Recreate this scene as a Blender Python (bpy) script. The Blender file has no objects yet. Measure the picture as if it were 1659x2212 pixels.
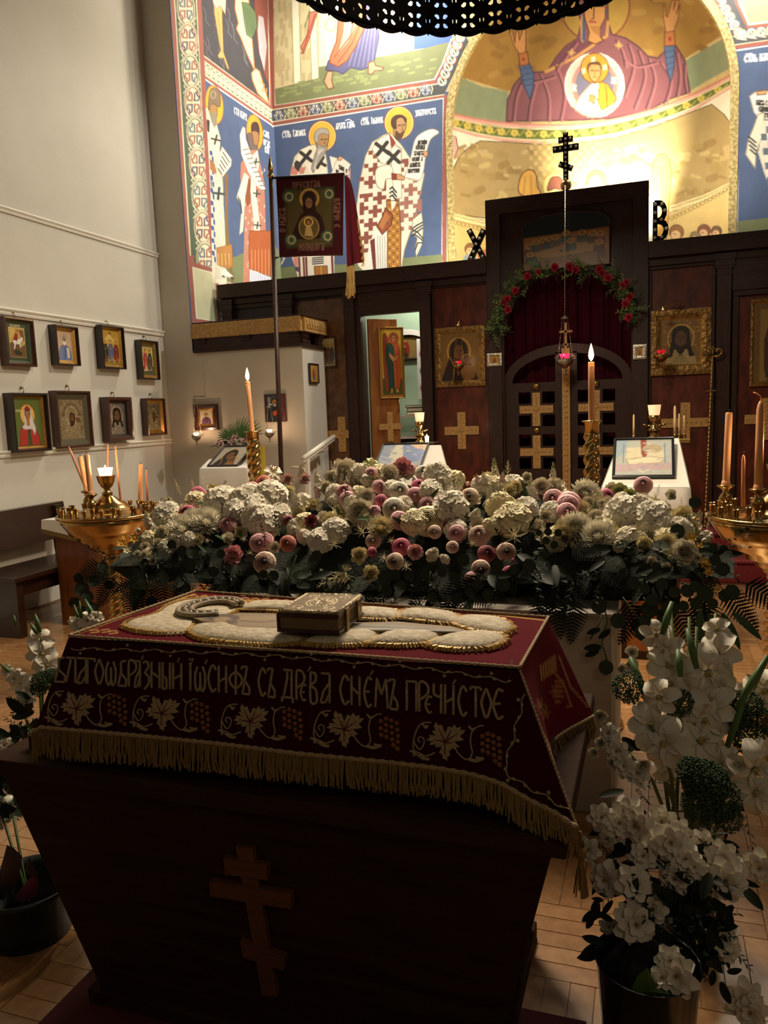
import bpy, math, random
import numpy as np
from mathutils import Vector, Matrix
random.seed(7)
rng = np.random.default_rng(11)
C = bpy.context.scene.collection
scene = bpy.context.scene

# ---------------------------------------------------------------- camera
# world: x to the right along the icon screen, y into the depth, z up; the camera stands at (0, 0, 1.6)
FPX, EYE = 1680.0, 1.6
YAW, PITCH, ROLL = (math.radians(a) for a in (-19.07, -7.2, -2.12))
fw = np.array([math.sin(YAW)*math.cos(PITCH), math.cos(YAW)*math.cos(PITCH), math.sin(PITCH)])
r0 = np.array([math.cos(YAW), -math.sin(YAW), 0.0]); u0 = np.cross(r0, fw)
rt = math.cos(ROLL)*r0 + math.sin(ROLL)*u0
up = -math.sin(ROLL)*r0 + math.cos(ROLL)*u0
cam_d = bpy.data.cameras.new('camera'); cam = bpy.data.objects.new('camera', cam_d); C.objects.link(cam)
cam_d.sensor_fit = 'HORIZONTAL'; cam_d.sensor_width = 36; cam_d.lens = 36*FPX/1659
cam_d.clip_start = 0.05; cam_d.clip_end = 60
m = Matrix.Identity(4)
for i in range(3):
    m[i][0] = rt[i]; m[i][1] = up[i]; m[i][2] = -fw[i]
m[2][3] = EYE
cam.matrix_world = m
scene.camera = cam

# ---------------------------------------------------------------- world, lamps, exposure
w = bpy.data.worlds.new('world'); scene.world = w; w.use_nodes = True
w.node_tree.nodes['Background'].inputs[0].default_value = (1.0, 0.80, 0.58, 1)
w.node_tree.nodes['Background'].inputs[1].default_value = 0.062

def lamp(kind, name, loc, energy, col, size=0.3, target=None, spot=None, blend=.5):
    d = bpy.data.lights.new(name, kind); d.energy = energy; d.color = col
    if kind == 'AREA': d.size = size
    else: d.shadow_soft_size = size
    if kind == 'SPOT': d.spot_size = math.radians(spot); d.spot_blend = blend
    o = bpy.data.objects.new(name, d); C.objects.link(o); o.location = loc
    if target is not None:
        o.rotation_euler = (Vector(target)-Vector(loc)).to_track_quat('-Z', 'Y').to_euler()
    return o
WARM, SOFT = (1.0, .80, .55), (1.0, .91, .76)
# lamps of the sanctuary, hidden behind the icon screen and up in its ceiling
lamp('SPOT', 'apse_lamp', (-.5, 10.45, 3.7), 1500, (1, .88, .68), .08, (-.42, 11.25, 4.45), 92, 1.0)
lamp('AREA', 'sanctuary_lamp', (-3.0, 9.3, 7.2), 170, SOFT, .5, (-3.6, 9.4, 3.5))
lamp('AREA', 'sanctuary_lamp', (.9, 9.2, 7.2), 190, SOFT, .5, (.6, 10.0, 4.5))
lamp('SPOT', 'mural_spot', (-1.6, 8.9, 3.2), 225, SOFT, .1, (-3.2, 10.05, 5.0), 120, .9)
lamp('SPOT', 'mural_spot', (-2.9, 8.7, 3.0), 120, SOFT, .1, (-4.85, 9.1, 5.2), 120, .9)
lamp('SPOT', 'mural_spot', (-.1, 8.9, 3.4), 200, SOFT, .1, (.9, 10.05, 5.6), 120, .9)
lamp('POINT', 'sacristy_lamp', (-2.75, 9.35, 3.0), 22, (1, .95, .82), .08)
# lamp high over the icon screen, raking the left wall, the chandelier lamp, and fill lamps added to the nave
lamp('SPOT', 'screen_lamp', (.3, 7.9, 6.2), 480, (1, .96, .86), .04, (-5.2, 6.6, 2.0), 60, .6)
lamp('SPOT', 'nave_fill_spot', (-.2, 3.2, 5.6), 130, (1, .86, .68), .10, (-5.2, 4.9, 2.2), 75, .8)  # unseen fill spot added for the left wall and the flowers
lamp('AREA', 'chandelier_lamp', (-1.0, 4.5, 3.75), 150, (1, .82, .60), .7, (-1.0, 4.1, 0))
lamp('AREA', 'rear_fill_lamp', (1.6, -1.2, 4.2), 9, WARM, 1.0, (-.6, 2.2, .6))  # unseen lamp added behind the camera to lift the foreground
scene.view_settings.view_transform = 'Standard'
scene.view_settings.look = 'None'
scene.view_settings.exposure = 0.0
scene.view_settings.gamma = 1.0
scene.view_settings.use_curve_mapping = False

# ---------------------------------------------------------------- turning a photograph pixel into a point of the place
CAM = np.array([0, 0, EYE])
def ray(x, y): return fw + (x-829.5)/FPX*rt - (y-1106)/FPX*up
def atY(x, y, d): r = ray(x, y); return Vector(CAM + r*d/r[1])
def atX(x, y, d): r = ray(x, y); return Vector(CAM + r*d/r[0])
def atZ(x, y, z): r = ray(x, y); return Vector(CAM + r*(z-EYE)/r[2])
def project(P):
    q = np.asarray(P, float) - CAM
    z = q @ fw
    return np.stack([829.5 + FPX*(q @ rt)/z, 1106 - FPX*(q @ up)/z], -1)

# ---------------------------------------------------------------- materials
def lin(h):
    if not isinstance(h, str): return tuple(h)
    h = h.lstrip('#'); out = []
    for i in (0, 2, 4):
        c = int(h[i:i+2], 16)/255
        out.append(c/12.92 if c <= .04045 else ((c+.055)/1.055)**2.4)
    return tuple(out)
MATS = {}
def M(name, col='#808080', rough=.6, metal=0, var=0, vscale=8, stretch=(1, 1, 1), bump=0, bscale=60, col2=None,
      spec=None, emit=None, trans=0, sheen=0, sss=0, coat=0, attr=False, alpha=None):
    if name in MATS: return MATS[name]
    mt = bpy.data.materials.new(name); mt.use_nodes = True; nt = mt.node_tree; b = nt.nodes['Principled BSDF']
    c = lin(col); b.inputs['Base Color'].default_value = (*c, 1)
    b.inputs['Roughness'].default_value = rough; b.inputs['Metallic'].default_value = metal
    tc = nt.nodes.new('ShaderNodeTexCoord'); mp = nt.nodes.new('ShaderNodeMapping'); mp.inputs['Scale'].default_value = stretch
    nt.links.new(tc.outputs['Object'], mp.inputs['Vector'])
    src = None
    if attr:
        at = nt.nodes.new('ShaderNodeAttribute'); at.attribute_name = 'paint'; src = at.outputs['Color']
    if var or col2:
        n = nt.nodes.new('ShaderNodeTexNoise'); n.inputs['Scale'].default_value = vscale; n.inputs['Detail'].default_value = 5
        nt.links.new(mp.outputs['Vector'], n.inputs['Vector'])
        if attr:
            mx = nt.nodes.new('ShaderNodeMixRGB'); mx.blend_type = 'MULTIPLY'; mx.inputs[0].default_value = 1
            rp = nt.nodes.new('ShaderNodeValToRGB'); rp.color_ramp.elements[0].color = (1-var,)*3+(1,); rp.color_ramp.elements[1].color = (1, 1, 1, 1)
            rp.color_ramp.elements[0].position = .3; rp.color_ramp.elements[1].position = .65
            nt.links.new(n.outputs['Fac'], rp.inputs[0]); nt.links.new(src, mx.inputs[1]); nt.links.new(rp.outputs[0], mx.inputs[2]); src = mx.outputs[0]
        else:
            rp = nt.nodes.new('ShaderNodeValToRGB')
            c2 = lin(col2) if col2 else tuple(x*(1-var) for x in c)
            rp.color_ramp.elements[0].color = (*c2, 1); rp.color_ramp.elements[1].color = (*c, 1)
            rp.color_ramp.elements[0].position = .32; rp.color_ramp.elements[1].position = .68
            nt.links.new(n.outputs['Fac'], rp.inputs[0]); src = rp.outputs[0]
    if src is not None: nt.links.new(src, b.inputs['Base Color'])
    if bump:
        n = nt.nodes.new('ShaderNodeTexNoise'); n.inputs['Scale'].default_value = bscale; n.inputs['Detail'].default_value = 4
        nt.links.new(mp.outputs['Vector'], n.inputs['Vector'])
        bp = nt.nodes.new('ShaderNodeBump'); bp.inputs['Strength'].default_value = bump; bp.inputs['Distance'].default_value = .01
        nt.links.new(n.outputs['Fac'], bp.inputs['Height']); nt.links.new(bp.outputs[0], b.inputs['Normal'])
    if emit: b.inputs['Emission Color'].default_value = (*lin(emit[0]), 1); b.inputs['Emission Strength'].default_value = emit[1]
    if spec is not None: b.inputs['Specular IOR Level'].default_value = spec
    if trans: b.inputs['Transmission Weight'].default_value = trans
    if sheen: b.inputs['Sheen Weight'].default_value = sheen
    if coat: b.inputs['Coat Weight'].default_value = coat; b.inputs['Coat Roughness'].default_value = .15
    if sss:
        b.inputs['Subsurface Weight'].default_value = sss; b.inputs['Subsurface Radius'].default_value = (.012, .006, .003); b.inputs['Subsurface Scale'].default_value = 1
    MATS[name] = mt; return mt

plaster = M('plaster', '#c6c0b1', .85, var=.05, vscale=3, bump=.08, bscale=40)
trim_m = M('trim_paint', '#dcd6c6', .5)
mint = M('mint_plaster', '#a9c2a6', .8, var=.05)
dark_wood = M('dark_oak', '#38221a', .45, var=.5, vscale=6, stretch=(12, 12, 1.2), bump=.1, bscale=30, coat=.06, spec=.3)
dark_woodh = M('dark_oak_lengthwise', '#38221a', .45, var=.5, vscale=6, stretch=(1.2, 12, 12), bump=.1, bscale=30, coat=.06, spec=.3)
red_ven = M('red_burl_veneer', '#642a19', .4, col2='#3e180e', vscale=5, stretch=(3, 3, 1.2), coat=.1, spec=.3)
brown_ven = M('brown_burl_veneer', '#6a4426', .42, col2='#46290f', vscale=6, stretch=(2, 2, 2), coat=.25)
door_ven = M('honey_veneer', '#a56c38', .3, col2='#7c4a22', vscale=3, stretch=(5, 5, .8), coat=.5)
gold_carv = M('carved_gilt_wood', '#c99e5c', .5, col2='#94703a', vscale=70, bump=.5, bscale=120)
brass = M('polished_brass', '#bf9d62', .18, 1, var=.12, vscale=10)
dull_brass = M('aged_brass', '#a98a52', .35, 1, var=.3, vscale=20)
silver = M('tarnished_silver', '#b9b3a2', .3, 1, var=.3, vscale=40, bump=.5, bscale=60)
wax = M('beeswax', '#d29a6a', .5, sss=.5)
wax_lit = M('glowing_wax_tip', '#ff9a4a', .5, emit=('#ff7a2a', 1.6))
wax_pink = M('rosy_wax', '#c98b6c', .5, sss=.4)
white_glass = M('lit_votive_glass', '#fff0d8', .4, emit=('#ffdcae', 2.2))
red_glass = M('red_votive_glass', '#a01020', .15, emit=('#ff1430', .5))
flame_m = M('candle_flame', '#fff0c0', .5, emit=('#ffd890', 22))
linen = M('white_linen', '#d9d4c8', .85, bump=.2, bscale=15, sheen=.3)
gold_cloth = M('gold_fringe_cloth', '#7c6236', .8, spec=.15, bump=.5, bscale=200)
velvet = M('burgundy_velvet', '#5c0c1c', .9, spec=.1, sheen=.05, var=.15, vscale=6)
curtain_m = M('wine_curtain', '#3c0a18', .95, spec=.1)
carpet = M('red_carpet', '#7c2426', .95, bump=.5, bscale=300, var=.12, vscale=30)
gold_thread = M('gold_thread', '#c4a678', .6, 0, var=.35, vscale=180, bump=.7, bscale=400)
copper_thread = M('copper_thread', '#a8683a', .45, .3, var=.3, vscale=180, bump=.7, bscale=400)
brocade = M('cream_brocade', '#dccdb0', .7, col2='#b3a284', vscale=55, bump=.35, bscale=90)
green_dark = M('dark_leaf', '#1e2911', .6, spec=.25, col2='#0f1a0d', vscale=15)
green_mid = M('mid_leaf', '#44603a', .5, spec=.35, col2='#22361a', vscale=15)
euc_m = M('eucalyptus_leaf', '#39432f', .65, spec=.25, col2='#2c3a30', vscale=12)
stem_m = M('green_stem', '#4b5f31', .55)
white_pet = M('white_petal', '#e6ddca', .7, sss=.15)
cream_pet = M('cream_petal', '#e2d3a8', .7, sss=.15)
floor_m = M('parquet_block', '#a87a4e', .28, col2='#8c6238', vscale=8, stretch=(3, 3, 3), coat=.3)
floor_b = M('parquet_block_light', '#b5885a', .28, col2='#9c7044', vscale=8, stretch=(3, 3, 3), coat=.3)
iron = M('dark_iron', '#1a1512', .5, .6)

# ---------------------------------------------------------------- mesh builder
def world_loc(p):
    v = Vector((0, 0, 0))
    while p is not None: v = v + p.location; p = p.parent
    return v
class MB:
    def __init__(s): s.v = []; s.f = []; s.mi = []; s.sm = []; s.cur = 0
    def add(s, vs, fs, smooth=False):
        o = len(s.v); s.v.extend([tuple(p) for p in vs])
        for f in fs: s.f.append(tuple(i+o for i in f)); s.mi.append(s.cur); s.sm.append(smooth)
        return s
    def box(s, c, d, R=None):
        vs = []
        for x in (-.5, .5):
            for y in (-.5, .5):
                for z in (-.5, .5):
                    p = Vector((x*d[0], y*d[1], z*d[2]))
                    if R is not None: p = R @ p
                    vs.append(Vector(c)+p)
        return s.add(vs, [(0, 1, 3, 2), (4, 6, 7, 5), (0, 4, 5, 1), (2, 3, 7, 6), (0, 2, 6, 4), (1, 5, 7, 3)])
    def span(s, a, b):
        a = Vector(a); b = Vector(b); return s.box((a+b)/2, [abs(b[i]-a[i]) for i in range(3)])
    def hexa(s, q, r):   # q, r: two matching quads
        n = len(q); return s.add(list(q)+list(r), [tuple(range(n))[::-1], tuple(range(n, 2*n))]+[(i, (i+1) % n, n+(i+1) % n, n+i) for i in range(n)])
    def prism(s, poly, O, U, V, N, t):
        O, U, V, N = (Vector(x) for x in (O, U, V, N))
        a = [O+U*x+V*y for x, y in poly]; b = [p+N*t for p in a]
        return s.hexa(b[::-1], a[::-1]) if False else s.hexa(a, b)
    def tube(s, pts, r, n=8, closed=False, cap=True):
        pts = [Vector(p) for p in pts]; k = len(pts)
        rs = r if isinstance(r, (list, tuple)) else [r]*k
        vs = []; prev = None
        for i, p in enumerate(pts):
            a = pts[(i-1) % k] if (closed or i > 0) else p
            b = pts[(i+1) % k] if (closed or i < k-1) else p
            t = (b-a).normalized() if (b-a).length > 1e-9 else Vector((0, 0, 1))
            if prev is None:
                x = t.orthogonal().normalized()
            else:
                x = (prev - t*prev.dot(t)); x = x.normalized() if x.length > 1e-6 else t.orthogonal().normalized()
            prev = x; y = t.cross(x)
            for j in range(n):
                a2 = 2*math.pi*j/n; vs.append(p+(x*math.cos(a2)+y*math.sin(a2))*rs[i])
        fs = []
        for i in range(k if closed else k-1):
            for j in range(n):
                i2 = (i+1) % k; fs.append((i*n+j, i*n+(j+1) % n, i2*n+(j+1) % n, i2*n+j))
        if cap and not closed: fs += [tuple(range(n))[::-1], tuple(range((k-1)*n, k*n))]
        return s.add(vs, fs, n > 4)
    def stroke(s, pts, r, n=6):   # a tube broken at sharp corners
        pts = [Vector(p) for p in pts]; run = [pts[0]]
        for i in range(1, len(pts)):
            run.append(pts[i])
            if i < len(pts)-1 and (pts[i]-pts[i-1]).length > 1e-6 and (pts[i+1]-pts[i]).length > 1e-6 and (pts[i]-pts[i-1]).normalized().dot((pts[i+1]-pts[i]).normalized()) < .6: s.tube(run, r, n); run = [pts[i]]
        if len(run) > 1: s.tube(run, r, n)
        return s
    def lathe(s, prof, c, n=24, wob=None):
        c = Vector(c); vs = []; k = len(prof)
        for r, z in prof:
            for j in range(n):
                a = 2*math.pi*j/n; rr = r if wob is None else r*wob(a, z)
                vs.append(c+Vector((rr*math.cos(a), rr*math.sin(a), z)))
        fs = [(i*n+j, i*n+(j+1) % n, (i+1)*n+(j+1) % n, (i+1)*n+j) for i in range(k-1) for j in range(n)]
        fs += [tuple(range(n))[::-1], tuple(range((k-1)*n, k*n))]
        return s.add(vs, fs, True)
    def ball(s, c, r, n=10, m_=7, sc=(1, 1, 1)):
        pr = []; c = Vector(c); vs = []
        for i in range(m_+1):
            t = math.pi*i/m_
            for j in range(n):
                a = 2*math.pi*j/n; vs.append(c+Vector((math.sin(t)*math.cos(a)*r*sc[0], math.sin(t)*math.sin(a)*r*sc[1], -math.cos(t)*r*sc[2])))
        return s.add(vs, [(i*n+j, i*n+(j+1) % n, (i+1)*n+(j+1) % n, (i+1)*n+j) for i in range(m_) for j in range(n)], True)
    def grid(s, P, smooth=True):   # P[i][j] points
        a = len(P); b = len(P[0])
        return s.add([p for row in P for p in row], [(i*b+j, (i+1)*b+j, (i+1)*b+j+1, i*b+j+1) for i in range(a-1) for j in range(b-1)], smooth)
    def mesh(s, name, mats, off=Vector((0, 0, 0))):
        me = bpy.data.meshes.new(name)
        me.from_pydata([(p[0]-off[0], p[1]-off[1], p[2]-off[2]) for p in s.v], [], s.f)
        for mt in (mats if isinstance(mats, (list, tuple)) else [mats]): me.materials.append(mt)
        me.polygons.foreach_set('material_index', s.mi); me.polygons.foreach_set('use_smooth', s.sm); me.update()
        return me
    def build(s, name, mats, parent=None, bevel=0, kind=None):
        o = bpy.data.objects.new(name, s.mesh(name, mats, world_loc(parent))); C.objects.link(o); o.parent = parent
        if bevel:
            b = o.modifiers.new('bevel', 'BEVEL'); b.width = bevel; b.segments = 2; b.limit_method = 'ANGLE'; b.angle_limit = .6
        if kind: o['kind'] = kind
        return o
def tag(o, label, cat, group=None, kind=None):
    o['label'] = label; o['category'] = cat
    if group: o['group'] = group
    if kind: o['kind'] = kind
    return o
def thing(name, label, cat, loc=(0, 0, 0), group=None):
    o = bpy.data.objects.new(name, None); C.objects.link(o); o.location = loc; o.empty_display_size = .1
    return tag(o, label, cat, group)
def struct(o, name=None):
    o['kind'] = 'structure'; return o
def part(mesh, name, parent, loc, rot=None, scale=1, kind=None):   # an instance of a shared mesh as a part
    o = bpy.data.objects.new(name, mesh); C.objects.link(o); o.parent = parent
    o.location = Vector(loc)-world_loc(parent)
    if rot is not None: o.rotation_mode = 'QUATERNION'; o.rotation_quaternion = rot
    o.scale = (scale,)*3 if not isinstance(scale, (tuple, list)) else scale
    if kind: o['kind'] = kind
    return o
def copy_tree(o, parent=None):
    c = o.copy(); C.objects.link(c)
    if parent is not None: c.parent = parent
    for ch in list(o.children): copy_tree(ch, c)
    return c
def smooth_curve(pts, k=6, closed=False):
    P = [np.array(p, float) for p in pts]; n = len(P); out = []
    rngi = range(n if closed else n-1)
    for i in rngi:
        p0 = P[(i-1) % n] if (closed or i > 0) else P[i]; p1 = P[i]; p2 = P[(i+1) % n]; p3 = P[(i+2) % n] if (closed or i < n-2) else P[min(i+1, n-1)]
        for j in range(k):
            t = j/k
            out.append(.5*((2*p1)+(-p0+p2)*t+(2*p0-5*p1+4*p2-p3)*t*t+(-p0+3*p1-3*p2+p3)*t**3))
    if not closed: out.append(P[-1])
    return out
# ---------------------------------------------------------------- painting: colours laid on a fine grid of real surface
GLY = {  # stroke letters, x 0..1, y 0 (top) .. 1 (bottom)
'А': [[(.15, 0), (.85, 0), (.85, 1)], [(.85, .3), (.35, .62), (.12, 1), (.5, 1), (.82, .7)]],
'Б': [[(.85, 0), (.35, .06), (.35, .5), (.9, .75), (.85, 1), (.05, 1), (.35, .45)]],
'В': [[(.2, 0), (.2, 1), (.85, 1), (.75, .6), (.2, .45), (.7, .3), (.7, .05), (.2, 0)]],
'Г': [[(.2, 1), (.2, 0), (.9, 0), (.9, .12)]],
'Д': [[(.1, 1.12), (.1, .95), (.95, .95), (.95, 1.12)], [(.2, .95), (.5, .3), (.5, 0), (.2, 0)], [(.5, 0), (.85, 0), (.85, .95)]],
'Е': [[(.9, .08), (.5, 0), (.15, .4), (.15, .65), (.5, 1), (.9, .9)], [(.15, .5), (.7, .48)]],
'З': [[(.15, .05), (.6, 0), (.8, .2), (.4, .42), (.85, .6), (.8, .85), (.3, 1.08)]],
'И': [[(.12, 0), (.12, 1)], [(.88, 0), (.88, 1)], [(.12, .62), (.88, .42)]],
'Й': [[(.12, 0), (.12, 1)], [(.88, 0), (.88, 1)], [(.12, .62), (.88, .42)], [(.3, -.18), (.5, -.1), (.7, -.2)]],
'І': [[(.5, 0), (.5, 1)], [(.3, 0), (.7, 0)], [(.3, -.15), (.6, -.2)]],
'К': [[(.15, 0), (.15, 1)], [(.85, 0), (.2, .5), (.85, 1)]],
'Л': [[(.05, 1), (.45, .1), (.4, 0), (.1, 0)], [(.4, 0), (.85, 0), (.85, 1)]],
'М': [[(.08, 1), (.2, 0), (.5, .55), (.8, 0), (.92, 1)]],
'Н': [[(.12, 0), (.12, 1)], [(.88, 0), (.88, 1)], [(.12, .38), (.88, .62)]],
'О': [[(.5, 0), (.88, .38), (.88, .62), (.5, 1), (.12, .62), (.12, .38), (.5, 0)]],
'П': [[(.12, 1), (.12, 0), (.88, 0), (.88, 1)]],
'Р': [[(.15, 1), (.15, .05), (.6, 0), (.88, .15), (.8, .38), (.15, .6)]],
'С': [[(.88, .18), (.5, 0), (.14, .35), (.14, .65), (.5, 1), (.88, .85)]],
'Т': [[(.05, .1), (.1, 0), (.9, 0), (.95, .1)], [(.5, 0), (.5, 1)]],
'У': [[(.1, 0), (.5, .5)], [(.9, 0), (.3, 1)]],
'Ф': [[(.5, -.05), (.5, 1.05)], [(.5, .2), (.9, .4), (.85, .65), (.5, .8), (.15, .65), (.1, .4), (.5, .2)]],
'Ч': [[(.12, 0), (.14, .35), (.85, .45)], [(.88, 0), (.88, 1)]],
'Х': [[(.1, 0), (.9, 1)], [(.9, 0), (.1, 1)]],
'Ъ': [[(.05, .1), (.1, 0), (.6, 0), (.35, .55), (.15, 1), (.85, 1), (.8, .75), (.35, .5)]],
'Ь': [[(.2, 0), (.2, 1), (.85, 1), (.8, .6), (.2, .5)]],
'Ы': [[(.12, 0), (.12, 1), (.55, 1), (.5, .6), (.12, .5)], [(.9, 0), (.9, 1)]],
'Ѡ': [[(.3, .08), (.12, .4), (.15, .85), (.35, 1), (.5, .75), (.5, .3)], [(.5, .75), (.65, 1), (.85, .85), (.88, .4), (.7, .08)]],
'Ѧ': [[(.1, 1), (.5, 0), (.9, 1)], [(.25, .6), (.75, .6)], [(.5, .6), (.5, 1)]],
'Ю': [[(.12, 0), (.12, 1)], [(.12, .5), (.45, .5)], [(.7, 0), (.92, .5), (.7, 1), (.45, .5), (.7, 0)]],
'Щ': [[(.1, 0), (.1, 1), (.95, 1), (.95, 1.12)], [(.5, 0), (.5, 1)], [(.88, 0), (.88, 1)]],
'I': [[(.5, 0), (.5, 1)]],
}
def text_lines(txt, x, y, cw, h, slope=0., slant=0., gap=.22):
    """strokes of a line of text; slope = rise per unit of x of the baseline"""
    out = []; cx = x
    for ch in txt:
        if ch == ' ': cx += cw*.7; continue
        for st in GLY.get(ch, []):
            out.append([(cx+(a*(cw) - slant*(b-1)*h), y+b*h+(cx+a*cw-x)*slope) for a, b in st])
        cx += cw*(1+gap)
    return out
class Art:
    """ordered list of flat shapes in any 2-D frame; fr(ox, oy, s) lets them be written in enlarged coordinates"""
    def __init__(s, base): s.ops = []; s.base = lin(base); s.t = (0, 0, 1)
    def fr(s, ox, oy, k): s.t = (ox, oy, k); return s
    def _p(s, pts): ox, oy, k = s.t; return np.array([(ox+x/k, oy+y/k) for x, y in pts], float)
    def P(s, col, pts, sm=False, out=None, ow=1.5):
        p = s._p(pts)
        if sm: p = np.array(smooth_curve(p, 5, True))
        s.ops.append(('P', lin(col), p))
        if out: s.ops.append(('L', lin(out), np.vstack([p, p[:1]]), ow/s.t[2]))
        return s
    def E(s, col, cx, cy, rx, ry, rot=0, out=None, ow=1.5):
        c = s._p([(cx, cy)])[0]; s.ops.append(('E', lin(col), c, rx/s.t[2], ry/s.t[2], math.radians(rot)))
        if out: s.R(out, cx, cy, rx, ry, ow, rot)
        return s
    def R(s, col, cx, cy, rx, ry, w, rot=0):
        r = math.radians(rot); n = 28
        pts = [(cx+rx*math.cos(a)*math.cos(r)-ry*math.sin(a)*math.sin(r), cy+rx*math.cos(a)*math.sin(r)+ry*math.sin(a)*math.cos(r)) for a in np.linspace(0, 2*math.pi, n+1)]
        s.ops.append(('L', lin(col), s._p(pts), w/s.t[2])); return s
    def L(s, col, w, pts, sm=False):
        p = s._p(pts)
        if sm: p = np.array(smooth_curve(p, 5))
        s.ops.append(('L', lin(col), p, w/s.t[2])); return s
    def T(s, col, w, txt, x, y, cw, h, slope=0, slant=0, gap=.22):
        for l in text_lines(txt, x, y, cw, h, slope, slant, gap): s.L(col, w, l)
        return s
    def X(s, col, cx, cy, a, w, rot=0):   # a cross
        r = math.radians(rot); c, q = math.cos(r), math.sin(r)
        s.L(col, w, [(cx-a*c, cy-a*q), (cx+a*c, cy+a*q)]); s.L(col, w, [(cx+a*q, cy-a*c), (cx-a*q, cy+a*c)]); return s
    def __call__(s, X, Y):
        order = np.argsort(Y, kind='stable'); X = X[order]; Y = Y[order]
        N = len(X); out = np.empty((N, 3)); out[:] = s.base
        def box(x0, x1, y0, y1):
            a = np.searchsorted(Y, y0, 'left'); b = np.searchsorted(Y, y1, 'right'); q = X[a:b]; return a+np.nonzero((q >= x0) & (q <= x1))[0]
        for op in s.ops:
            k, col = op[0], np.array(op[1])
            if k == 'E':
                (cx, cy), rx, ry, ro = op[2], op[3], op[4], op[5]; rm = max(rx, ry)
                idx = box(cx-rm, cx+rm, cy-rm, cy+rm)
                if not len(idx): continue
                dx = X[idx]-cx; dy = Y[idx]-cy; c, q = math.cos(ro), math.sin(ro)
                u = (dx*c+dy*q)/rx; v = (-dx*q+dy*c)/ry; out[idx[u*u+v*v <= 1]] = col
            elif k == 'P':
                p = op[2]; mn = p.min(0); mx = p.max(0)
                idx = box(mn[0], mx[0], mn[1], mx[1])
                if not len(idx): continue
                x = X[idx]; y = Y[idx]; ins = np.zeros(len(idx), bool); n = len(p)
                for i in range(n):
                    x1, y1 = p[i]; x2, y2 = p[(i+1) % n]
                    if y1 == y2: continue
                    c = ((y1 > y) != (y2 > y)) & (x < (x2-x1)*(y-y1)/(y2-y1)+x1); ins ^= c
                out[idx[ins]] = col
            else:
                p, wd = op[2], op[3]/2; soft = wd*.6
                for i in range(len(p)-1):
                    a, b = p[i], p[i+1]; mn = np.minimum(a, b)-wd-soft; mx = np.maximum(a, b)+wd+soft
                    idx = box(mn[0], mx[0], mn[1], mx[1])
                    if not len(idx): continue
                    d = b-a; L2 = max(d@d, 1e-9); t = np.clip(((X[idx]-a[0])*d[0]+(Y[idx]-a[1])*d[1])/L2, 0, 1)
                    ds = np.hypot(X[idx]-a[0]-t*d[0], Y[idx]-a[1]-t*d[1])
                    al = np.clip((wd+soft-ds)/max(soft, 1e-9), 0, 1)[:, None]; out[idx] = out[idx]*(1-al)+col*al
        res = np.empty_like(out); res[order] = out; return res
def grid_mesh(name, P, cols, mat, smooth=True):
    """P: (a, b, 3) points, cols: (a, b, 3)"""
    a, b = P.shape[:2]; me = bpy.data.meshes.new(name); me.vertices.add(a*b); me.vertices.foreach_set('co', P.reshape(-1).astype(np.float32))
    i, j = np.meshgrid(np.arange(a-1), np.arange(b-1), indexing='ij'); q = (i*b+j).ravel()
    F = np.stack([q, q+b, q+b+1, q+1], 1).ravel().astype(np.int32); n = (a-1)*(b-1)
    me.loops.add(4*n); me.loops.foreach_set('vertex_index', F); me.polygons.add(n)
    me.polygons.foreach_set('loop_start', np.arange(0, 4*n, 4, dtype=np.int32))
    me.polygons.foreach_set('loop_total', np.full(n, 4, dtype=np.int32))
    me.polygons.foreach_set('use_smooth', np.full(n, smooth))
    me.update(calc_edges=True)
    at = me.color_attributes.new('paint', 'FLOAT_COLOR', 'POINT')
    cc = np.ones((a*b, 4), np.float32); cc[:, :3] = cols.reshape(-1, 3); at.data.foreach_set('color', cc.ravel())
    me.materials.append(mat); return me
def painted(name, P, art, mat, parent=None, uv=None):
    """paint art on the point grid P; art's frame is the photograph's (default) or uv (a, b, 2)"""
    q = (project(P.reshape(-1, 3)) if uv is None else uv.reshape(-1, 2)).reshape(P.shape[:2]+(2,))
    du, dv = np.gradient(q, axis=1)*.25, np.gradient(q, axis=0)*.25
    cols = 0
    for a, b in ((1, .5), (-1, -.5), (.5, -1), (-.5, 1)):      # four samples per grid point soften the edges
        s = (q+a*1.3*du+b*1.3*dv).reshape(-1, 2); cols = cols+art(s[:, 0], s[:, 1])*.25
    cols = cols.reshape(P.shape)
    P = P - np.array(world_loc(parent))
    o = bpy.data.objects.new(name, grid_mesh(name, P, cols, mat)); C.objects.link(o); o.parent = parent; return o
def quad_grid(a, b, c, d, nu, nv):
    """bilinear grid; a = top left, b = top right, c = bottom right, d = bottom left; rows go down"""
    a, b, c, d = (np.array(p, float) for p in (a, b, c, d))
    v = np.linspace(0, 1, nv)[:, None, None]; u = np.linspace(0, 1, nu)[None, :, None]
    return (a*(1-u)+b*u)*(1-v)+(d*(1-u)+c*u)*v
def uv_grid(nu, nv, w=1, h=1):
    v, u = np.meshgrid(np.linspace(0, h, nv), np.linspace(0, w, nu), indexing='ij'); return np.stack([u, v], -1)
fresco = M('fresco_paint', '#808080', .8, attr=True, var=.12, vscale=6, bump=.06, bscale=30)
icon_paint = M('icon_tempera', '#808080', .35, attr=True, var=.1, vscale=40)
metal_paint = M('chased_metal_cover', '#808080', .35, .6, attr=True, var=.3, vscale=60, bump=.6, bscale=70)
cloth_paint = M('painted_cloth', '#808080', .95, attr=True, var=.1, vscale=30, spec=.08)
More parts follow.
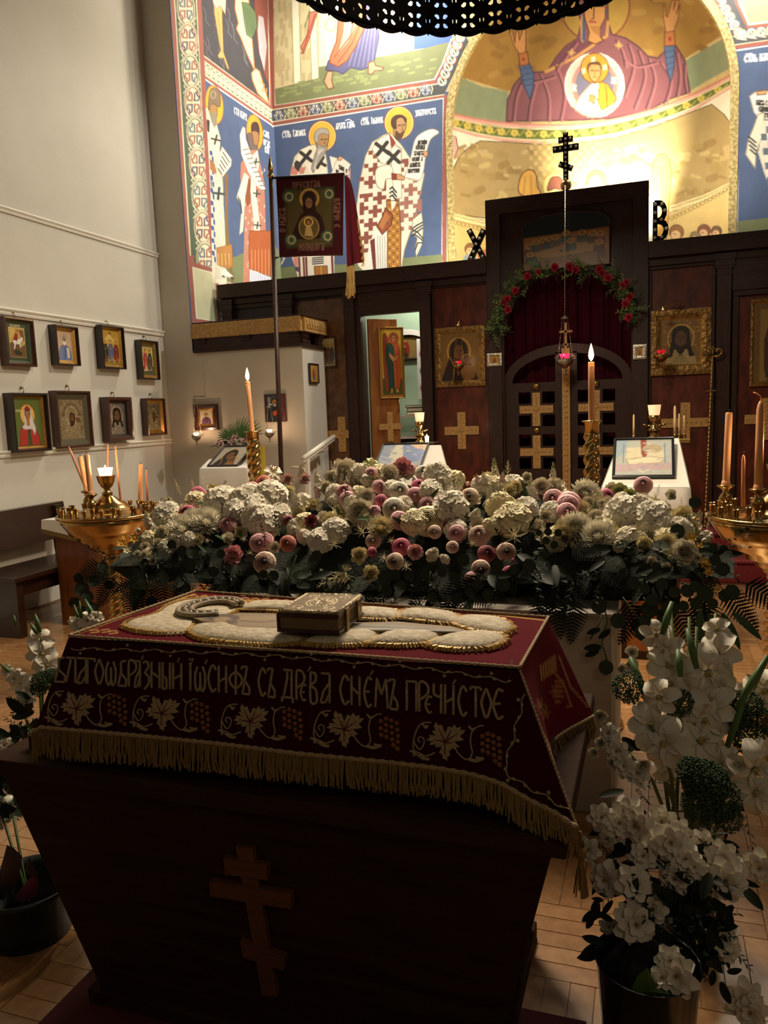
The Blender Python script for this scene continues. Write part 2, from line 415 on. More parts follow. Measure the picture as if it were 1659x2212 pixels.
# ================================================================ THE SETTING
XL, YP, XS, YI, YB = -5.22, 7.7, -4.85, 8.3, 10.05   # left wall, pier face, sanctuary side wall, icon screen, apse wall
AX, AR, AZ, AD = -.78, 1.6, 5.1, 1.2                   # apse axis, arch radius, springing, depth
ZS = .40                                              # height of the raised platform

def wall(name, a, b, mt, bevel=0):
    mb = MB(); mb.span(a, b); return struct(mb.build(name, mt, None, bevel))
wall('wall_left', (XL-.2, -1.0, 0), (XL, YP, 8), plaster)
wall('wall_left_pier', (XL-.2, YP, 0), (XS-.006, YP+.35, 8), plaster)
wall('wall_right_pier', (3.3, YP, 0), (4.0, YP+.35, 8), plaster)
wall('wall_sanctuary_right', (3.3, YP+.35, 0), (3.5, 12, 8), plaster)
wall('wall_sacristy', (XS-.1, 9.95, 0), (-2.38, 10.03, 3.2), mint)
wall('ceiling', (XL-.2, YP, 8), (3.5, 12, 8.15), plaster)
# floor: screed under parquet squares of five blocks
fl = wall('floor', (XL, -1.0, -.05), (4.0, 12, -.004), M('parquet_bed', '#6e4826', .6))
pos = []
S, nb = .34, 5
for i in range(-15, 10):
    for j in range(0, 22):
        for k in range(nb):
            x0, y0 = i*S, j*S; wv = (i+j) % 2
            if wv: c = (x0+S/2, y0+(k+.5)*S/nb); d = (S, S/nb)
            else: c = (x0+(k+.5)*S/nb, y0+S/2); d = (S/nb, S)
            if y0 > 6.9 or x0 < XL-.3: continue
            pos.append((c, d, wv, k))
def seen_floor(c):
    if -1.5 < c[0] < -.2 and c[1] < 2.3: return False
    p = project(np.array([[c[0], c[1], 0.]]))[0]
    if not (-40 < p[0] < 1700 and 1200 < p[1] < 2260): return False
    return p[0] < 200 or p[0] > 1140
vis = sorted([p for p in pos if seen_floor(p[0])], key=lambda p: p[0][1])[:290]
vs_ = set(id(p) for p in vis)
blk = []
for wv in (0, 1):
    d = (S-.0014, S/nb-.0014) if wv else (S/nb-.0014, S-.0014)
    for mt in (floor_m, floor_b):
        mb = MB(); mb.hexa([(-d[0]/2, -d[1]/2, -.004), (d[0]/2, -d[1]/2, -.004), (d[0]/2, d[1]/2, -.004), (-d[0]/2, d[1]/2, -.004)],
                           [(-d[0]/2+.001, -d[1]/2+.001, .0), (d[0]/2-.001, -d[1]/2+.001, .0), (d[0]/2-.001, d[1]/2-.001, .0), (-d[0]/2+.001, d[1]/2-.001, .0)])
        blk.append(mb.mesh('parquet_block', mt))
rest = [MB(), MB()]
for p in pos:
    (c, d, wv, k) = p; q = random.random() < .45
    if id(p) in vs_: part(blk[wv*2+q], 'parquet_block', fl, (c[0], c[1], 0))
    else: rest[q].box((c[0], c[1], -.002), (d[0]-.0014, d[1]-.0014, .004))
rest[0].build('parquet', floor_m, fl, kind='stuff'); rest[1].build('parquet', floor_b, fl, kind='stuff')
# platform with two carpeted steps
mb = MB(); mb.span((-3.45, 7.35, ZS/2-.02), (3.3, 7.8, ZS/2)); mb.span((-3.45, 7.37, 0), (3.3, 7.8, ZS/2-.02))
struct(mb.build('floor_step', carpet, None, .006))
mb = MB(); mb.span((-3.45, 7.68, ZS-.025), (3.3, 9.9, ZS)); mb.span((-3.45, 7.71, 0), (3.3, 9.9, ZS-.025))
struct(mb.build('floor_platform', carpet, None, .006))
# mouldings of the left wall
def moulding(name, z, prof, y0=-1.0, y1=YP-.002):
    mb = MB(); n = len(prof)
    a = [(XL+p, y0, z+q) for p, q in prof]; b = [(XL+p, y1, z+q) for p, q in prof]
    mb.hexa(a, b); struct(mb.build(name, trim_m))
R3 = [(0, -.03), (.016, -.03), (.022, -.012), (.014, -.004), (.028, .008), (.034, .02), (.03, .03), (0, .03)]
moulding('trim_1', 3.44, [(a*.8, b*.8) for a, b in R3])
moulding('trim_2', 2.585, R3)
moulding('trim_3', 1.375, R3)
mb = MB(); mb.span((XL, -1, 0), (XL+.02, YP-.002, .14)); struct(mb.build('baseboard_left', trim_m))

# ---------------------------------------------------------------- murals
RED, CRM, BLU, GRN, GLD, INK = '#94564a', '#d3cbae', '#4a5b7e', '#737a55', '#c8a444', '#2f2b29'
A = Art(BLU)
# --- side wall, written in the enlargement (280, 0, x4.809) ---
A.fr(280, 0, 4.809)
A.P(GRN, [(740, 2700), (860, 2820), (860, 3600), (740, 3600)])                       # below
A.P('#3f3d44', [(700, -900), (1440, -900), (1455, 1090), (750, 560)])             # dark mountain
for k in range(14):
    x, y = random.uniform(760, 1200), random.uniform(0, 700)
    A.L('#6c6a72', 5, [(x, y), (x+25, y+70), (x+20, y+130), (x+60, y+190)])
A.P('#b8564a', [(690, -200), (750, -50), (735, 130), (720, 220)])
A.P('#c9a061', [(850, -300), (990, -300), (960, 150), (975, 540), (1030, 700), (1025, 728), (1010, 700), (975, 600), (930, 605), (915, 580), (945, 530), (880, 140)], out='#7a5a30', ow=5)
A.P('#d8b7a6', [(845, -100), (1005, -100), (995, 150), (940, 60), (900, 90), (870, 40)], out='#8a5a4a', ow=4)
A.L('#8a6a3a', 4, [(920, 120), (950, 530)])
A.P('#d6c8a0', [(1100, -100), (1230, -100), (1300, 740), (1220, 560), (1150, 380), (1110, 300), (1130, 240), (1095, 90)], out='#a86a3a', ow=8)
A.P('#d6c8a0', [(1265, 760), (1310, 710), (1350, 740), (1455, 1090), (1330, 970), (1275, 830)], out='#a86a3a', ow=8)
A.P('#7d4438', [(1290, -100), (1440, -100), (1450, 900), (1400, 780), (1330, 500), (1300, 200)], out='#4a2a2a', ow=5)
A.P('#a7a3a8', [(1340, 160), (1390, 180), (1425, 480), (1400, 740), (1350, 560), (1330, 330)])
A.P('#5f7350', [(1165, 20), (1230, 30), (1310, 130), (1325, 280), (1270, 400), (1215, 360), (1190, 220)], out='#3c4a30', ow=5)
for q in range(4): A.L('#46563a', 5, [(1190+q*28, 60+q*20), (1220+q*22, 210+q*20), (1235+q*22, 350)])
A.L('#a8854a', 9, [(1350, 840), (1400, 880), (1380, 940), (1420, 960), (1425, 920)])
# frieze of the side wall
A.P(CRM, [(748, 556), (1456, 1088), (1456, 1100), (748, 572)])
A.P(RED, [(748, 570), (1490, 1115), (1490, 1145), (750, 612)])
A.P('#3b4248', [(752, 620), (1485, 1148), (1492, 1268), (768, 770)])
for k in range(15):
    t = (k+.5)/15; cx, cy = 752+t*735, 695+t*515; r = 24
    A.R(CRM, cx, cy, r+6, 52, 9, -10); A.R(CRM, cx-5, cy, 9, 26, 7, -10); A.R(CRM, cx+9, cy+6, 8, 22, 7, -10)
    A.L(CRM, 5, [(cx-22, cy-55), (cx+26, cy-20)])
A.L(CRM, 11, [(752, 622), (1480, 1146)]); A.L(CRM, 9, [(768, 768), (1492, 1268)])
A.P(RED, [(768, 776), (1494, 1276), (1496, 1306), (770, 806)])
A.L('#dfe3e4', 9, [(770, 814), (1498, 1315)])
# ornament strip of the pier edge
A.P(CRM, [(366, -1200), (626, -1200), (865, 3000), (640, 3000)])
A.P('#4d5c47', [(396, -1200), (620, -1200), (856, 2990), (655, 2990)])
for k in range(-4, 10):
    cy = 90+k*325; cx = 585+k*25.5; alt = k % 2 == 0
    if k == 9: continue
    A.E(CRM, cx, cy, 98, 190, -4)
    A.R('#4d5c47' if alt else RED, cx, cy, 80, 158, 8, -4); A.R('#4d5c47', cx, cy, 94, 184, 4, -4)
    g1, g2 = ('#55657a', RED) if alt else (RED, '#4b4660')
    for sx, sy, g in ((-1, -1, g1), (1, 1, g1), (1, -1, g2), (-1, 1, g2)):
        A.L(g, 12, [(cx+sx*12, cy+sy*20), (cx+sx*14, cy+sy*92), (cx+sx*38, cy+sy*112), (cx+sx*40, cy+sy*74), (cx+sx*62, cy+sy*62), (cx+sx*56, cy+sy*24), (cx+sx*12, cy+sy*20)])
    for sx in (-1, 1):
        x0 = cx+12+sx*92; y0 = cy+162
        A.L(CRM, 7, [(x0, y0-70), (x0-sx*30, y0-26), (x0-sx*8, y0-6), (x0-sx*34, y0+24), (x0-sx*2, y0+66)])
A.L(CRM, 9, [(390, -1200), (462, -60), (648, 2900)]); A.L(CRM, 10, [(628, -1200), (694, -60), (868, 2940)])
A.P(RED, [(346, -1200), (384, -1200), (458, -60), (640, 2900), (700, 3400), (660, 3400), (600, 2700)])
A.P(RED, [(634, -1200), (676, -1200), (742, -60), (856, 2200), (905, 3000), (960, 3400), (910, 3400), (862, 2900), (812, 2200)])
# foot panel, enlargement (380, 560, x4.88)
A.fr(380, 560, 4.88)
A.P('#7fa893', [(445, 280), (600, 240), (620, 700), (500, 700)])
A.P(GRN, [(440, 60), (1000, -200), (1110, -60), (1110, 215), (600, 265), (560, 262), (445, 214)])
A.P(RED, [(130, -40), (190, -40), (190, 660), (700, 760), (200, 700), (150, 60)])
A.P(RED, [(150, 20), (400, 96), (425, 130), (450, 660), (470, 670), (470, 760), (190, 700), (160, 90)])
A.P('#c9c7a2', [(178, 85), (408, 148), (440, 656), (216, 622)], out='#e6e0cc', ow=6)
A.P(RED, [(400, -40), (438, -40), (446, 214), (600, 262), (500, 282), (470, 284), (472, 655), (440, 655), (408, 140)])
A.L('#e6e0cc', 5, [(446, 216), (610, 262)])
# first saint of the side wall
A.fr(280, 0, 4.809)
A.E('#d9aa33', 880, 1090, 94, 204, -6, out=RED, ow=7)
A.P('#7c6a55', [(832, 960), (860, 915), (905, 920), (940, 985), (938, 1110), (880, 1090), (820, 1140)], sm=True, out='#4c3a2c', ow=5)
A.R('#a99a80', 868, 985, 26, 36, 6)
A.P('#a57c50', [(838, 1090), (895, 1090), (912, 1150), (900, 1240), (860, 1250), (835, 1180)], sm=True, out='#5a3a22', ow=4)
A.P('#8d8274', [(838, 1170), (900, 1190), (905, 1290), (880, 1360), (860, 1300)], sm=True)
A.P('#d9d3bf', [(790, 1120), (815, 1135), (850, 1260), (880, 1330), (905, 1290), (945, 1440), (930, 1600), (860, 1640), (840, 1900), (900, 2300), (990, 2900), (960, 2950), (860, 2940), (845, 2100), (815, 1500)])
A.P(INK, [(800, 1240), (832, 1250), (828, 1380), (806, 1360)])
A.X(INK, 895, 1450, 46, 15, 14); A.X('#2d3540', 925, 2010, 58, 17, 6)
A.P('#dcd6c2', [(845, 1640), (950, 1560), (990, 2400), (1010, 2950), (930, 2960), (870, 2300)])
for q in range(8): A.L('#8c8878', 3, [(870+q*14, 1660), (895+q*13, 2900)])
A.X('#2d3540', 925, 2010, 58, 19, 6)
for q in range(9):
    A.P('#3f5287', [(830+q*3, 1560+q*130), (858+q*3, 1570+q*130), (862+q*3, 1620+q*130), (833+q*3, 1610+q*130)])
    A.P('#3f5287', [(852+q*3, 1625+q*130), (872+q*3, 1630+q*130), (874+q*3, 1690+q*130), (855+q*3, 1680+q*130)])
A.P('#a06b3e', [(830, 1640), (880, 1700), (905, 1790), (890, 1810), (835, 1760)])
A.P('#7a5f35', [(985, 1800), (1025, 1820), (1020, 2250), (1045, 2700), (1090, 2900), (1060, 2960), (1000, 2600)])
A.P('#e2dcc9', [(962, 1520), (1058, 1655), (1055, 1720), (968, 1835), (890, 1720), (905, 1680)], out='#9a8a6a', ow=4)
for q in range(5): A.L('#4c463c', 8, [(968-q*12, 1580+q*42), (1040-q*20, 1690+q*30)])
A.fr(380, 560, 4.88)
A.P('#a5733c', [(430, -120), (590, -160), (605, 70), (560, 105), (440, 60)], out='#6e4a24', ow=4)
for q in range(4): A.L('#d8b26a', 5, [(445+q*38, -60), (450+q*38, 60)])
A.P('#e3ddd0', [(470, 120), (520, 110), (600, 175), (590, 200), (480, 165)]); A.P('#3c2f33', [(485, 165), (520, 178), (515, 195), (488, 185)]); A.P('#3c2f33', [(575, 180), (608, 190), (605, 214), (578, 200)])
A.fr(280, 0, 4.809)
# second saint of the side wall
A.E('#c39a35', 1300, 1375, 86, 188, -6, out='#7c4a35', ow=6)
A.P('#4a2c2b', [(1262, 1300), (1290, 1265), (1330, 1275), (1350, 1340), (1340, 1420), (1270, 1390)], sm=True)
A.P('#9c744a', [(1272, 1370), (1335, 1375), (1345, 1450), (1320, 1520), (1275, 1480)], sm=True, out='#4a2c1a', ow=4)
A.P('#6b5a56', [(1230, 1380), (1275, 1400), (1290, 1500), (1330, 1520), (1310, 1610), (1270, 1590), (1240, 1500), (1225, 1440)], sm=True, out='#3c2a26', ow=4)
A.P('#b27864', [(1240, 1560), (1330, 1560), (1400, 1900), (1415, 2400), (1420, 2950), (1180, 2950), (1195, 2200), (1150, 1850), (1155, 1700)])
for q in range(60):
    x, y = 1200+random.random()*200, 1700+random.random()*1200
    A.L('#e1cabb', 5, [(x, y), (x+9, y+16), (x-4, y+26)])
A.P('#d5d6c5', [(1110, 2050), (1190, 1790), (1240, 1830), (1200, 2080), (1180, 2400), (1140, 2440), (1165, 2150)], out='#8c8c78', ow=4)
for q in range(3): A.L('#33383a', 7, [(1120+q*4, 2040+q*25), (1150+q*2, 2080+q*25), (1165, 2200+q*10)])
A.P('#8a4f2c', [(1235, 1850), (1280, 1880), (1250, 2120), (1215, 2150), (1200, 2050)])
A.P('#dad6c3', [(1270, 1620), (1330, 1560), (1345, 1700), (1310, 1960), (1350, 2300), (1385, 2960), (1300, 2960), (1290, 2300), (1255, 1990)])
for q in range(3): A.X('#33403a', 1312+q*8, 1680+q*330, 34, 12, 8)
A.P('#e4dfd2', [(1145, 1400), (1175, 1320), (1200, 1330), (1205, 1440), (1300, 1700), (1370, 1870), (1410, 1960), (1390, 1990), (1330, 1940), (1230, 1780), (1160, 1600)], out='#a39a80', ow=4)
for q in range(10): A.L('#4a443c', 9, [(1178+q*22, 1560+q*46), (1235+q*20, 1545+q*48)])
A.fr(380, 560, 4.88)
A.P('#a8592f', [(770, -300), (1000, -300), (1000, 190), (770, 90)], out='#6e3a1c', ow=5)
for q in range(6): A.L('#d7935a', 5, [(800+q*36, -100), (800+q*36, 110+q*14)])
A.P('#d8dbe4', [(780, 110), (1000, 190), (1000, 250), (780, 250)])
for q in range(9): A.L('#8d93b8', 5, [(800+q*22, 130+q*5), (800+q*22, 250)])
A.fr(280, 0, 4.809)
A.T('#c9d0d8', 5, 'СТЛ МАРК', 1085, 1110, 15, 66, .6, 0); A.T('#c9d0d8', 5, 'САМЪ', 1390, 1350, 13, 60, .5); A.T('#c9d0d8', 5, 'ѠРАК', 1390, 1440, 15, 60, .5); A.T('#c9d0d8', 5, 'СКІЙ', 1405, 1520, 9, 60, .4)
A.P(RED, [(1440, -60), (1505, -60), (1506, 1120), (1452, 1120)]); A.L(CRM, 7, [(1436, -60), (1458, 1090)])
A.L('#6f7fa4', 6, [(1497, 1320), (1530, 1900), (1560, 2900)])
# --- the apse wall left of the arch ---
A.fr(280, 0, 4.809)
A.P('#b9ac84', [(1470, -900), (4000, -900), (4000, 900), (1508, 1085)])
A.fr(360, 0, 2.592)
A.P('#c7ba92', [(580, -300), (1460, -300), (1460, 330), (610, 500)])
for q in range(60):
    x, y = random.uniform(590, 830), random.uniform(0, 430); A.L('#b3a57c', 14, [(x, y), (x+random.uniform(-8, 8), y+50)])
A.P('#e2dcc4', [(690, -300), (735, -300), (752, 472), (712, 480)], out='#a1946c', ow=4); A.P('#ddd6bc', [(790, -300), (830, -300), (852, 455), (812, 462)], out='#a1946c', ow=4)
A.P('#ddd3b4', [(852, -300), (1320, -300), (1320, 260), (1380, 280), (1150, 330), (852, 400)])
for q in range(24): A.E('#c2b68e', random.uniform(870, 1010), random.uniform(60, 330), 6, 5)
A.R('#b0a67c', 918, 140, 28, 36, 6)
A.P('#4a66a4', [(1385, -300), (1600, -300), (1600, 250), (1385, 278)])
A.P('#dfd8c0', [(1150, 70), (1330, 60), (1330, 290), (1170, 310)], out='#a1946c', ow=3); A.L('#8c8060', 4, [(1210, 60), (1265, 250)]); A.L('#a1946c', 4, [(1345, -100), (1345, 280)])
A.P(GRN, [(606, 498), (852, 436), (852, 374), (905, 366), (1150, 325), (1400, 282), (1580, 235), (1560, 330), (1500, 440), (606, 590)])
for q in range(50):
    x = random.uniform(620, 1480); y = 560-(x-606)*.17-random.uniform(0, 90)*(.6+x/2500); A.L('#87905f', 10, [(x, y), (x+28, y-6)])
# angel of the upper scene
A.P('#c77d68', [(800, 70), (845, 60), (800, 210), (765, 300), (752, 262), (790, 190)], out='#8a4a3a', ow=5); A.L('#9c4a3c', 6, [(830, 80), (785, 220), (755, 300)]); A.L('#6c7a50', 6, [(800, 60), (775, 150)])
A.P('#565478', [(1090, -60), (1180, 90), (1190, 210), (1165, 330), (1150, 370), (1090, 392), (1030, 378), (985, 416), (960, 400), (890, 392), (905, 340), (960, 300), (1060, 200)], out='#383a58', ow=4)
for q in range(6): A.L('#6f7194', 5, [(1090+q*16, 130), (1020+q*26, 370)])
A.P('#b4694a', [(960, 120), (990, -60), (1110, -60), (1120, 130), (1060, 260), (1010, 340), (960, 374), (912, 352), (915, 320), (950, 230)], out='#7c3f2c', ow=5)
A.P('#d3a58c', [(1000, 60), (1060, 20), (1070, 120), (1010, 240), (960, 300), (990, 180)]); A.L('#8f4a34', 5, [(1060, 60), (1030, 200), (940, 320)]); A.L('#8f4a34', 5, [(1100, 100), (1040, 240), (960, 350)])
A.P('#c39a76', [(900, 400), (930, 400), (925, 450), (935, 490), (905, 500), (880, 455)], out='#6b4630', ow=5)
A.P('#c39a76', [(1130, 352), (1160, 340), (1170, 368), (1215, 378), (1205, 394), (1165, 396), (1150, 416), (1128, 412)], out='#6b4630', ow=5)
# frieze of the apse wall
A.fr(560, 160, 3.95)
A.L('#ece6d2', 8, [(120, 0), (133, 272), (1495, 45), (1560, -80), (1640, -300)])
A.P(RED, [(88, -700), (120, -700), (132, 270), (1500, 48), (1570, -90), (1610, -70), (1520, 85), (108, 300), (92, 296)])
A.P('#46484a', [(105, 305), (1525, 85), (1640, -160), (1760, -330), (1800, -250), (1640, 40), (1580, 172), (108, 406)])
cc = ['#8b4038', '#41507a', '#6d744c']
for k in range(13):
    t = k/12.6; cx = 165+t*1315; cy = 352-t*228; r = 48+3*t
    A.E(CRM, cx, cy, r, r-2); A.R(cc[(k+1) % 3], cx, cy, r-4, r-7, 6)
    A.L(cc[(k+1) % 3], 7, [(cx, cy-34), (cx, cy+32)])
    for sx in (-1, 1):
        A.L(cc[(k+1) % 3], 6, [(cx+sx*6, cy+26), (cx+sx*12, cy-10), (cx+sx*26, cy-24), (cx+sx*36, cy-8), (cx+sx*26, cy)])
        A.L(cc[(k+1) % 3], 6, [(cx+sx*8, cy+30), (cx+sx*26, cy+10), (cx+sx*36, cy+18), (cx+sx*28, cy+28)])
    A.L(CRM, 6, [(cx+50, cy-44), (cx+62, cy-10), (cx+50, cy+34)])
for q in range(9):
    a = math.radians(8+q*9.5); x, y = 1560+q*26, 60-q*62; A.R('#9b4f3f' if q % 2 else '#41507a', x, y, 42, 44, 7, 20); A.R(CRM, x, y, 30, 32, 13); A.L(CRM, 9, [(x-15, y-20), (x+15, y+20)])
A.L(CRM, 7, [(106, 306), (1520, 84)]); A.L(CRM, 7, [(108, 408), (1575, 176)])
A.P(RED, [(108, 412), (1582, 178), (1600, 178), (1590, 200), (110, 440)])
A.L('#e8e6dc', 7, [(112, 447), (1572, 206), (1560, 1545), (1562, 1640)])
A.P(GRN, [(110, 1660), (300, 1640), (850, 1620), (1215, 1570), (1560, 1538), (1570, 2400), (110, 2400)])
A.P(RED, [(1574, 196), (1604, 190), (1596, 900), (1592, 1800), (1562, 1800), (1560, 900)])
A.P('#c8b26e', [(1606, 190), (1700, -100), (1700, 1800), (1596, 1800)])
# inscriptions
W_ = '#dfe3e6'
A.T(W_, 5, 'СТЛЬ ІАКѠВЪ', 196, 498, 17, 46, -.12, 0, .12); A.L(W_, 5, [(205, 488), (250, 484)])
A.T(W_, 5, 'БРАТЪ ГДНЬ', 655, 424, 15, 46, -.13, 0, .12); A.L(W_, 5, [(735, 396), (765, 385), (790, 400)])
A.T(W_, 5, 'СТЛЬ ІѠАННЪ', 868, 390, 16, 46, -.13, 0, .12); A.L(W_, 5, [(880, 378), (930, 370)])
A.T(W_, 6, 'ЗЛАТОУСТЪ', 1330, 314, 18, 44, -.13, 0, .12)
# elder saint with the long beard
A.E('#d2a93f', 537, 530, 118, 132, 0, out='#7b4636', ow=7); A.R('#ecdfb0', 537, 530, 112, 126, 3)
A.P('#d8d0ba', [(440, 608), (480, 600), (560, 640), (580, 760), (590, 900), (260, 900), (275, 800), (300, 705), (360, 640)], sm=False, out='#8d836a', ow=5)
A.P('#e3dcc8', [(345, 655), (430, 610), (470, 690), (560, 700), (575, 860), (440, 850), (400, 780), (320, 730)])
A.P('#3b3634', [(315, 735), (370, 760), (360, 790), (335, 835), (300, 830), (298, 760)]); A.P('#c77f6d', [(285, 780), (330, 830), (322, 860), (262, 860)]); A.P('#c77f6d', [(345, 800), (400, 790), (380, 850), (340, 850)])
A.X(INK, 400, 705, 58, 24, 38); A.X(INK, 520, 755, 50, 22, 30)
A.P('#ded7c8', [(470, 840), (770, 860), (740, 740), (600, 700), (630, 850)])
A.P('#a88258', [(478, 520), (560, 490), (592, 520), (585, 590), (550, 640), (500, 640), (482, 590)], sm=True, out='#5b3b24', ow=5)
A.P('#a29c90', [(470, 560), (474, 500), (520, 462), (580, 470), (596, 520), (545, 505), (510, 530), (500, 590)], sm=True, out='#6c665c', ow=4)
A.P('#9b958a', [(500, 600), (550, 622), (585, 610), (560, 680), (520, 740), (480, 800), (462, 842), (446, 800), (470, 700), (490, 650)], sm=True, out='#5f5a52', ow=4)
for q in range(5): A.L('#c9c4b8', 4, [(505+q*12, 640), (500, 700), (466+q*3, 810)], sm=True)
A.L('#3a2418', 6, [(525, 560), (545, 556)]); A.L('#3a2418', 6, [(562, 556), (580, 556)]); A.L('#6b4630', 4, [(556, 560), (560, 590), (548, 594)])
A.P('#ddd6c9', [(665, 722), (690, 700), (780, 770), (740, 860), (610, 860)], out='#9b917a', ow=4); A.T(INK, 7, 'ЗАНЕЖЕ', 678, 775, 11, 30, .55, 0, .1); A.T(INK, 7, 'ВСЯ', 655, 815, 12, 26, .4, 0, .1)
A.P('#c79e76', [(668, 720), (690, 700), (715, 712), (700, 735), (672, 738)], out='#6b4630', ow=4)
A.P('#c59484', [(760, 850), (778, 800), (775, 1000), (750, 960)])
A.P('#dfd8c8', [(260, 1500), (640, 1480), (640, 1800), (350, 1800)]); 
for x in (330, 368, 390): A.P('#703437', [(x, 1560), (x+18, 1560), (x+28, 1800), (x+12, 1800)])
A.P('#6d3437', [(610, 1540), (630, 1540), (640, 1800), (622, 1800)])
A.P('#a0692f', [(468, 1640), (580, 1635), (585, 1725), (475, 1730)], out='#5b3a1c', ow=5); A.L('#c99f52', 6, [(528, 1640), (530, 1726)])
for q in range(4): A.L('#41434a', 9, [(455, 1570+q*17), (545, 1562+q*17)])
A.P('#c98676', [(290, 1560), (328, 1560), (330, 1640), (300, 1640)]); A.P('#4c4a58', [(300, 1640), (335, 1645), (340, 1690), (308, 1680)])
A.L('#dcd2b4', 9, [(195, 1560), (215, 1570), (190, 1620)])
# saint with the large scroll
A.E('#d6ad42', 1193, 415, 126, 140, 0, out='#8a4a3a', ow=7); A.R('#f0e2b0', 1193, 415, 119, 133, 3)
A.P('#ded6c2', [(1120, 500), (1060, 520), (965, 580), (905, 700), (860, 900), (820, 1200), (800, 1500), (845, 1640), (905, 1700), (1210, 1680), (1240, 1500), (1300, 1320), (1380, 1000), (1410, 850), (1290, 720), (1210, 600), (1180, 570)], out='#8c8168', ow=6)
# red and white chequers
tile = '#82483c'
rs = random.Random(3)
for (x0, x1, y0, y1, sl) in ((880, 1080, 620, 1000, -.06), (845, 1010, 1000, 1560, -.02), (1000, 1120, 960, 1260, .0), (1185, 1380, 920, 1420, .02), (1230, 1290, 760, 900, 0)):
    i0, j0 = int((x0-780)//38), int((y0-600)//36)
    for i in range(i0, i0+int((x1-x0)/38)+1):
        for j in range(j0, j0+int((y1-y0)/36)):
            pat = False
            for ci, cj in ((i, j), (i+1, j), (i-1, j), (i, j+1), (i, j-1)):
                if (ci+2*cj) % 5 == 0: pat = ((2*ci-cj)//5+(ci+2*cj)//5) % 2 == 0
            if not pat: continue
            xa = 780+i*38; ya = 640+j*36-(i*5)
            edge = 905+(700-ya)*.35 if ya < 1500 else 840
            if xa < 850+max(0, (900-ya))*.28: continue
            A.P(tile if x0 != 1185 else '#9a6a5c', [(xa, ya), (xa+38, ya-5), (xa+38, ya+31), (xa, ya+36)])
A.P('#e6decb', [(1010, 560), (1110, 510), (1165, 600), (1215, 640), (1210, 760), (1120, 770), (1040, 760), (960, 640)], out='#8c8168', ow=5)
A.P('#e6decb', [(1120, 590), (1210, 640), (1215, 1060), (1150, 1060), (1130, 780)], out='#8c8168', ow=4)
A.P('#e2d9c3', [(1010, 800), (1120, 780), (1140, 880), (1080, 900), (1060, 980), (1010, 960), (990, 880)], sm=True, out='#8c8168', ow=5)
A.X(INK, 1050, 635, 66, 27, 38); A.X(INK, 1145, 708, 66, 27, 42)
A.P('#8a3b31', [(1105, 500), (1150, 560), (1165, 590), (1130, 640)]); A.P('#a5702f', [(1085, 1080), (1190, 1080), (1210, 1340), (1205, 1690), (1090, 1690), (1095, 1400)], out='#5d3b1a', ow=6)
for j in range(15):
    for i in range(3): A.E('#d9a957' if (i+j) % 2 else '#6a4622', 1112+i*34, 1120+j*37, 8, 9)
A.P('#e0dcd2', [(980, 1330), (1085, 1360), (1090, 1690), (905, 1700), (930, 1500)]); A.P('#6c2f2f', [(945, 1420), (985, 1400), (1000, 1690), (975, 1695)])
for q in range(4): A.L('#9a9890', 5, [(1010+q*20, 1380), (1015+q*20, 1690)])
A.P('#8c4a2c', [(1075, 1140), (1140, 1200), (1125, 1290), (1050, 1370), (1002, 1300), (1050, 1220)], out='#4a2412', ow=6); A.P('#a86a3c', [(1075, 1175), (1118, 1215), (1050, 1330), (1022, 1290)]); A.E('#41504c', 1090, 1276, 9, 9)
for q in range(3): A.L('#2f3336', 11, [(1115, 980+q*34), (1135, 965+q*34), (1170, 1010+q*34)])
A.P('#dedad0', [(1125, 1080), (1170, 1090), (1150, 1140), (1130, 1170)])
A.P('#dcd5bf', [(1310, 1240), (1385, 1180), (1400, 1300), (1390, 1450), (1340, 1560), (1330, 1480), (1350, 1400), (1300, 1360)], out='#8c8168', ow=5)
for q in range(3):
    A.L('#2f3336', 10, [(1305, 1320+q*30), (1345, 1290+q*28), (1395, 1265+q*24)]); 
for q in range(3): A.L('#2f3336', 9, [(1310+q*4, 1330+q*36), (1352, 1350+q*34), (1395, 1400+q*22)]) if q < 2 else A.L('#2f3336', 9, [(1332, 1500), (1352, 1440), (1392, 1440)])
A.P('#c09468', [(1150, 850), (1200, 855), (1245, 880), (1235, 905), (1150, 900)], out='#6b4630', ow=5)
A.P('#7d3a30', [(1125, 840), (1175, 850), (1175, 905), (1130, 905)])
A.P('#e3ddd3', [(1240, 880), (1290, 720), (1330, 560), (1400, 495), (1480, 470), (1532, 500), (1460, 560), (1420, 700), (1400, 830), (1360, 910), (1250, 885)], sm=True, out='#9a9078', ow=5)
for t_, yy, xx, cw in (('ДОСТОЙНО', 570, 1350, 9), ('И ПРАВЕД', 612, 1335, 9), ('ТА НАСТА', 662, 1318, 10), ('ЕФСОНІЖА', 712, 1302, 10), ('БЕЛЫЙСТЪ', 762, 1284, 10), ('ПОЕРУХОМ', 812, 1268, 11)):
    A.T(INK, 6, t_, xx, yy, cw, 32, -.06, .1, .12)
A.P('#c09468', [(1400, 655), (1440, 660), (1436, 700), (1405, 705)], out='#6b4630', ow=4)
A.L('#a39a84', 5, [(1240, 882), (1360, 905)])
A.P('#b28a62', [(1145, 400), (1190, 350), (1240, 365), (1255, 420), (1240, 490), (1190, 560), (1150, 520)], sm=True, out='#5b3b24', ow=5)
A.P('#4b3526', [(1130, 450), (1125, 390), (1160, 352), (1215, 348), (1258, 380), (1250, 420), (1220, 375), (1175, 390), (1170, 470)], sm=True)
A.P('#5a3f2c', [(1165, 480), (1200, 505), (1235, 480), (1225, 535), (1185, 565), (1160, 540)], sm=True)
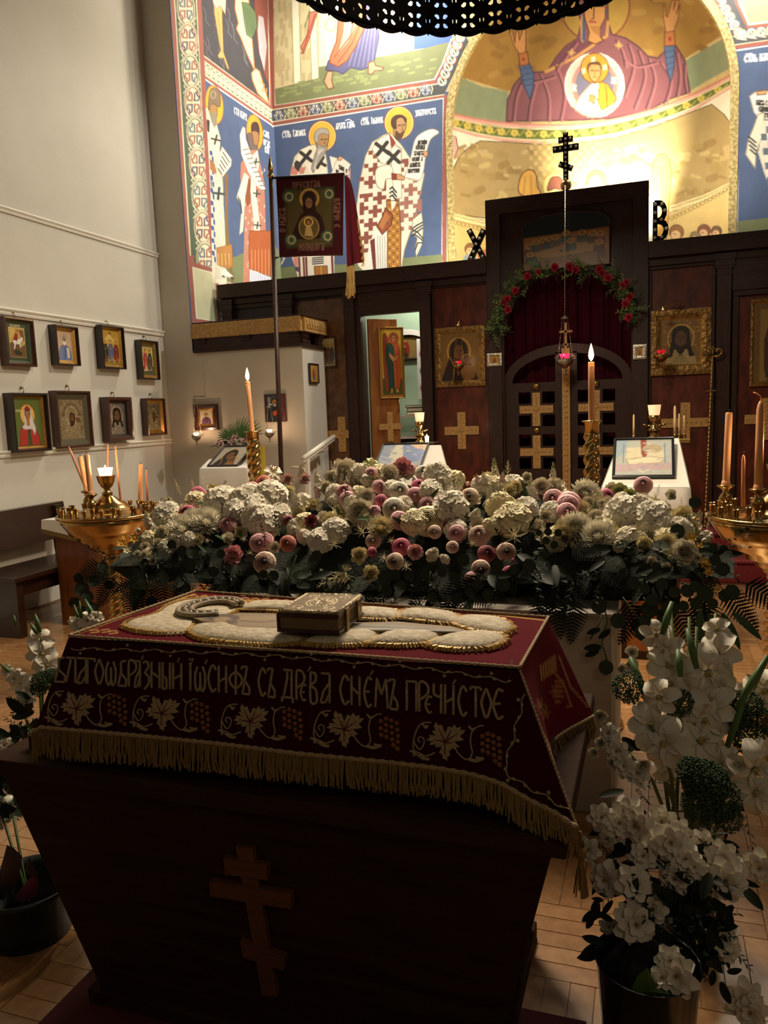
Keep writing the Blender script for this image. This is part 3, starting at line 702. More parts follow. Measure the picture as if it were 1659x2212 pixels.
A.L('#3a2418', 7, [(1185, 440), (1206, 434)]); A.L('#3a2418', 7, [(1226, 432), (1244, 434)]); A.L('#7a5230', 5, [(1218, 436), (1226, 476), (1212, 480)])
mural = A

# --- the apse: written in the enlargement (940, 0, x2.3074) ---
B = Art('#b99a4e')
B.fr(940, 0, 2.3074)
B.P('#94702f', [(0, -600), (1700, -600), (1700, 300), (1440, 170), (1250, 290), (900, 380), (360, 455), (130, 385), (0, 400)])
for q in range(60):
    x, y = random.uniform(200, 1400), random.uniform(-80, 400); B.L(random.choice(['#876428', '#a17f3c']), 26, [(x, y), (x+random.uniform(20, 60), y+random.uniform(-20, 20))])
B.P('#7f8a6a', [(100, 372), (130, 385), (230, 430), (365, 456), (355, 610), (220, 590), (60, 560), (60, 480)]); B.P('#7f8a6a', [(1250, 300), (1440, 190), (1490, 330), (1360, 400), (1260, 460)])
B.E('#a5873a', 797, 30, 172, 175, 0, out='#7c3526', ow=6)
rb, rd = '#7c4c52', '#502e38'
B.P(rb, [(355, 605), (360, 500), (395, 420), (440, 370), (500, 360), (560, 355), (600, 290), (650, 230), (712, 190), (728, 110), (700, 20), (760, -30), (860, -20), (862, 110), (880, 170), (950, 190), (1010, 230), (1060, 280), (1110, 290), (1150, 250), (1200, 230), (1245, 300), (1270, 460), (1180, 490), (1040, 560), (880, 590), (700, 600)], out=rd, ow=6)
B.P('#6a3a48', [(712, 190), (650, 230), (560, 355), (700, 300), (860, 190), (800, 215), (740, 205)])
B.L('#b98a4c', 10, [(735, 205), (728, 110), (740, 60)]); B.L('#b98a4c', 11, [(552, 358), (700, 285), (855, 180), (862, 110)])
for pts in ([(440, 380), (400, 480), (385, 600)], [(500, 400), (470, 520), (460, 606)], [(520, 370), (560, 480), (560, 604)], [(600, 330), (640, 460), (620, 600)], [(960, 220), (985, 330), (940, 480)], [(1010, 250), (1040, 380), (990, 540)],
            [(1060, 290), (1090, 400), (1050, 540)], [(1120, 310), (1170, 400), (1140, 520)], [(1200, 260), (1215, 380), (1200, 480)], [(1240, 320), (1240, 400), (1250, 460)], [(700, 210), (640, 290), (600, 350)], [(900, 200), (930, 260), (945, 330)], [(590, 380), (520, 400), (430, 420)], [(1100, 310), (1000, 330), (940, 300)]):
    B.L(rd, 6, pts, sm=True); B.L('#9a6266', 7, [(x+12, y+6) for x, y in pts], sm=True)
B.P('#3b5480', [(715, 30), (735, 80), (732, 200), (750, 215), (745, 60)]); B.P('#3b5480', [(835, 10), (860, 60), (840, 90)])
B.P('#c08c50', [(738, -10), (850, -10), (848, 90), (822, 140), (822, 185), (840, 200), (800, 220), (760, 205), (768, 160), (745, 90)], sm=False, out='#5a2f1a', ow=5)
B.P('#a5733c', [(768, 130), (822, 130), (822, 185), (790, 160)]); B.L('#5a2f1a', 5, [(792, 20), (790, 92), (776, 98)]); B.L('#9a3c34', 7, [(768, 108), (800, 110)]); B.L('#4a2a18', 6, [(748, 34), (778, 30)]); B.L('#4a2a18', 6, [(805, 28), (838, 32)])
for cx, cy in ((680, 262), (915, 225)): B.X('#c8a25a', cx, cy, 18, 4); B.X('#c8a25a', cx, cy, 14, 3, 45)
# raised hands with cuffs
B.P('#4d6286', [(420, 330), (470, 315), (492, 370), (488, 440), (472, 495), (440, 420)], out='#2c3a5a', ow=4); B.P('#a96a3c', [(416, 268), (460, 258), (468, 320), (422, 330)], out='#5a3418', ow=4); B.E('#8a2a20', 441, 296, 7, 10)
B.P('#bf8a52', [(372, 160), (385, 160), (398, 215), (402, 160), (412, 150), (420, 200), (440, 140), (452, 150), (452, 215), (450, 262), (418, 268), (390, 220)], out='#6b4224', ow=4)
B.P('#4d6286', [(1142, 230), (1195, 228), (1190, 330), (1175, 410), (1155, 340)], out='#2c3a5a', ow=4); B.P('#a96a3c', [(1145, 160), (1192, 154), (1196, 226), (1142, 230)], out='#5a3418', ow=4); B.E('#8a2a20', 1170, 194, 7, 12)
B.P('#c08c54', [(1138, 25), (1146, 24), (1150, 80), (1158, 84), (1182, 0), (1192, 0), (1188, 50), (1205, 0), (1216, 4), (1202, 70), (1222, 20), (1212, 90), (1190, 155), (1150, 160), (1138, 90)], out='#6b4224', ow=4)
for q in range(4): B.L('#2c3a5a', 3, [(1150, 260+q*30), (1190, 250+q*30)]); B.L('#2c3a5a', 3, [(425+q*4, 345+q*28), (486, 335+q*28)])
# medallion with the child
B.E('#d9b8a8', 795, 425, 145, 158, 0, out='#eee2d0', ow=7); B.E('#a87c74', 795, 425, 116, 128); B.E('#6c6a80', 795, 420, 95, 105)
B.P('#e6d9c0', [(690, 540), (720, 480), (780, 415), (830, 405), (880, 460), (905, 490), (880, 540), (800, 585), (740, 575)], out='#8d6a3a', ow=4)
B.P('#c9952c', [(820, 405), (860, 420), (905, 490), (880, 520), (830, 550), (810, 500)], out='#7a5218', ow=4); B.L('#7a5218', 4, [(850, 430), (860, 540)])
B.E('#b98e2c', 795, 340, 70, 75, 0, out='#6d3a20', ow=4)
B.P('#c49258', [(765, 335), (800, 312), (825, 335), (820, 385), (795, 410), (770, 385)], sm=True, out='#5a2f1a', ow=4)
B.P('#5b3a20', [(757, 350), (760, 320), (790, 305), (822, 312), (832, 350), (815, 325), (775, 325)], sm=True)
B.L('#3a2418', 4, [(778, 352), (790, 351)]); B.L('#3a2418', 4, [(802, 351), (814, 352)]); B.L('#6b4630', 3, [(796, 354), (795, 372)]); B.L('#9a3c34', 4, [(788, 384), (803, 384)])
B.P('#c08c54', [(772, 470), (800, 480), (792, 520), (765, 500)], out='#6b4630', ow=3)
B.T('#e9e2d4', 5, 'ІС', 684, 425, 9, 26); B.T('#e9e2d4', 5, 'ХС', 880, 388, 11, 26, 0); B.T('#f0e4c0', 4, 'ХІ', 780, 288, 8, 18); B.T('#f0e4c0', 4, 'ХІ', 732, 345, 7, 18); B.T('#f0e4c0', 4, 'ХІ', 836, 328, 8, 18)
# ring with flowers
up_ = [(60, 560), (200, 592), (350, 612), (540, 622), (720, 618), (900, 592), (1100, 540), (1300, 462), (1490, 365)]
lo_ = [(60, 638), (200, 680), (350, 705), (540, 716), (720, 706), (900, 682), (1100, 622), (1300, 545), (1490, 432)]
B.P('#d8a795', up_+lo_[::-1])
B.L('#c07868', 7, up_, sm=True); B.L('#c07868', 6, lo_, sm=True)
inn = [(x, y+20) for x, y in up_]+[(x, y-16) for x, y in lo_][::-1]
B.P('#5d6a2c', inn)
U = smooth_curve(up_, 8); Lw = smooth_curve(lo_, 8)
for k in range(3, len(U)-2, 3):
    c = (U[k]+Lw[k])/2
    for a in range(5): B.E('#c9b452', c[0]+11*math.cos(a*1.257+k), c[1]+11*math.sin(a*1.257+k), 9, 9)
    B.E('#8a7a2c', c[0], c[1], 4, 4)
    d = (U[min(k+1, len(U)-1)]+Lw[min(k+1, len(U)-1)])/2; B.L('#b7a850', 4, [(c[0]+14, c[1]-12), (d[0], d[1]+14), (d[0]+24, d[1]-12)])
B.L('#ddd4a8', 4, [(x, y+22) for x, y in up_], sm=True); B.L('#ddd4a8', 4, [(x, y-18) for x, y in lo_], sm=True)
# lower drum: gold ground, white spandrel, parapet and figures
D_ = Art('#c2ac74'); D_.ops = B.ops[:]; B = D_; B.t = (940, 0, 2.3074)
und = [(x, y) for x, y in lo_]
B.P('#e2dcc6', [(40, 640)]+und+[(1500, 1300), (40, 1300)])
B.P('#a08a58', [(70, 890), (110, 800), (160, 740), (225, 702), (350, 708), (540, 720), (720, 710), (900, 686), (1100, 626), (1300, 550), (1378, 520), (1440, 570), (1490, 640), (1490, 960), (1160, 1030), (700, 1060), (260, 1090), (70, 1060)], out='#5c4a22', ow=4)
for q in range(150):
    x, y = random.uniform(90, 1470), random.uniform(720, 1020); B.L(random.choice(['#8c7444', '#b5a06a', '#99834e']), random.choice([12, 20, 28]), [(x, y), (x+random.uniform(10, 40), y+random.uniform(-14, 14))])
for i in range(16):
    for j in range(9):
        if (i+j) % 2: B.P('#bca268', [(470+i*22, 700+j*26), (488+i*22, 700+j*26), (488+i*22, 722+j*26), (470+i*22, 722+j*26)])
B.L('#5c4a22', 3, [(70, 890), (110, 800), (160, 740), (225, 702)], sm=True)
B.E('#e3d3c4', 92, 730, 22, 58); 
for j in range(8): B.L('#8a4a44', 4, [(76, 690+j*12), (108, 694+j*12)])
B.L('#8a4a44', 4, [(72, 672), (104, 684), (114, 740), (96, 788), (76, 790)])
B.P('#d9c791', [(60, 1050), (260, 1098), (260, 1130), (60, 1086)]); B.P('#c6ad6a', [(60, 1086), (260, 1130), (260, 1400), (60, 1400)])
B.P('#d9c791', [(1160, 1026), (1340, 970), (1500, 890), (1500, 935), (1340, 1010), (1160, 1068)]); B.P('#cfb676', [(1160, 1068), (1340, 1010), (1500, 935), (1500, 1400), (1160, 1400)])
for off in (0, 14, 36): B.L('#8a7440', 3, [(1165, 1026+off), (1340, 968+off), (1490, 894+off)]); B.L('#8a7440', 3, [(70, 1054+off), (250, 1100+off)])
for k in range(16): B.R('#8a7440', 1180+k*19, 1086-k*8.4+(k*k*-.1), 9, 9, 3)
for k in range(9): B.R('#8a7440', 80+k*20, 1104+k*5, 9, 9, 3)
# angels
B.P('#c99c4a', [(418, 960), (420, 900), (440, 860), (475, 846), (502, 868), (510, 930), (525, 965), (470, 985)], sm=True, out='#5f3f1c', ow=5); B.L('#8a6528', 3, [(450, 880), (440, 970)]); B.L('#8a6528', 3, [(478, 870), (480, 970)])
B.E('#d6c078', 600, 930, 62, 66, 0, out='#a08238', ow=3); B.P('#7a4634', [(560, 950), (575, 890), (615, 880), (640, 910), (640, 950), (600, 940)], sm=True, out='#4a2418', ow=4)
B.E('#e0cf92', 800, 905, 75, 78, 0, out='#b09a52', ow=3); B.P('#a8683a', [(746, 930), (758, 870), (800, 845), (845, 868), (858, 930), (830, 900), (800, 870), (770, 905)], sm=True, out='#6a3a1c', ow=4); B.P('#d6ab78', [(768, 960), (770, 900), (800, 872), (832, 900), (834, 960)], sm=True, out='#8a5a34', ow=3); B.L('#4a2a18', 4, [(778, 912), (792, 910)]); B.L('#4a2a18', 4, [(808, 910), (824, 912)])
B.E('#cdbb78', 1010, 860, 56, 58, 0, out='#8a7440', ow=3); B.P('#ab9a80', [(960, 900), (975, 855), (1020, 845), (1045, 880), (1030, 920)], sm=True, out='#6f6246', ow=3)
B.P('#d2a24c', [(1095, 1000), (1085, 850), (1100, 785), (1130, 768), (1160, 785), (1176, 860), (1165, 1010), (1150, 1210), (1110, 1230), (1085, 1100)], sm=True, out='#7a5522', ow=5)
for q in range(4): B.L('#a87a30', 4, [(1108+q*15, 830), (1106+q*13, 1180)])
B.P('#dfd5c4', [(1070, 950), (1100, 980), (1112, 1050), (1080, 1100), (1066, 1050)], sm=True)
# onlookers over the screen
for cx, cy, r, hc in ((1203, 1156, 36, '#8b5f34'), (1340, 1150, 32, '#74422c'), (1402, 1152, 26, '#5c4434'), (1297, 1180, 26, '#8a7a5a'), (176, 1240, 28, '#7a5a34')):
    B.E(hc, cx, cy, r, r, 0, out='#4b2d18', ow=3); B.E('#d8b283', cx-r*.1, cy+r*.45, r*.72, r*.72, 0, out='#7a4c28', ow=3)
    B.P('#c9bd9c', [(cx-r*1.3, cy+r*2.4), (cx-r, cy+r*1.1), (cx+r, cy+r*1.1), (cx+r*1.6, cy+r*2.4)]); B.L('#4a2a18', 3, [(cx-r*.4, cy+r*.3), (cx-r*.1, cy+r*.3)])
B.P('#8a98a0', [(130, 1310), (150, 1270), (200, 1262), (215, 1320)]); B.P('#b8623a', [(212, 1258), (256, 1240), (256, 1300), (215, 1300)]); B.R('#8a8a78', 90, 1262, 14, 40, 4)
apse_art = B
# right part of the apse wall
Rr = Art(BLU); Rr.fr(940, 0, 2.3074)
Rr.P('#8f957a', [(1400, -500), (2000, -500), (2000, 140), (1760, 118), (1560, 135), (1505, 20)]); Rr.L('#e8e2cc', 7, [(1490, -60), (1560, 122), (2000, 60)])
Rr.P(RED, [(1470, -60), (1486, -60), (1560, 128), (1700, 112), (2000, 66), (2000, 80), (1700, 126), (1545, 146)])
Rr.P('#4a4c50', [(1370, -20), (1480, -20), (1530, 90), (1560, 150), (1700, 130), (2000, 86), (2000, 150), (1700, 200), (1480, 240)])
for q in range(12):
    x, y = (1425+q*22, 10+q*38) if q < 5 else (1530+(q-5)*48, 172-(q-5)*7); Rr.R(['#41507a', '#8b4038', '#6d744c'][q % 3], x, y, 24, 26, 5); Rr.R(CRM, x, y, 17, 19, 8); Rr.L(CRM, 6, [(x-10, y-14), (x+10, y+14)]); Rr.L(CRM, 5, [(x-24, y+20), (x+20, y+26)])
Rr.L(CRM, 5, [(1480, 226), (1700, 196), (2000, 150)]); Rr.P(RED, [(1480, 228), (2000, 152), (2000, 172), (1480, 248)]); Rr.L('#e8e6dc', 5, [(1486, 254), (2000, 178)])
Rr.P(RED, [(1385, 0), (1405, -10), (1470, 180), (1486, 250), (1500, 500), (1500, 1200), (1478, 1200), (1474, 500), (1466, 280), (1440, 140)])
Rr.L('#e8e6dc', 5, [(1488, 250), (1506, 520), (1504, 1200)])
Rr.P(GRN, [(1504, 1104), (1659, 1086), (2000, 1060), (2000, 1400), (1504, 1400)])
Rr.T('#dfe3e6', 5, 'СТЛЬ ВАСИЛІЙ', 1542, 278, 14, 32, -.1, 0, .18); Rr.L('#dfe3e6', 3, [(1548, 270), (1580, 266)])
Rr.P('#e3ddd3', [(1568, 480), (1600, 455), (1700, 450), (1900, 470), (1900, 760), (1640, 620), (1590, 560)], out='#9a9078', ow=4)
for t_, yy, xx in (('НАСЪ С', 500, 1600), ('ЕДИНО', 532, 1612), ('ЖЕГО', 564, 1624), ('ВЕРЕ', 596, 1640)): Rr.T(INK, 5, t_, xx, yy, 9, 22, .05, 0, .15)
Rr.P('#c09468', [(1600, 456), (1655, 448), (1650, 470), (1605, 474)], out='#6b4630', ow=4)
Rr.P('#dcd5bf', [(1610, 570), (1640, 560), (1640, 650), (1600, 760), (1595, 840), (1548, 770), (1560, 700), (1585, 640)], out='#8c8168', ow=4)
for q in range(4): Rr.L('#2f3336', 7, [(1562+q*3, 680+q*22), (1598, 710+q*20)])
Rr.P('#d8d0c0', [(1640, 600), (2000, 620), (2000, 1060), (1720, 1080), (1640, 860), (1610, 760)])
for i in range(8):
    for j in range(10):
        if (i+j) % 2: Rr.P('#5c6a74' if i < 2 else '#9a6a5c', [(1618+i*30+j*5, 630+j*36), (1648+i*30+j*5, 630+j*36), (1650+i*30+j*5, 664+j*36), (1620+i*30+j*5, 664+j*36)])

# surfaces
def lin_(a, b, n): return np.linspace(a, b, n)
P = quad_grid((XS, YP, 7.9), (XS, YB, 7.9), (XS, YB, 2.2), (XS, YP, 2.2), 210, 700)
struct(painted('wall_sanctuary_left', P, mural, fresco))
mb = MB(); mb.span((XS-.15, YP+.35, 0), (XS-.003, YB, 8)); mb.span((XS-.004, YP+.002, 0), (XS, YB, 2.2)); struct(mb.build('wall_sanctuary_left_core', mint))
zs = lin_(7.6, 3.0, 640)
xl = np.array([AX-math.sqrt(max(0, AR**2-max(0, z-AZ)**2)) if z < AZ+AR else AX for z in zs])
xr = 2*AX-xl
u = lin_(0, 1, 340)[None, :]
X1 = XS*(1-u)+xl[:, None]*u; Z1 = np.repeat(zs[:, None], 340, 1)
struct(painted('wall_apse_left', np.stack([X1, np.full_like(X1, YB), Z1], -1), mural, fresco))
u = lin_(0, 1, 130)[None, :]**1.0
X1 = xr[:, None]*(1-u)+2.6*u; Z1 = np.repeat(zs[:, None], 130, 1)
struct(painted('wall_apse_right', np.stack([X1, np.full_like(X1, YB), Z1], -1), Rr, fresco))
mb = MB(); mb.span((XS, YB+.002, 0), (AX-AR, YB+.12, 3.0)); mb.span((AX+AR, YB+.002, 0), (3.3, YB+.12, 3.0)); mb.span((2.6, YB, 3.0), (3.3, YB+.12, 8)); struct(mb.build('wall_apse_lower', plaster))
# drum and half dome
ra = 1.6
th = lin_(math.pi, 0, 300); zz = lin_(5.3, 2.9, 190)
P = np.stack([np.repeat((AX+ra*np.cos(th))[None], 190, 0), np.repeat((YB+AD*np.sin(th))[None], 190, 0), np.repeat(zz[:, None], 300, 1)], -1)
struct(painted('wall_apse_drum', P, apse_art, fresco))
ph = lin_(math.pi/2, 0, 150)
P = np.stack([AX+ra*np.cos(th)[None]*np.cos(ph)[:, None], YB+AD*np.sin(th)[None]*np.cos(ph)[:, None], np.repeat((5.3+1.45*np.sin(ph))[:, None], 300, 1)], -1)
struct(painted('ceiling_apse_dome', P, apse_art, fresco))
# arch reveal with its gilt ornament
arc = []
pts = [(AX-AR, 3.0)]+[(AX+AR*math.cos(a), AZ+AR*math.sin(a)) for a in np.linspace(math.pi, 0, 41)]+[(AX+AR, 3.0)]
mb = MB()
for (x0, z0), (x1, z1) in zip(pts[:-1], pts[1:]): mb.add([(x0, YB-.012, z0), (x1, YB-.012, z1), (x1, YB+.06, z1), (x0, YB+.06, z0)], [(0, 1, 2, 3)], True)
k = 1.055
op = [(AX+(x-AX)*k, AZ+(z-AZ)*k if z > AZ else z) for x, z in pts]
for i in range(len(pts)-1): mb.add([(pts[i][0], YB-.012, pts[i][1]), (pts[i+1][0], YB-.012, pts[i+1][1]), (op[i+1][0], YB-.012, op[i+1][1]), (op[i][0], YB-.012, op[i][1])], [(0, 1, 2, 3)], True)
struct(mb.build('trim_4', M('gilt_ornament', '#c9b47a', .6, col2='#7d6a34', vscale=28)))
# ================================================================ pictures in frames
def framed(name, label, cat, O, U, V, N, depth, fw_, fmat, art, pmat, group=None, inner=None, hh=130, n=70, liner=0, rec=.5, res=None, parent=None):
    """O = bottom left of the front face, U along the width, V up, N towards the viewer; art frame is 100 x hh, top left origin"""
    O, U, V, N = (Vector(x) for x in (O, U, V, N)); W_, H_ = U.length, V.length; u, v, nn = U.normalized(), V.normalized(), N.normalized()
    t = thing(name, label, cat, O-nn*depth, group) if parent is None else bpy.data.objects.new(name, None)
    if parent is not None: C.objects.link(t); t.parent = parent; t.location = (O-nn*depth)-world_loc(parent)
    def ring(mb, a, b, za, zb, zo):   # from inset a to inset b, outer height za at a, zb at b, base zo
        def rect(i, z): return [O+u*i+v*i+nn*z, O+u*(W_-i)+v*i+nn*z, O+u*(W_-i)+v*(H_-i)+nn*z, O+u*i+v*(H_-i)+nn*z]
        A0, A1, B1, B0 = rect(a, zo), rect(a, za), rect(b, zb), rect(b, zo)
        o = A0+A1+B1+B0; mb.add(o, [(4*r+i, 4*r+(i+1) % 4, 4*((r+1) % 4)+(i+1) % 4, 4*((r+1) % 4)+i) for r in range(4) for i in range(4)])
    mb = MB(); ring(mb, 0, fw_*.55, -.002, 0, -depth); ring(mb, fw_*.55, fw_, -.004, -depth*rec*.6, -depth)
    mb.build('frame', fmat, t)
    a = fw_
    if liner:
        mb = MB(); ring(mb, a, a+liner, -depth*rec*.6, -depth*rec, -depth); mb.build('liner', inner or gold_carv, t); a += liner
    nv = int(n*H_/max(W_, .01)); nv = max(20, min(nv, 200))
    z = -depth*rec-.001
    P = quad_grid(*[O+u*x+v*y+nn*z for x, y in ((a, H_-a), (W_-a, H_-a), (W_-a, a), (a, a))], n, nv)
    painted('picture', P, art, pmat, t, uv_grid(n, nv, 100, hh))
    mb = MB(); q = [O+u*x+v*y+nn*(z-.002) for x, y in ((a, a), (W_-a, a), (W_-a, H_-a), (a, H_-a))]; mb.hexa([p-nn*(depth+z-.002) for p in q], q); mb.build('backing', iron, t)
    return t
SK, SKO = '#b5834f', '#5b3822'
def head(a, x, y, r, hair='#4a3020', beard=None, halo='#d6a93c', hr=1.9, hd='#7a3a24', sk=SK, veil=None):
    if halo: a.E(halo, x, y, r*hr, r*hr, 0, out=hd, ow=1)
    a.E(hair, x, y-r*.15, r*1.05, r*1.2)
    if veil: a.E(veil, x, y-r*.05, r*1.15, r*1.35)
    a.E(sk, x, y+r*.05, r*.72, r*.95)
    if beard: a.P(beard, [(x-r*.7, y+r*.3), (x-r*.3, y+r*.45), (x+r*.3, y+r*.45), (x+r*.7, y+r*.3), (x+r*.4, y+r*1.2), (x, y+r*1.6), (x-r*.4, y+r*1.2)], sm=True)
    for s in (-1, 1): a.L('#2f1c12', r*.13, [(x+s*r*.18, y-r*.1), (x+s*r*.45, y-r*.1)]); a.L('#4a2c1a', r*.09, [(x+s*r*.14, y-r*.26), (x+s*r*.48, y-r*.3)])
    a.L('#6b4026', r*.1, [(x, y-r*.1), (x+r*.03, y+r*.28), (x-r*.1, y+r*.3)]); a.L('#8a3c30', r*.12, [(x-r*.16, y+r*.52), (x+r*.16, y+r*.52)])
def standing(a, x, y, h, robe, under, hair='#4a3020', beard=None, halo='#d6a93c'):
    w_ = h*.15
    a.P(under, [(x-w_*.7, y+h*.2), (x+w_*.7, y+h*.2), (x+w_, y+h*.95), (x-w_, y+h*.95)]); a.P(robe, [(x-w_*.6, y+h*.14), (x+w_*.6, y+h*.14), (x+w_*1.2, y+h*.4), (x+w_*1.1, y+h*.8), (x+w_*.3, y+h*.7), (x, y+h*.3), (x-w_*.3, y+h*.85), (x-w_*1.1, y+h*.86), (x-w_*1.2, y+h*.4)], out='#2a1a12', ow=.7)
    for q in (-1, 0, 1): a.L('#2a1a12', .6, [(x+q*w_*.4, y+h*.35), (x+q*w_*.6, y+h*.85)])
    a.P(SK, [(x-w_*.2, y+h*.38), (x+w_*.3, y+h*.34), (x+w_*.3, y+h*.4), (x-w_*.1, y+h*.43)]); a.P('#3a2418', [(x-w_*.6, y+h*.95), (x-w_*.1, y+h*.95), (x-w_*.2, y+h), (x-w_*.8, y+h)]); a.P('#3a2418', [(x+w_*.1, y+h*.95), (x+w_*.6, y+h*.95), (x+w_*.8, y+h), (x+w_*.2, y+h)])
    head(a, x, y+h*.08, h*.05, hair, beard, halo)
def bust(a, x, y, r, robe, under=None):
    a.P(robe, [(x-r*.6, y+r*1.1), (x-r*1.9, y+r*1.9), (x-r*2.6, y+r*3.4), (x-r*2.9, y+r*6.5), (x+r*2.9, y+r*6.5), (x+r*2.6, y+r*3.4), (x+r*1.9, y+r*1.9), (x+r*.6, y+r*1.1)], out='#2a1612', ow=1)
    if under: a.P(under, [(x-r*.5, y+r), (x+r*.5, y+r), (x+r*.7, y+r*2.6), (x+r*.3, y+r*5), (x-r*.5, y+r*6.5), (x-r*.5, y+r*3)])
    for s in (-1, 1):
        for q in range(3): a.L('#00000055'[:7] if False else '#3a1a16', .8, [(x+s*r*(.8+q*.5), y+r*(2+q*.3)), (x+s*r*(1+q*.6), y+r*6)])
def art_george():
    a = Art('#38412a'); a.P('#b89a4a', [(14, 14), (86, 14), (86, 118), (14, 118)], out='#d8c98c', ow=1.5); a.P('#c9a860', [(20, 16), (50, 18), (44, 50), (34, 32), (26, 48)]); a.P('#7a4a30', [(60, 20), (84, 20), (84, 60), (70, 54)])
    a.P('#6a4a2c', [(14, 70), (40, 60), (70, 80), (86, 70), (86, 118), (14, 118)])
    a.P('#d9d2c4', [(28, 62), (40, 50), (60, 52), (72, 44), (80, 50), (74, 60), (66, 66), (66, 84), (60, 84), (58, 72), (42, 74), (36, 92), (30, 90), (34, 74)], out='#3a2a1a', ow=1)
    a.P('#8a2c24', [(44, 30), (56, 30), (52, 60), (30, 58)]); head(a, 51, 26, 4.5); a.L('#3a2a1a', 1, [(58, 22), (36, 104)])
    a.P('#23331f', [(30, 96), (50, 92), (70, 104), (60, 112), (36, 108)], out='#101a0e', ow=1); a.T('#c9b88a', 1.2, 'СВ ГЕОРГІЙ', 22, 4, 4, 7); return a
def art_elder():
    a = Art('#b39274'); a.P('#c2a184', [(4, 4), (96, 4), (96, 126), (4, 126)]); bust(a, 50, 42, 15, '#6f7ba0', '#56638c'); a.L('#8f9abb', 2, [(30, 80), (26, 120)]); a.L('#8f9abb', 2, [(70, 78), (66, 120)])
    a.P('#d8cdb8', [(60, 74), (78, 72), (80, 118), (64, 120)], out='#6b5a48', ow=1)
    for q in range(5): a.L('#5a4a3c', 1, [(64, 82+q*7), (76, 81+q*7)])
    head(a, 50, 38, 15, '#8d8880', '#d8d3ca', '#c4a98c', 1.7, '#7a5a44', '#a9825c'); return a
def art_three():
    a = Art('#b9913a'); a.E('#7a3a26', 50, 12, 7, 5)
    for q in range(7): a.L('#e6cf86', 1.5, [(46, 14), (8+q*12, 48)])
    standing(a, 20, 38, 82, '#33352a', '#6a4a34'); standing(a, 50, 36, 84, '#54607a', '#8a7a68', beard='#c9c2b4'); standing(a, 80, 38, 82, '#7a2c24', '#a5502f'); a.P('#8a7434', [(0, 120), (100, 120), (100, 130), (0, 130)]); return a
def art_two():
    a = Art('#55553a'); a.P('#c2a45c', [(8, 8), (92, 8), (92, 122), (8, 122)]); a.P('#4c5030', [(8, 92), (92, 92), (92, 122), (8, 122)]); standing(a, 32, 18, 100, '#a3402c', '#c9a07a'); standing(a, 68, 18, 100, '#33402c', '#7a6a4c'); return a
def art_queen():
    a = Art('#55602a'); a.P('#5d6a2e', [(5, 5), (95, 5), (95, 126), (5, 126)]); a.E('#dfae48', 50, 44, 26, 29, 0, out='#8a3a20', ow=1.5)
    a.P('#b03226', [(34, 72), (20, 84), (16, 112), (14, 128), (44, 128), (50, 100), (56, 128), (90, 128), (86, 104), (78, 84), (64, 72)], out='#5a1810', ow=1.2); a.P('#3f4a26', [(46, 84), (56, 84), (60, 128), (42, 128)])
    a.P('#cfc6bd', [(38, 30), (50, 20), (64, 30), (68, 58), (76, 82), (70, 100), (62, 84), (40, 84), (28, 78), (38, 66), (34, 48)], sm=True, out='#8a8078', ow=1)
    a.P('#9a2c28', [(40, 28), (50, 18), (62, 28), (60, 34), (42, 34)]); a.E('#3a2218', 50, 42, 11, 13); a.E('#a5713f', 50, 46, 9.5, 13); a.P('#a5713f', [(44, 56), (56, 56), (56, 74), (44, 74)])
    for s in (-1, 1): a.L('#2a160c', 1.2, [(50+s*2.5, 43), (50+s*6.5, 43)])
    a.L('#5a3018', 1, [(50, 44), (51, 50), (48, 51)]); a.L('#8a2c24', 1.2, [(47, 54), (53, 54)]); a.L('#2a160c', 1.4, [(50, 84), (50, 104)]); a.L('#2a160c', 1.2, [(45, 90), (55, 90)])
    for q in range(4): a.L('#8a241c', 1, [(24+q*5, 90), (20+q*5, 126)]); a.L('#8a241c', 1, [(66+q*5, 92), (68+q*5, 126)])
    a.T('#d6ce9a', .9, 'СВ МЧЦ', 10, 30, 3, 5); return a
def art_madonna_cover(base='#a5936c', dark='#5a4326', face='#4a2d1c', liner=None):
    a = Art(base)
    for q in range(260):
        x, y = random.uniform(3, 97), random.uniform(3, 127); a.L(random.choice(['#8a7850', '#c9b88c', '#d6c9a0']), 1.2, [(x, y), (x+random.uniform(-4, 4), y+random.uniform(-4, 4))])
    for q in range(26):
        t = math.pi*(q/25); a.L(dark, 1.6, [(48-26*math.cos(t), 52-30*math.sin(t)), (48-37*math.cos(t), 52-42*math.sin(t))])
    a.R('#d6c9a0', 48, 52, 25, 30, 2); a.P(face, [(40, 66), (40, 50), (50, 42), (62, 50), (64, 64), (56, 84), (42, 88)], sm=True); a.E('#8a5c34', 51, 60, 7.5, 11); a.E(face, 75, 68, 8, 9); a.E('#8a5c34', 75, 69, 5.5, 7)
    for s in (-1, 1): a.L('#20120a', 1, [(51+s*2, 57), (51+s*5, 57)])
    for x, y in ((10, 12), (90, 12), (10, 50), (90, 46), (12, 90), (90, 96)): a.R(dark, x, y, 4, 8, 1.2)
    return a
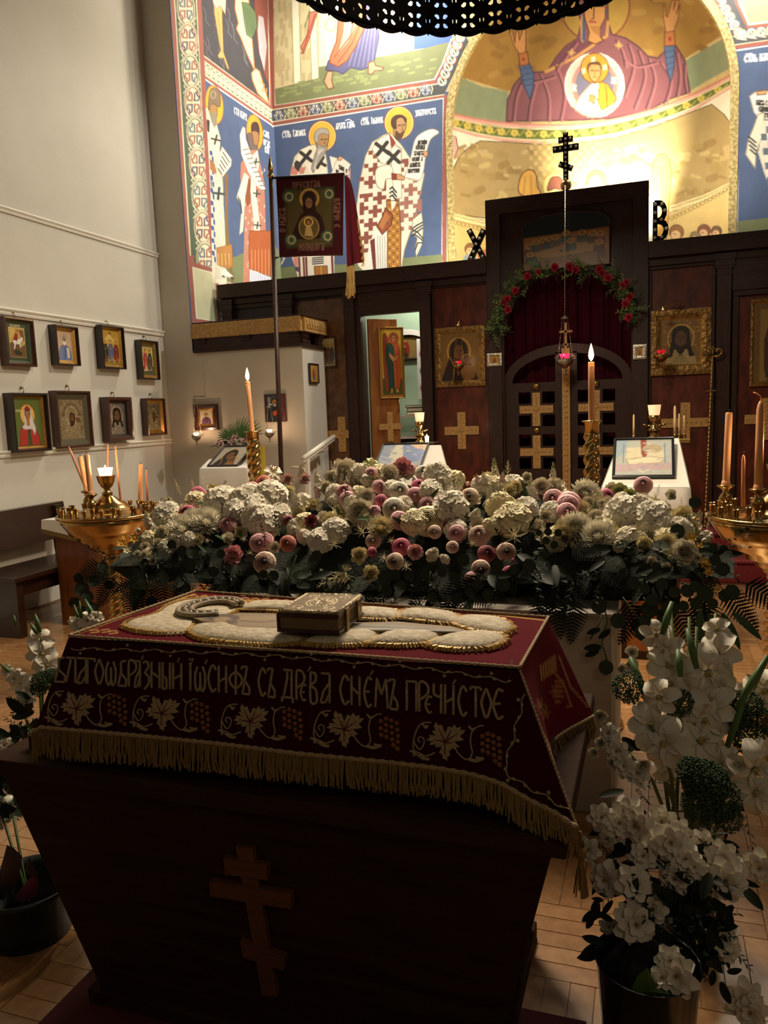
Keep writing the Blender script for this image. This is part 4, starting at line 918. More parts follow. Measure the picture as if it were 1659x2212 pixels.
def art_face(bg='#8f8b80', hair='#2a1c14', gold=False, cloth='#a39060'):
    a = Art(bg)
    for q in range(200):
        x, y = random.uniform(0, 100), random.uniform(0, 130); a.L(random.choice(['#c9c5b8', '#6a665c', '#b3ae9f'] if not gold else ['#a8823a', '#7a5c24', '#c49e52']), 1.4, [(x, y), (x+random.uniform(-5, 5), y+random.uniform(-4, 4))])
    a.R('#d8d3c4' if not gold else '#c9a24a', 50, 50, 34, 36, 2.5)
    if gold: a.P(cloth, [(38, 84), (62, 84), (88, 100), (94, 126), (10, 126), (14, 100)]); [a.L('#5e5230', 1, [(50, 88), (20+q*10, 126)]) for q in range(7)]
    a.P(hair, [(26, 56), (30, 26), (50, 16), (70, 26), (75, 56), (80, 84), (86, 96), (72, 98), (66, 80), (34, 80), (28, 98), (14, 98), (20, 82)], sm=True)
    a.E('#83603c' if not gold else '#5c402a', 50, 54, 15, 24); a.P(hair, [(37, 66), (50, 70), (63, 66), (60, 84), (50, 92), (40, 84)], sm=True); a.E('#83603c' if not gold else '#5c402a', 50, 67, 6, 4)
    for s in (-1, 1): a.L('#120a06', 1.6, [(50+s*3.5, 50), (50+s*10, 50)]); a.L('#20120a', 1.2, [(50+s*3, 44), (50+s*11, 44)])
    a.L('#3a2212', 1.4, [(50, 50), (50, 62), (47, 63)]); a.L('#6a2c20', 1.4, [(46, 68), (54, 68)]); return a
def art_mother(bg='#7a5c2a', robe='#241411'):
    a = Art(bg); a.R('#b8923f', 47, 46, 30, 33, 3); a.P(robe, [(22, 60), (26, 30), (46, 14), (66, 28), (72, 56), (80, 84), (94, 130), (4, 130), (10, 90)], sm=True, out='#4a2f18', ow=1); a.E('#6a4426', 47, 48, 13, 18); a.L('#20120a', 1.5, [(38, 44), (45, 44)]); a.L('#20120a', 1.5, [(50, 45), (57, 45)]); a.L('#3c2312', 1.2, [(48, 44), (50, 56), (47, 57)]); a.L('#5c241a', 1.3, [(45, 61), (51, 61)])
    a.R('#a07c34', 70, 72, 17, 17, 2); a.E('#5c3820', 68, 72, 10, 12); a.P('#7c5526', [(52, 88), (80, 84), (88, 112), (60, 120)], sm=True); a.L('#b8923f', 1.2, [(24, 60), (34, 84), (30, 120)]); return a
def art_angel():
    a = Art('#b9962c'); a.P('#a5723a', [(0, 0), (100, 0), (100, 260), (0, 260)]); a.P('#c2a02e', [(8, 8), (94, 8), (94, 190), (8, 190)]); a.P('#4f5426', [(8, 190), (94, 190), (94, 250), (8, 250)], out='#7a5a2c', ow=2)
    a.P('#8c4426', [(16, 30), (30, 24), (40, 70), (36, 220), (20, 230), (14, 120)], sm=True, out='#4a2414', ow=1.5); a.P('#b5542c', [(62, 60), (86, 70), (88, 200), (72, 230), (66, 140)], sm=True, out='#4a2414', ow=1.5)
    a.P('#2f4a42', [(30, 66), (52, 56), (62, 90), (58, 150), (60, 220), (38, 226), (32, 150), (26, 110)], sm=True, out='#16241f', ow=1.5); a.P('#b5602f', [(56, 110), (70, 130), (74, 224), (60, 228), (58, 160)], out='#4a2414', ow=1.2)
    a.P('#c28b52', [(40, 90), (66, 110), (80, 92), (74, 118), (56, 126), (40, 106)], out=SKO, ow=1); a.P('#c28b52', [(44, 226), (52, 226), (50, 244), (42, 244)]); a.P('#c28b52', [(66, 228), (74, 228), (80, 240), (68, 242)]); head(a, 62, 38, 13, '#5a3a20', None, '#b5502c', 1.75); return a
def art_monk():
    a = Art('#2f3442'); a.P('#3d4658', [(4, 4), (96, 4), (96, 126), (4, 126)]); bust(a, 46, 42, 15, '#23272e', '#1a1d22'); head(a, 46, 36, 14, '#1a1412', '#c4beb2', None, 1.5); a.P('#a5402a', [(34, 82), (56, 76), (60, 96), (38, 104)]); a.P('#8c8a7c', [(10, 10), (26, 14), (24, 50), (12, 46)]); a.P('#6a2424', [(86, 0), (100, 0), (100, 130), (86, 130)]); return a
def art_purple():
    a = Art('#cfc4a8'); bust(a, 50, 46, 14, '#6a4668', '#4c2f50'); head(a, 50, 38, 13, '#5a4030', None, '#c9bd96', 1.7); return a
def art_supper():
    a = Art('#141d22'); a.P('#8a5c24', [(0, 44), (100, 38), (100, 110), (0, 110)]); a.P('#7c4f22', [(0, 84), (100, 78), (100, 112), (0, 112)])
    a.P('#9a7638', [(14, 74), (30, 66), (60, 62), (88, 66), (84, 80), (60, 86), (30, 88), (16, 84)], sm=True, out='#5a3a1a', ow=1)
    for i, (x, y, c) in enumerate(((8, 62, '#4a2a22'), (16, 54, '#33402c'), (24, 52, '#5a3226'), (31, 50, '#2f3a3c'), (38, 48, '#5a4426'), (51, 42, '#3c4a4c'), (56, 58, '#3a4a44'), (69, 44, '#42462c'), (81, 48, '#4a2a22'), (89, 50, '#6a2c24'), (9, 78, '#2f3a30'), (88, 66, '#5a2420'))):
        a.P(c, [(x-4.5, y+4), (x+4.5, y+4), (x+6, y+18), (x-6, y+18)], sm=True); a.E('#b98c3a', x, y, 4.4, 5.4); a.E('#4a2f1c', x, y, 2.6, 3.4); a.E('#8a6038', x, y+.6, 1.9, 2.7)
    a.P('#2a3a34', [(8, 82), (18, 86), (22, 104), (10, 108)]); a.P('#5a2420', [(84, 72), (94, 76), (96, 100), (86, 96)]); a.E('#2a1a10', 45, 76, 2, 2.4); a.E('#2a1a10', 52, 77, 4, 1.2); return a
def art_standing(robe='#4a2c1c', bg='#6a5228'):
    a = Art(bg); a.P('#8a6f3c', [(10, 8), (90, 8), (90, 120), (10, 120)]); standing(a, 38, 14, 106, robe, '#3a3026', halo='#b8923f'); return a
def art_small(): a = Art('#b08a4a'); standing(a, 50, 14, 106, '#a3502f', '#5a6a6a'); return a
def art_group(): a = Art('#b8a878'); [standing(a, x, 24, 92, c, '#6a5a44') for x, c in ((22, '#33402c'), (50, '#6a3a2c'), (78, '#3c4450'))]; return a
def art_epitaph(v=0):
    a = Art('#7e8692'); 
    if v == 0:
        a.P('#5f6f96', [(30, 0), (100, 0), (100, 60), (70, 80), (40, 50)]); a.P('#c29c6c', [(60, 0), (100, 0), (100, 26), (80, 18)]); a.P('#b5b09a', [(28, 0), (44, 0), (56, 60), (40, 90), (20, 60)]); a.P('#8f94a0', [(0, 40), (34, 60), (30, 100), (0, 100)])
        for q in range(50): x, y = random.uniform(0, 100), random.uniform(0, 100); a.L(random.choice(['#4c5a80', '#a5a090', '#6a7286']), 2, [(x, y), (x+8, y+random.uniform(-3, 6))])
    else:
        a = Art('#a8aaa0'); a.P('#c9c0a0', [(20, 22), (84, 20), (88, 60), (20, 62)]); a.P('#8a4636', [(44, -2), (54, -2), (60, 30), (52, 60), (46, 40)]); a.P('#8fa0a8', [(0, 0), (22, 0), (14, 40), (0, 52)]); a.E('#a89878', 66, 26, 18, 12); a.P('#d6c9a8', [(20, 56), (60, 48), (88, 54), (80, 66), (24, 70)], out='#8a7a58', ow=1); a.P('#b09a9a', [(0, 70), (100, 66), (100, 84), (0, 90)]); a.L('#6a7c94', 1.5, [(14, 10), (14, 66)]); a.L('#6a7c94', 1.5, [(88, 10), (88, 66)])
        for q in range(30): x, y = random.uniform(10, 90), random.uniform(10, 90); a.L(random.choice(['#7a8696', '#d6d0b8', '#b8a880']), 1.2, [(x, y), (x+8, y+random.uniform(-4, 4))])
    return a
kiot = M('dark_kiot_wood', '#24120d', .35, var=.4, vscale=8, coat=.4)
kiot_r = M('walnut_kiot_wood', '#4a2413', .35, var=.5, vscale=10, stretch=(1, 1, 6), coat=.4)
gilt = M('gilt_frame', '#a87c30', .35, .55, var=.3, vscale=30)
silver_paint = M('silver_cover', '#808080', .3, .75, attr=True, var=.3, vscale=60, bump=.8, bscale=60)

# ---------------------------------------------------------------- eight icons on the left wall
Kx, Ky, Ks = 0, 600, 3.95
def wall_icon(q, dep, label, art, fm, pm, fwd, lin_=.012, inner=None):
    c = [atX(Kx+x/Ks, Ky+y/Ks, XL+dep) for x, y in q]
    y0 = (c[0].y+c[3].y)/2; y1 = (c[1].y+c[2].y)/2; z1 = (c[0].z+c[1].z)/2; z0 = (c[2].z+c[3].z)/2
    t = framed('framed_icon', label, 'icon', (XL+dep, y0, z0), (0, y1-y0, 0), (0, 0, z1-z0), (1, 0, 0), dep, fwd, fm, art, pm, 'framed icons on the left wall', inner, 130, 70, lin_)
    mb = MB(); yc = (y0+y1)/2; mb.tube([(XL+.002, yc, z1+.05), (XL+.03, yc, z1+.05), (XL+.035, yc, z1+.02), (XL+.02, yc, z1-.0)], .004, 6); mb.ball((XL+.012, yc, z1+.05), .012, 8, 5); mb.build('hook', dull_brass, t)
    return t
wall_icon([(35, 325), (290, 355), (320, 762), (65, 745)], .08, 'reddish framed icon of a horseman on a white horse, upper left', art_george(), kiot_r, icon_paint, .03, .02, M('green_mat', '#3a4428', .7))
wall_icon([(470, 395), (668, 422), (694, 755), (505, 740)], .09, 'upper icon of a white-bearded man in a blue-grey robe', art_elder(), kiot, icon_paint, .02, .03, gilt)
wall_icon([(868, 395), (1065, 430), (1078, 782), (888, 770)], .09, 'upper icon of three standing saints on gold', art_three(), kiot, icon_paint, .022, .018, gilt)
wall_icon([(1197, 530), (1350, 540), (1373, 870), (1227, 865)], .08, 'upper right icon of two saints, one in red', art_two(), kiot, icon_paint, .022, .025, gilt)
wall_icon([(95, 975), (412, 990), (445, 1470), (150, 1495)], .10, 'large lower icon of a woman in a red robe on green', art_queen(), kiot, icon_paint, .03, .018, gilt)
wall_icon([(475, 965), (775, 965), (805, 1430), (510, 1465)], .08, 'lower icon with a pale chased metal cover round mother and child', art_madonna_cover(), kiot_r, metal_paint, .03, .05, M('olive_liner', '#4a4226', .6))
wall_icon([(915, 1018), (1120, 1018), (1152, 1380), (945, 1395)], .10, 'lower icon of a long-haired face in a silver cover, broad walnut frame', art_face(), kiot_r, silver_paint, .05, .012, kiot)
wall_icon([(1245, 1028), (1410, 1028), (1430, 1338), (1275, 1345)], .08, 'small lower right icon in silver cover with gilt rim', art_madonna_cover('#8f8564'), kiot_r, silver_paint, .022, .035, gilt)

# ---------------------------------------------------------------- plaster enclosure with carved cornice left of the screen
XE = -3.516
wall('wall_enclosure', (XS-.02, YP-.004, 0), (XE, YI, 2.36), plaster)
cor = thing('carved_cornice', 'dark cornice with pale carved band on the plaster enclosure', 'cornice', (XE, YP, 2.36))
mb = MB(); mb.span((XS+.03, YP-.05, 2.50), (XE+.02, YP-.005, 2.655)); mb.build('carved_band', gold_carv, cor, .004)
mb = MB(); mb.span((XE-.02, YP-.004, 2.50), (XE+.045, YI+.0, 2.655))
for k in range(8):   # interlaced relief on the end face
    y = YP+.05+k*.07
    mb.tube([(XE+.046, y, 2.53), (XE+.05, y+.035, 2.575), (XE+.046, y, 2.63)], .006, 5); mb.tube([(XE+.046, y+.04, 2.53), (XE+.05, y+.005, 2.575), (XE+.046, y+.04, 2.63)], .006, 5)
mb.build('carved_band', gold_carv, cor)
mb = MB(); mb.span((XS+.03, YP-.04, 2.655), (XE+.06, YI, 2.672)); mb.build('top_board', dark_woodh, cor, .003)
mb = MB(); mb.span((XS+.03, YP-.02, 2.36), (XE-.03, YP+.3, 2.50)); mb.build('back_board', dark_woodh, cor)
mb = MB(); mb.span((XS+.03, YP-.045, 2.345), (XE+.03, YI, 2.372)); mb.build('lower_board', dark_woodh, cor, .003)
br = [(0, 0), (.05, .0), (.06, .03), (.045, .05), (.07, .08), (.07, .1), (.09, .11), (.09, .13), (0, .13)]
for x in (XS+.08, -4.22, XE-.13):
    mb = MB(); mb.prism([(-p, q) for p, q in br], (x, YP-.0+.04, 2.371), (0, 1, 0), (0, 0, 1), (1, 0, 0), .11); mb.build('bracket', dark_wood, cor)
for y in (YP+.02, YP+.42):
    mb = MB(); mb.prism([(p*.75, q) for p, q in br], (XE-.035, y, 2.371), (1, 0, 0), (0, 0, 1), (0, 1, 0), .13); mb.build('bracket', dark_wood, cor)
# handrail
hr = thing('handrail', 'white handrail rising beside the plaster enclosure', 'handrail', (-3.3, 7.5, 0))
a, b = atX(656, 990, -3.33), atX(721, 943, -3.33)
mb = MB(); mb.tube([a, b], .026, 10); mb.tube([a+Vector((0, 0, -.035)), b+Vector((0, 0, -.035))], .016, 8); mb.build('rail', trim_m, hr)
for t_ in (.12, .75):
    p = a.lerp(b, t_); mb = MB(); mb.tube([p-Vector((0, 0, .03)), p-Vector((.02, 0, .1)), (p.x-.1, p.y, p.z-.12), (XE+.001, p.y+.0, p.z-.12)], .012, 6); mb.build('rail_bracket', trim_m, hr)
mb = MB(); mb.span((a.x-.02, a.y+.05, 0), (a.x+.02, a.y+.1, a.z-.02)); mb.build('post', trim_m, hr)

# ---------------------------------------------------------------- the icon screen
scr = thing('icon_screen', 'dark wooden icon screen across the sanctuary, with raised centre', 'icon screen', (-1.6, YI, ZS))
ZT = 3.155
def sx(px, py=800): return atY(px, py, YI).x
def span(name, a, b, mt, bev=.003, p=None):
    mb = MB(); mb.span(a, b); return mb.build(name, mt, scr if p is None else p, bev)
XT0, XT1, ZTT = -1.628, -.032, 3.733
XR = 2.2
span('top_beam', (XS+.06, YI-.10, 3.0), (XT0, YI+.1, ZT), dark_woodh); span('top_beam', (XT1, YI-.10, 3.0), (XR, YI+.1, ZT), dark_woodh)
span('frieze', (XS+.06, YI-.03, 2.93), (XT0, YI+.06, 3.0), dark_woodh); span('frieze', (XT1, YI-.03, 2.93), (XR, YI+.06, 3.0), dark_woodh)
def panel(x0, x1, z0, z1, mt, rec=.03, st=.05):
    span('panel', (x0+st, YI+rec, z0+st), (x1-st, YI+rec+.03, z1-st), mt, 0)
    for a, b in (((x0, z0), (x1, z0+st)), ((x0, z1-st), (x1, z1))): span('rail', (a[0], YI, a[1]), (b[0], YI+.06, b[1]), dark_woodh)
    for a, b in ((x0, x0+st), (x1-st, x1)): span('stile', (a, YI, z0+st), (b, YI+.06, z1-st), dark_wood)
def pilaster(x0, x1, z0=ZS):
    span('pilaster', (x0, YI-.045, z0), (x1, YI+.05, 2.80), dark_wood)
    mb = MB()
    for i, (e, a, b) in enumerate(((.006, 2.795, 2.815), (.0, 2.815, 2.85), (.012, 2.85, 2.875), (.02, 2.875, 2.93), (.03, 2.93, 2.985))): mb.span((x0-e, YI-.045-e, a), (x1+e, YI+.05, b))
    mb.build('capital', dark_wood, scr)
xd0, xd1 = -3.06, -2.37   # deacon's door opening
panel(XS+.16, sx(616), ZS, 2.93, M('near_black_panel', '#1a1110', .5, var=.3, vscale=6))
pilaster(XS+.07, XS+.2); pilaster(sx(618), sx(640))
panel(sx(641), sx(751), ZS, 2.93, brown_ven, .03, .02)
pilaster(sx(753), sx(772))
span('door_jamb', (sx(772), YI-.01, ZS), (xd0, YI+.16, 2.93), dark_wood)
span('door_head', (xd0, YI-.01, 2.69), (xd1, YI+.1, 2.93), dark_woodh); span('door_sill', (xd0, YI-.02, ZS), (xd1, YI+.1, ZS+.03), dark_woodh)
pilaster(xd1, sx(937)-.01)
panel(sx(937), XT0, ZS, 2.93, red_ven, .03, .018)
panel(XT1, sx(1543), ZS, 2.93, red_ven, .03, .03)
pilaster(sx(1545), sx(1576))
span('door_head', (sx(1578), YI-.02, 2.64), (XR, YI+.06, 2.93), dark_woodh)
panel(sx(1580), XR, ZS, 2.64, red_ven, .05, .05)
# raised centre
span('light_stop_board', (XS+.07, YI+.075, ZS), (xd0-.005, YI+.095, 3.0), dark_wood, 0); span('light_stop_board', (xd1+.005, YI+.075, ZS), (XT0+.02, YI+.095, 3.0), dark_wood, 0); span('light_stop_board', (XT1-.02, YI+.075, ZS), (XR, YI+.095, 3.0), dark_wood, 0)  # boards added behind the panels so sanctuary light does not leak through gaps
span('tower_post', (XT0, YI-.06, ZS), (XT0+.142, YI+.12, ZTT-.15), dark_wood); span('tower_post', (XT1-.142, YI-.06, ZS), (XT1, YI+.12, ZTT-.15), dark_wood)
span('tower_beam', (XT0, YI-.06, ZTT-.15), (XT1, YI+.12, ZTT), dark_woodh)
ix0, ix1 = XT0+.142, XT1-.142; xc = (ix0+ix1)/2; hw = .62; zs0, za = 2.36, 2.96
mb = MB(); mb.span((ix0, YI, zs0), (xc-hw, YI+.05, ZTT-.15)); mb.span((xc+hw, YI, zs0), (ix1, YI+.05, ZTT-.15))
ap = [(xc-hw*math.cos(t), zs0+(za-zs0)*math.sin(t)) for t in np.linspace(0, math.pi, 25)]
for (x0, z0), (x1, z1) in zip(ap[:-1], ap[1:]): mb.hexa([(x0, YI, z0), (x1, YI, z1), (x1, YI, ZTT-.15), (x0, YI, ZTT-.15)], [(x0, YI+.05, z0), (x1, YI+.05, z1), (x1, YI+.05, ZTT-.15), (x0, YI+.05, ZTT-.15)])
mb.build('arch_panel', dark_wood, scr)
mb = MB(); mb.span((ix0, YI, ZS), (xc-hw-.02, YI+.05, zs0)); mb.span((xc+hw+.02, YI, ZS), (ix1, YI+.05, zs0)); mb.build('arch_side_panel', dark_wood, scr)
# curtain
P = [[(x, YI+.30+.025*math.sin(x*42)+.01*math.sin(x*97+z), z) for x in np.linspace(ix0-.1, ix1+.1, 130)] for z in np.linspace(3.1, ZS+.02, 12)]
mb = MB(); mb.grid(P); o = mb.build('curtain', curtain_m); tag(o, 'wine red curtain hanging behind the arched doors', 'curtain')
# holy doors
YD = YI+.06
def gcross(cx, cz, aw, ah, w, y, par, mt=gold_carv, t=.018, axis='x'):
    mb = MB(); mb.prism([(-w, -ah), (w, -ah), (w, -w), (aw, -w), (aw, w), (w, w), (w, ah), (-w, ah), (-w, w), (-aw, w), (-aw, -w), (-w, -w)], (cx, y, cz), (1, 0, 0), (0, 0, 1), (0, -1, 0), t)
    for q in range(-4, 5):
        if q: mb.ball((cx+q*aw/4.8, y-t, cz), w*.3, 6, 4, (1, .25, 1)); mb.ball((cx, y-t, cz+q*ah/4.8), w*.3, 6, 4, (1, .25, 1))
    mb.ball((cx, y-t, cz), w*.55, 8, 5, (1, .25, 1)); return mb.build('cross', mt, par)
dA = lambda x, y: atY(1060+x/4.88, 740+y/4.88, YD)
hd = thing('holy_doors', 'dark double doors with square openings, gilt crosses and arched top', 'door', (xc, YD, ZS))
zl = [dA(350, y).z for y in (525, 648, 770, 890, 970, 1095, 1215, 1335)]; zr_top = dA(300, 430).z
mid = dA(797, 600).x
for s in (0, 1):
    holes = [(dA(295, 700).x, dA(420, 700).x), (dA(545, 700).x, dA(677, 700).x)] if s == 0 else [(dA(917, 680).x, dA(1040, 680).x), (dA(1180, 680).x, dA(1312, 680).x)]
    xa, xb = (ix0+.0, mid-.045) if s == 0 else (mid+.045, ix1)
    z0, z1 = ZS+.01, zr_top
    mb = MB()
    for a, b in ((xa, holes[0][0]), (holes[0][1], holes[1][0]), (holes[1][1], xb)): mb.span((a, YD, z0), (b, YD+.045, z1))
    zz_ = [z1]+zl+[z0]
    lo_h = [(zz_[0], zl[0]), (zl[1], zl[2]), (zl[3], zl[4]), (zl[5], zl[6]), (zl[7], z0)]
    for h in holes:
        for a, b in lo_h: mb.span((h[0], YD, b), (h[1], YD+.045, a))
    mb.build('door_leaf', dark_wood, hd)
    cx = (holes[0][1]+holes[1][0])/2
    for cz in ((zl[1]+zl[2])/2, (zl[5]+zl[6])/2): gcross(cx, cz, .175, .175, .04, YD, hd)
    for cz in ((zl[0]+.055), (zl[3]+zl[4])/2):
        mb = MB(); mb.ball((cx, YD-.012, cz), .036, 12, 7, (1, .5, 1)); mb.ball((cx, YD-.034, cz), .014, 8, 5); mb.build('rosette', dull_brass, hd)
    # arched top rail of the leaf
    cz0 = zr_top; ro, ri = abs(mid-ix0)*1.0, abs(mid-ix0)*.86; ho, hi = .385, .29
    aa = np.linspace(math.pi, math.pi/2, 14) if s == 0 else np.linspace(math.pi/2, 0, 14)
    mb = MB()
    for t0, t1 in zip(aa[:-1], aa[1:]):
        q = [(mid+ro*math.cos(t0), cz0+ho*math.sin(t0)), (mid+ro*math.cos(t1), cz0+ho*math.sin(t1)), (mid+ri*math.cos(t1), cz0+hi*math.sin(t1)), (mid+ri*math.cos(t0), cz0+hi*math.sin(t0))]
        mb.hexa([(x, YD, z) for x, z in q], [(x, YD+.045, z) for x, z in q])
    xs = (mid-.11, mid-.045) if s == 0 else (mid+.045, mid+.11); mb.span((xs[0], YD, cz0), (xs[1], YD+.045, cz0+hi+.01)); mb.build('arched_rail', dark_wood, hd)
mb = MB(); mb.span((mid-.04, YD-.03, ZS+.02), (mid+.04, YD+.02, dA(797, 60).z))
for k in range(30): mb.ball((mid, YD-.03, ZS+.1+k*.055), .018, 6, 4, (1, .3, 1))
mb.build('gilt_strip', gold_carv, hd)
ct = dA(800, -120)
mb = MB(); mb.box((mid, YD-.0, 2.3), (.022, .02, .32)); mb.box((mid, YD, 2.37), (.13, .02, .022)); mb.box((mid, YD, 2.24), (.05, .02, .02)); mb.ball((mid, YD, 2.12), .045, 10, 7, (1, .5, 1.4)); mb.build('finial_cross', gold_carv, hd)
# crosses on the panels
for px, py, par in ((998, 930, scr), (1480, 913, scr), (740, 938, scr), (1655, 905, scr)):
    c = atY(px, py, YI+.03); gcross(c.x, c.z, .19 if px != 1480 else .225, .20, .045, YI+.028 if px < 1600 else YI+.048, par)
# deacon's door, swung inwards
A0 = atZ(794, 683, 2.66); A1 = atZ(864, 697, 2.66)
hy = YI+.10; p0 = Vector((xd0+.05, hy, 0)); pe = atY(864, 900, 8.62); p1 = Vector((pe.x, 8.62, 0))
dv = (p1-p0).normalized(); nv_ = Vector((dv.y, -dv.x, 0)); L = (p1-p0).length
dd = thing('deacon_door', 'honey coloured side door standing open, with angel icon and cross', 'door', (p0.x, p0.y, ZS))
mb = MB(); q = [p0, p1, p1-nv_*.04, p0-nv_*.04]; mb.hexa([(p.x, p.y, ZS+.02) for p in q], [(p.x, p.y, 2.66) for p in q]); mb.build('leaf', door_ven, dd, .002)
mb = MB()
c = p0+dv*(L*.62)+nv_*.002; cz = 1.45
w1, w2 = .035, .17; mb.prism([(-w1, -w2), (w1, -w2), (w1, -w1), (w2*.8, -w1), (w2*.8, w1), (w1, w1), (w1, w2), (-w1, w2), (-w1, w1), (-w2*.8, w1), (-w2*.8, -w1), (-w1, -w1)], (c.x, c.y, cz), dv, (0, 0, 1), nv_, .02); mb.build('cross', gold_carv, dd)
mb = MB(); c = p0+dv*(L*.93); mb.tube([Vector((c.x, c.y, 1.62)), Vector((c.x, c.y, 1.62))+nv_*.04, Vector((c.x, c.y, 1.75))+nv_*.04, Vector((c.x, c.y, 1.75))], .007, 6); mb.build('handle', dull_brass, dd)
o_ = p0+dv*(L*.32)+nv_*.03; framed('angel_icon', 'tall gold icon of a standing angel on the open side door', 'icon', (o_.x, o_.y, 1.77), dv*.30, (0, 0, .80), nv_, .028, .012, gilt, art_angel(), icon_paint, None, None, 260, 50)
# icons on the screen
def scr_icon(name, label, px, dep, art, fm, pm, fwd, hh=120, lin_=0, inner=None, y=YI, grp='icons on the screen', n=70):
    c = [atY(x, yy, y-dep) for x, yy in px]
    x0 = (c[0].x+c[3].x)/2; x1 = (c[1].x+c[2].x)/2; z1 = (c[0].z+c[1].z)/2; z0 = (c[2].z+c[3].z)/2
    return framed(name, label, 'icon', (x0, y-dep, z0), (x1-x0, 0, 0), (0, 0, z1-z0), (0, -1, 0), dep, fwd, fm, art, pm, grp, inner, hh, n, lin_, .5)
chased = M('chased_gilt_frame', '#94713a', .38, .65, col2='#5c4420', vscale=25, bump=1.0, bscale=28)
cr5 = lambda x, y: (920+x/2.245, 560+y/2.245); cr4 = lambda x, y: (1380+x/3.161, 420+y/3.161)
t1 = scr_icon('framed_icon', 'icon of mother and child in gilt frame left of the holy doors', [cr5(42, 335), cr5(282, 318), cr5(288, 610), cr5(48, 625)], .03, art_mother(), chased, icon_paint, .065, 120, y=YI+.03)
t2 = scr_icon('framed_icon', 'icon of a dark long-haired face in chased gilt frame right of the holy doors', [cr4(88, 795), cr4(500, 768), cr4(488, 1220), cr4(78, 1240)], .04, art_face('#7a5c2c', '#1a100c', True), chased, icon_paint, .085, 120, .012, gilt, y=YI+.03)
t3 = scr_icon('framed_icon', 'icon of a standing figure at the right edge of the screen', [cr4(768, 725), cr4(1180, 680), cr4(1160, 1290), cr4(752, 1318)], .04, art_standing(), chased, icon_paint, .035, 120, .01, gilt, y=YI+.05)
t4 = scr_icon('small_icon', 'tiny silver square icon on the left post of the doors', [(1051, 764), (1083, 762), (1084, 790), (1052, 792)], .02, art_small(), silver, icon_paint, .028, 120, y=YI-.06, n=24, grp=None)
t5 = scr_icon('small_icon', 'tiny silver square icon on the right post of the doors', [(1367, 745), (1396, 743), (1397, 775), (1368, 777)], .02, art_small(), silver, icon_paint, .035, 120, y=YI-.06, n=24, grp=None)
t6 = scr_icon('framed_icon', 'icon of several saints half hidden behind the plaster enclosure', [(690, 728), (724, 726), (727, 792), (692, 796)], .03, art_group(), kiot_r, icon_paint, .02, 120, y=YI+.03)
# Last Supper, arch-topped
cr3 = lambda x, y: atY(940+x/3.318, 300+y/3.318, YI-.005)
su = thing('arched_icon', 'arch-topped icon of a supper table with haloed guests above the garland', 'icon', (cr3(628, 955).x, YI, cr3(628, 955).z))
x0, x1 = cr3(628, 800).x, cr3(1253, 750).x; zb = cr3(940, 930).z; zsp = cr3(940, 610).z; zt = cr3(940, 525).z
nn_ = 90; uu = np.linspace(0, 1, nn_); top = zsp+(zt-zsp)*np.sqrt(np.clip(1-(2*uu-1)**2, 0, 1))**1.0
P = np.stack([np.repeat((x0+(x1-x0)*uu)[None], 60, 0), np.full((60, nn_), YI-.022), zb+(top-zb)[None]*np.linspace(1, 0, 60)[:, None]], -1)
uv = np.stack([np.repeat(uu[None]*100, 60, 0), (zt-P[..., 2])/(zt-zb)*112], -1)
painted('picture', P, art_supper(), icon_paint, su, uv)
mb = MB(); mb.tube([(x0, YI-.015, zb)]+[(x, YI-.015, z) for x, z in zip(x0+(x1-x0)*uu[::6], top[::6])]+[(x1, YI-.015, zsp), (x1, YI-.015, zb), (x0, YI-.015, zb)], .014, 6); mb.build('frame', dark_wood, su)
mb = MB(); mb.hexa([(x0, YI-.002, zb), (x1, YI-.002, zb), (x1, YI-.002, zsp), (x0, YI-.002, zsp)], [(x0, YI-.02, zb), (x1, YI-.02, zb), (x1, YI-.02, zsp), (x0, YI-.02, zsp)]); mb.build('backing', iron, su)
# enclosure icons
c = [atX(x, y, XE+.03) for x, y in ((670, 784), (689, 787), (690, 829), (671, 827))]
framed('small_icon', 'small icon on the side face of the plaster enclosure', 'icon', (XE+.03, c[0].y, c[3].z), (0, c[1].y-c[0].y, 0), (0, 0, c[0].z-c[3].z), (1, 0, 0), .03, .012, kiot, art_small(), icon_paint, None, gilt, 130, 30, .008)
i1 = scr_icon('framed_icon', 'brown framed icon of a figure in violet on the plaster enclosure', [(417, 874), (467, 873), (470, 929), (420, 930)], .04, art_purple(), kiot_r, icon_paint, .05, 130, .02, gilt, y=YP-.004, grp='icons on the enclosure wall', n=40)
i2 = scr_icon('panel_icon', 'unframed icon of a bearded monk behind the banner pole', [(570, 852), (613, 850), (618, 911), (574, 912)], .03, art_monk(), M('icon_board', '#5a2c22', .6), icon_paint, .006, 130, y=YP-.004, grp='icons on the enclosure wall', n=50)

# ---------------------------------------------------------------- lit letters and bulb cross on the screen
bulb = M('small_bulb', '#cfc6b8', .15, coat=.5)
def bulb_letter(name, label, strokes, w, y, zb, bulbs, holes=None):
    t = thing(name, label, 'sign', (strokes[0][0][0], y, zb))
    mb = MB()
    for s in strokes:
        for (xa, za_), (xb_, zb_) in zip(s[:-1], s[1:]):
            d = Vector((xb_-xa, 0, zb_-za_)); n = Vector((-d.z, 0, d.x)).normalized()*w/2; a = Vector((xa, y, za_)); b = Vector((xb_, y, zb_)); e = d.normalized()*w*.2
            q = [a-n-e, b-n+e, b+n+e, a+n-e]; mb.hexa(q, [p+Vector((0, .05, 0)) for p in q])
    mb.build('letter_body', iron, t)
    for x, z in bulbs:
        m2 = MB(); m2.ball((x, y-.012, z), .016, 8, 6); m2.build('bulb', bulb, t)
    return t
def u3(x, y): p = atY(940+x/3.318, 300+y/3.318, YI); return (p.x, p.z)
a, b, c, d = u3(250, 672), u3(350, 868), u3(350, 672), u3(258, 878)
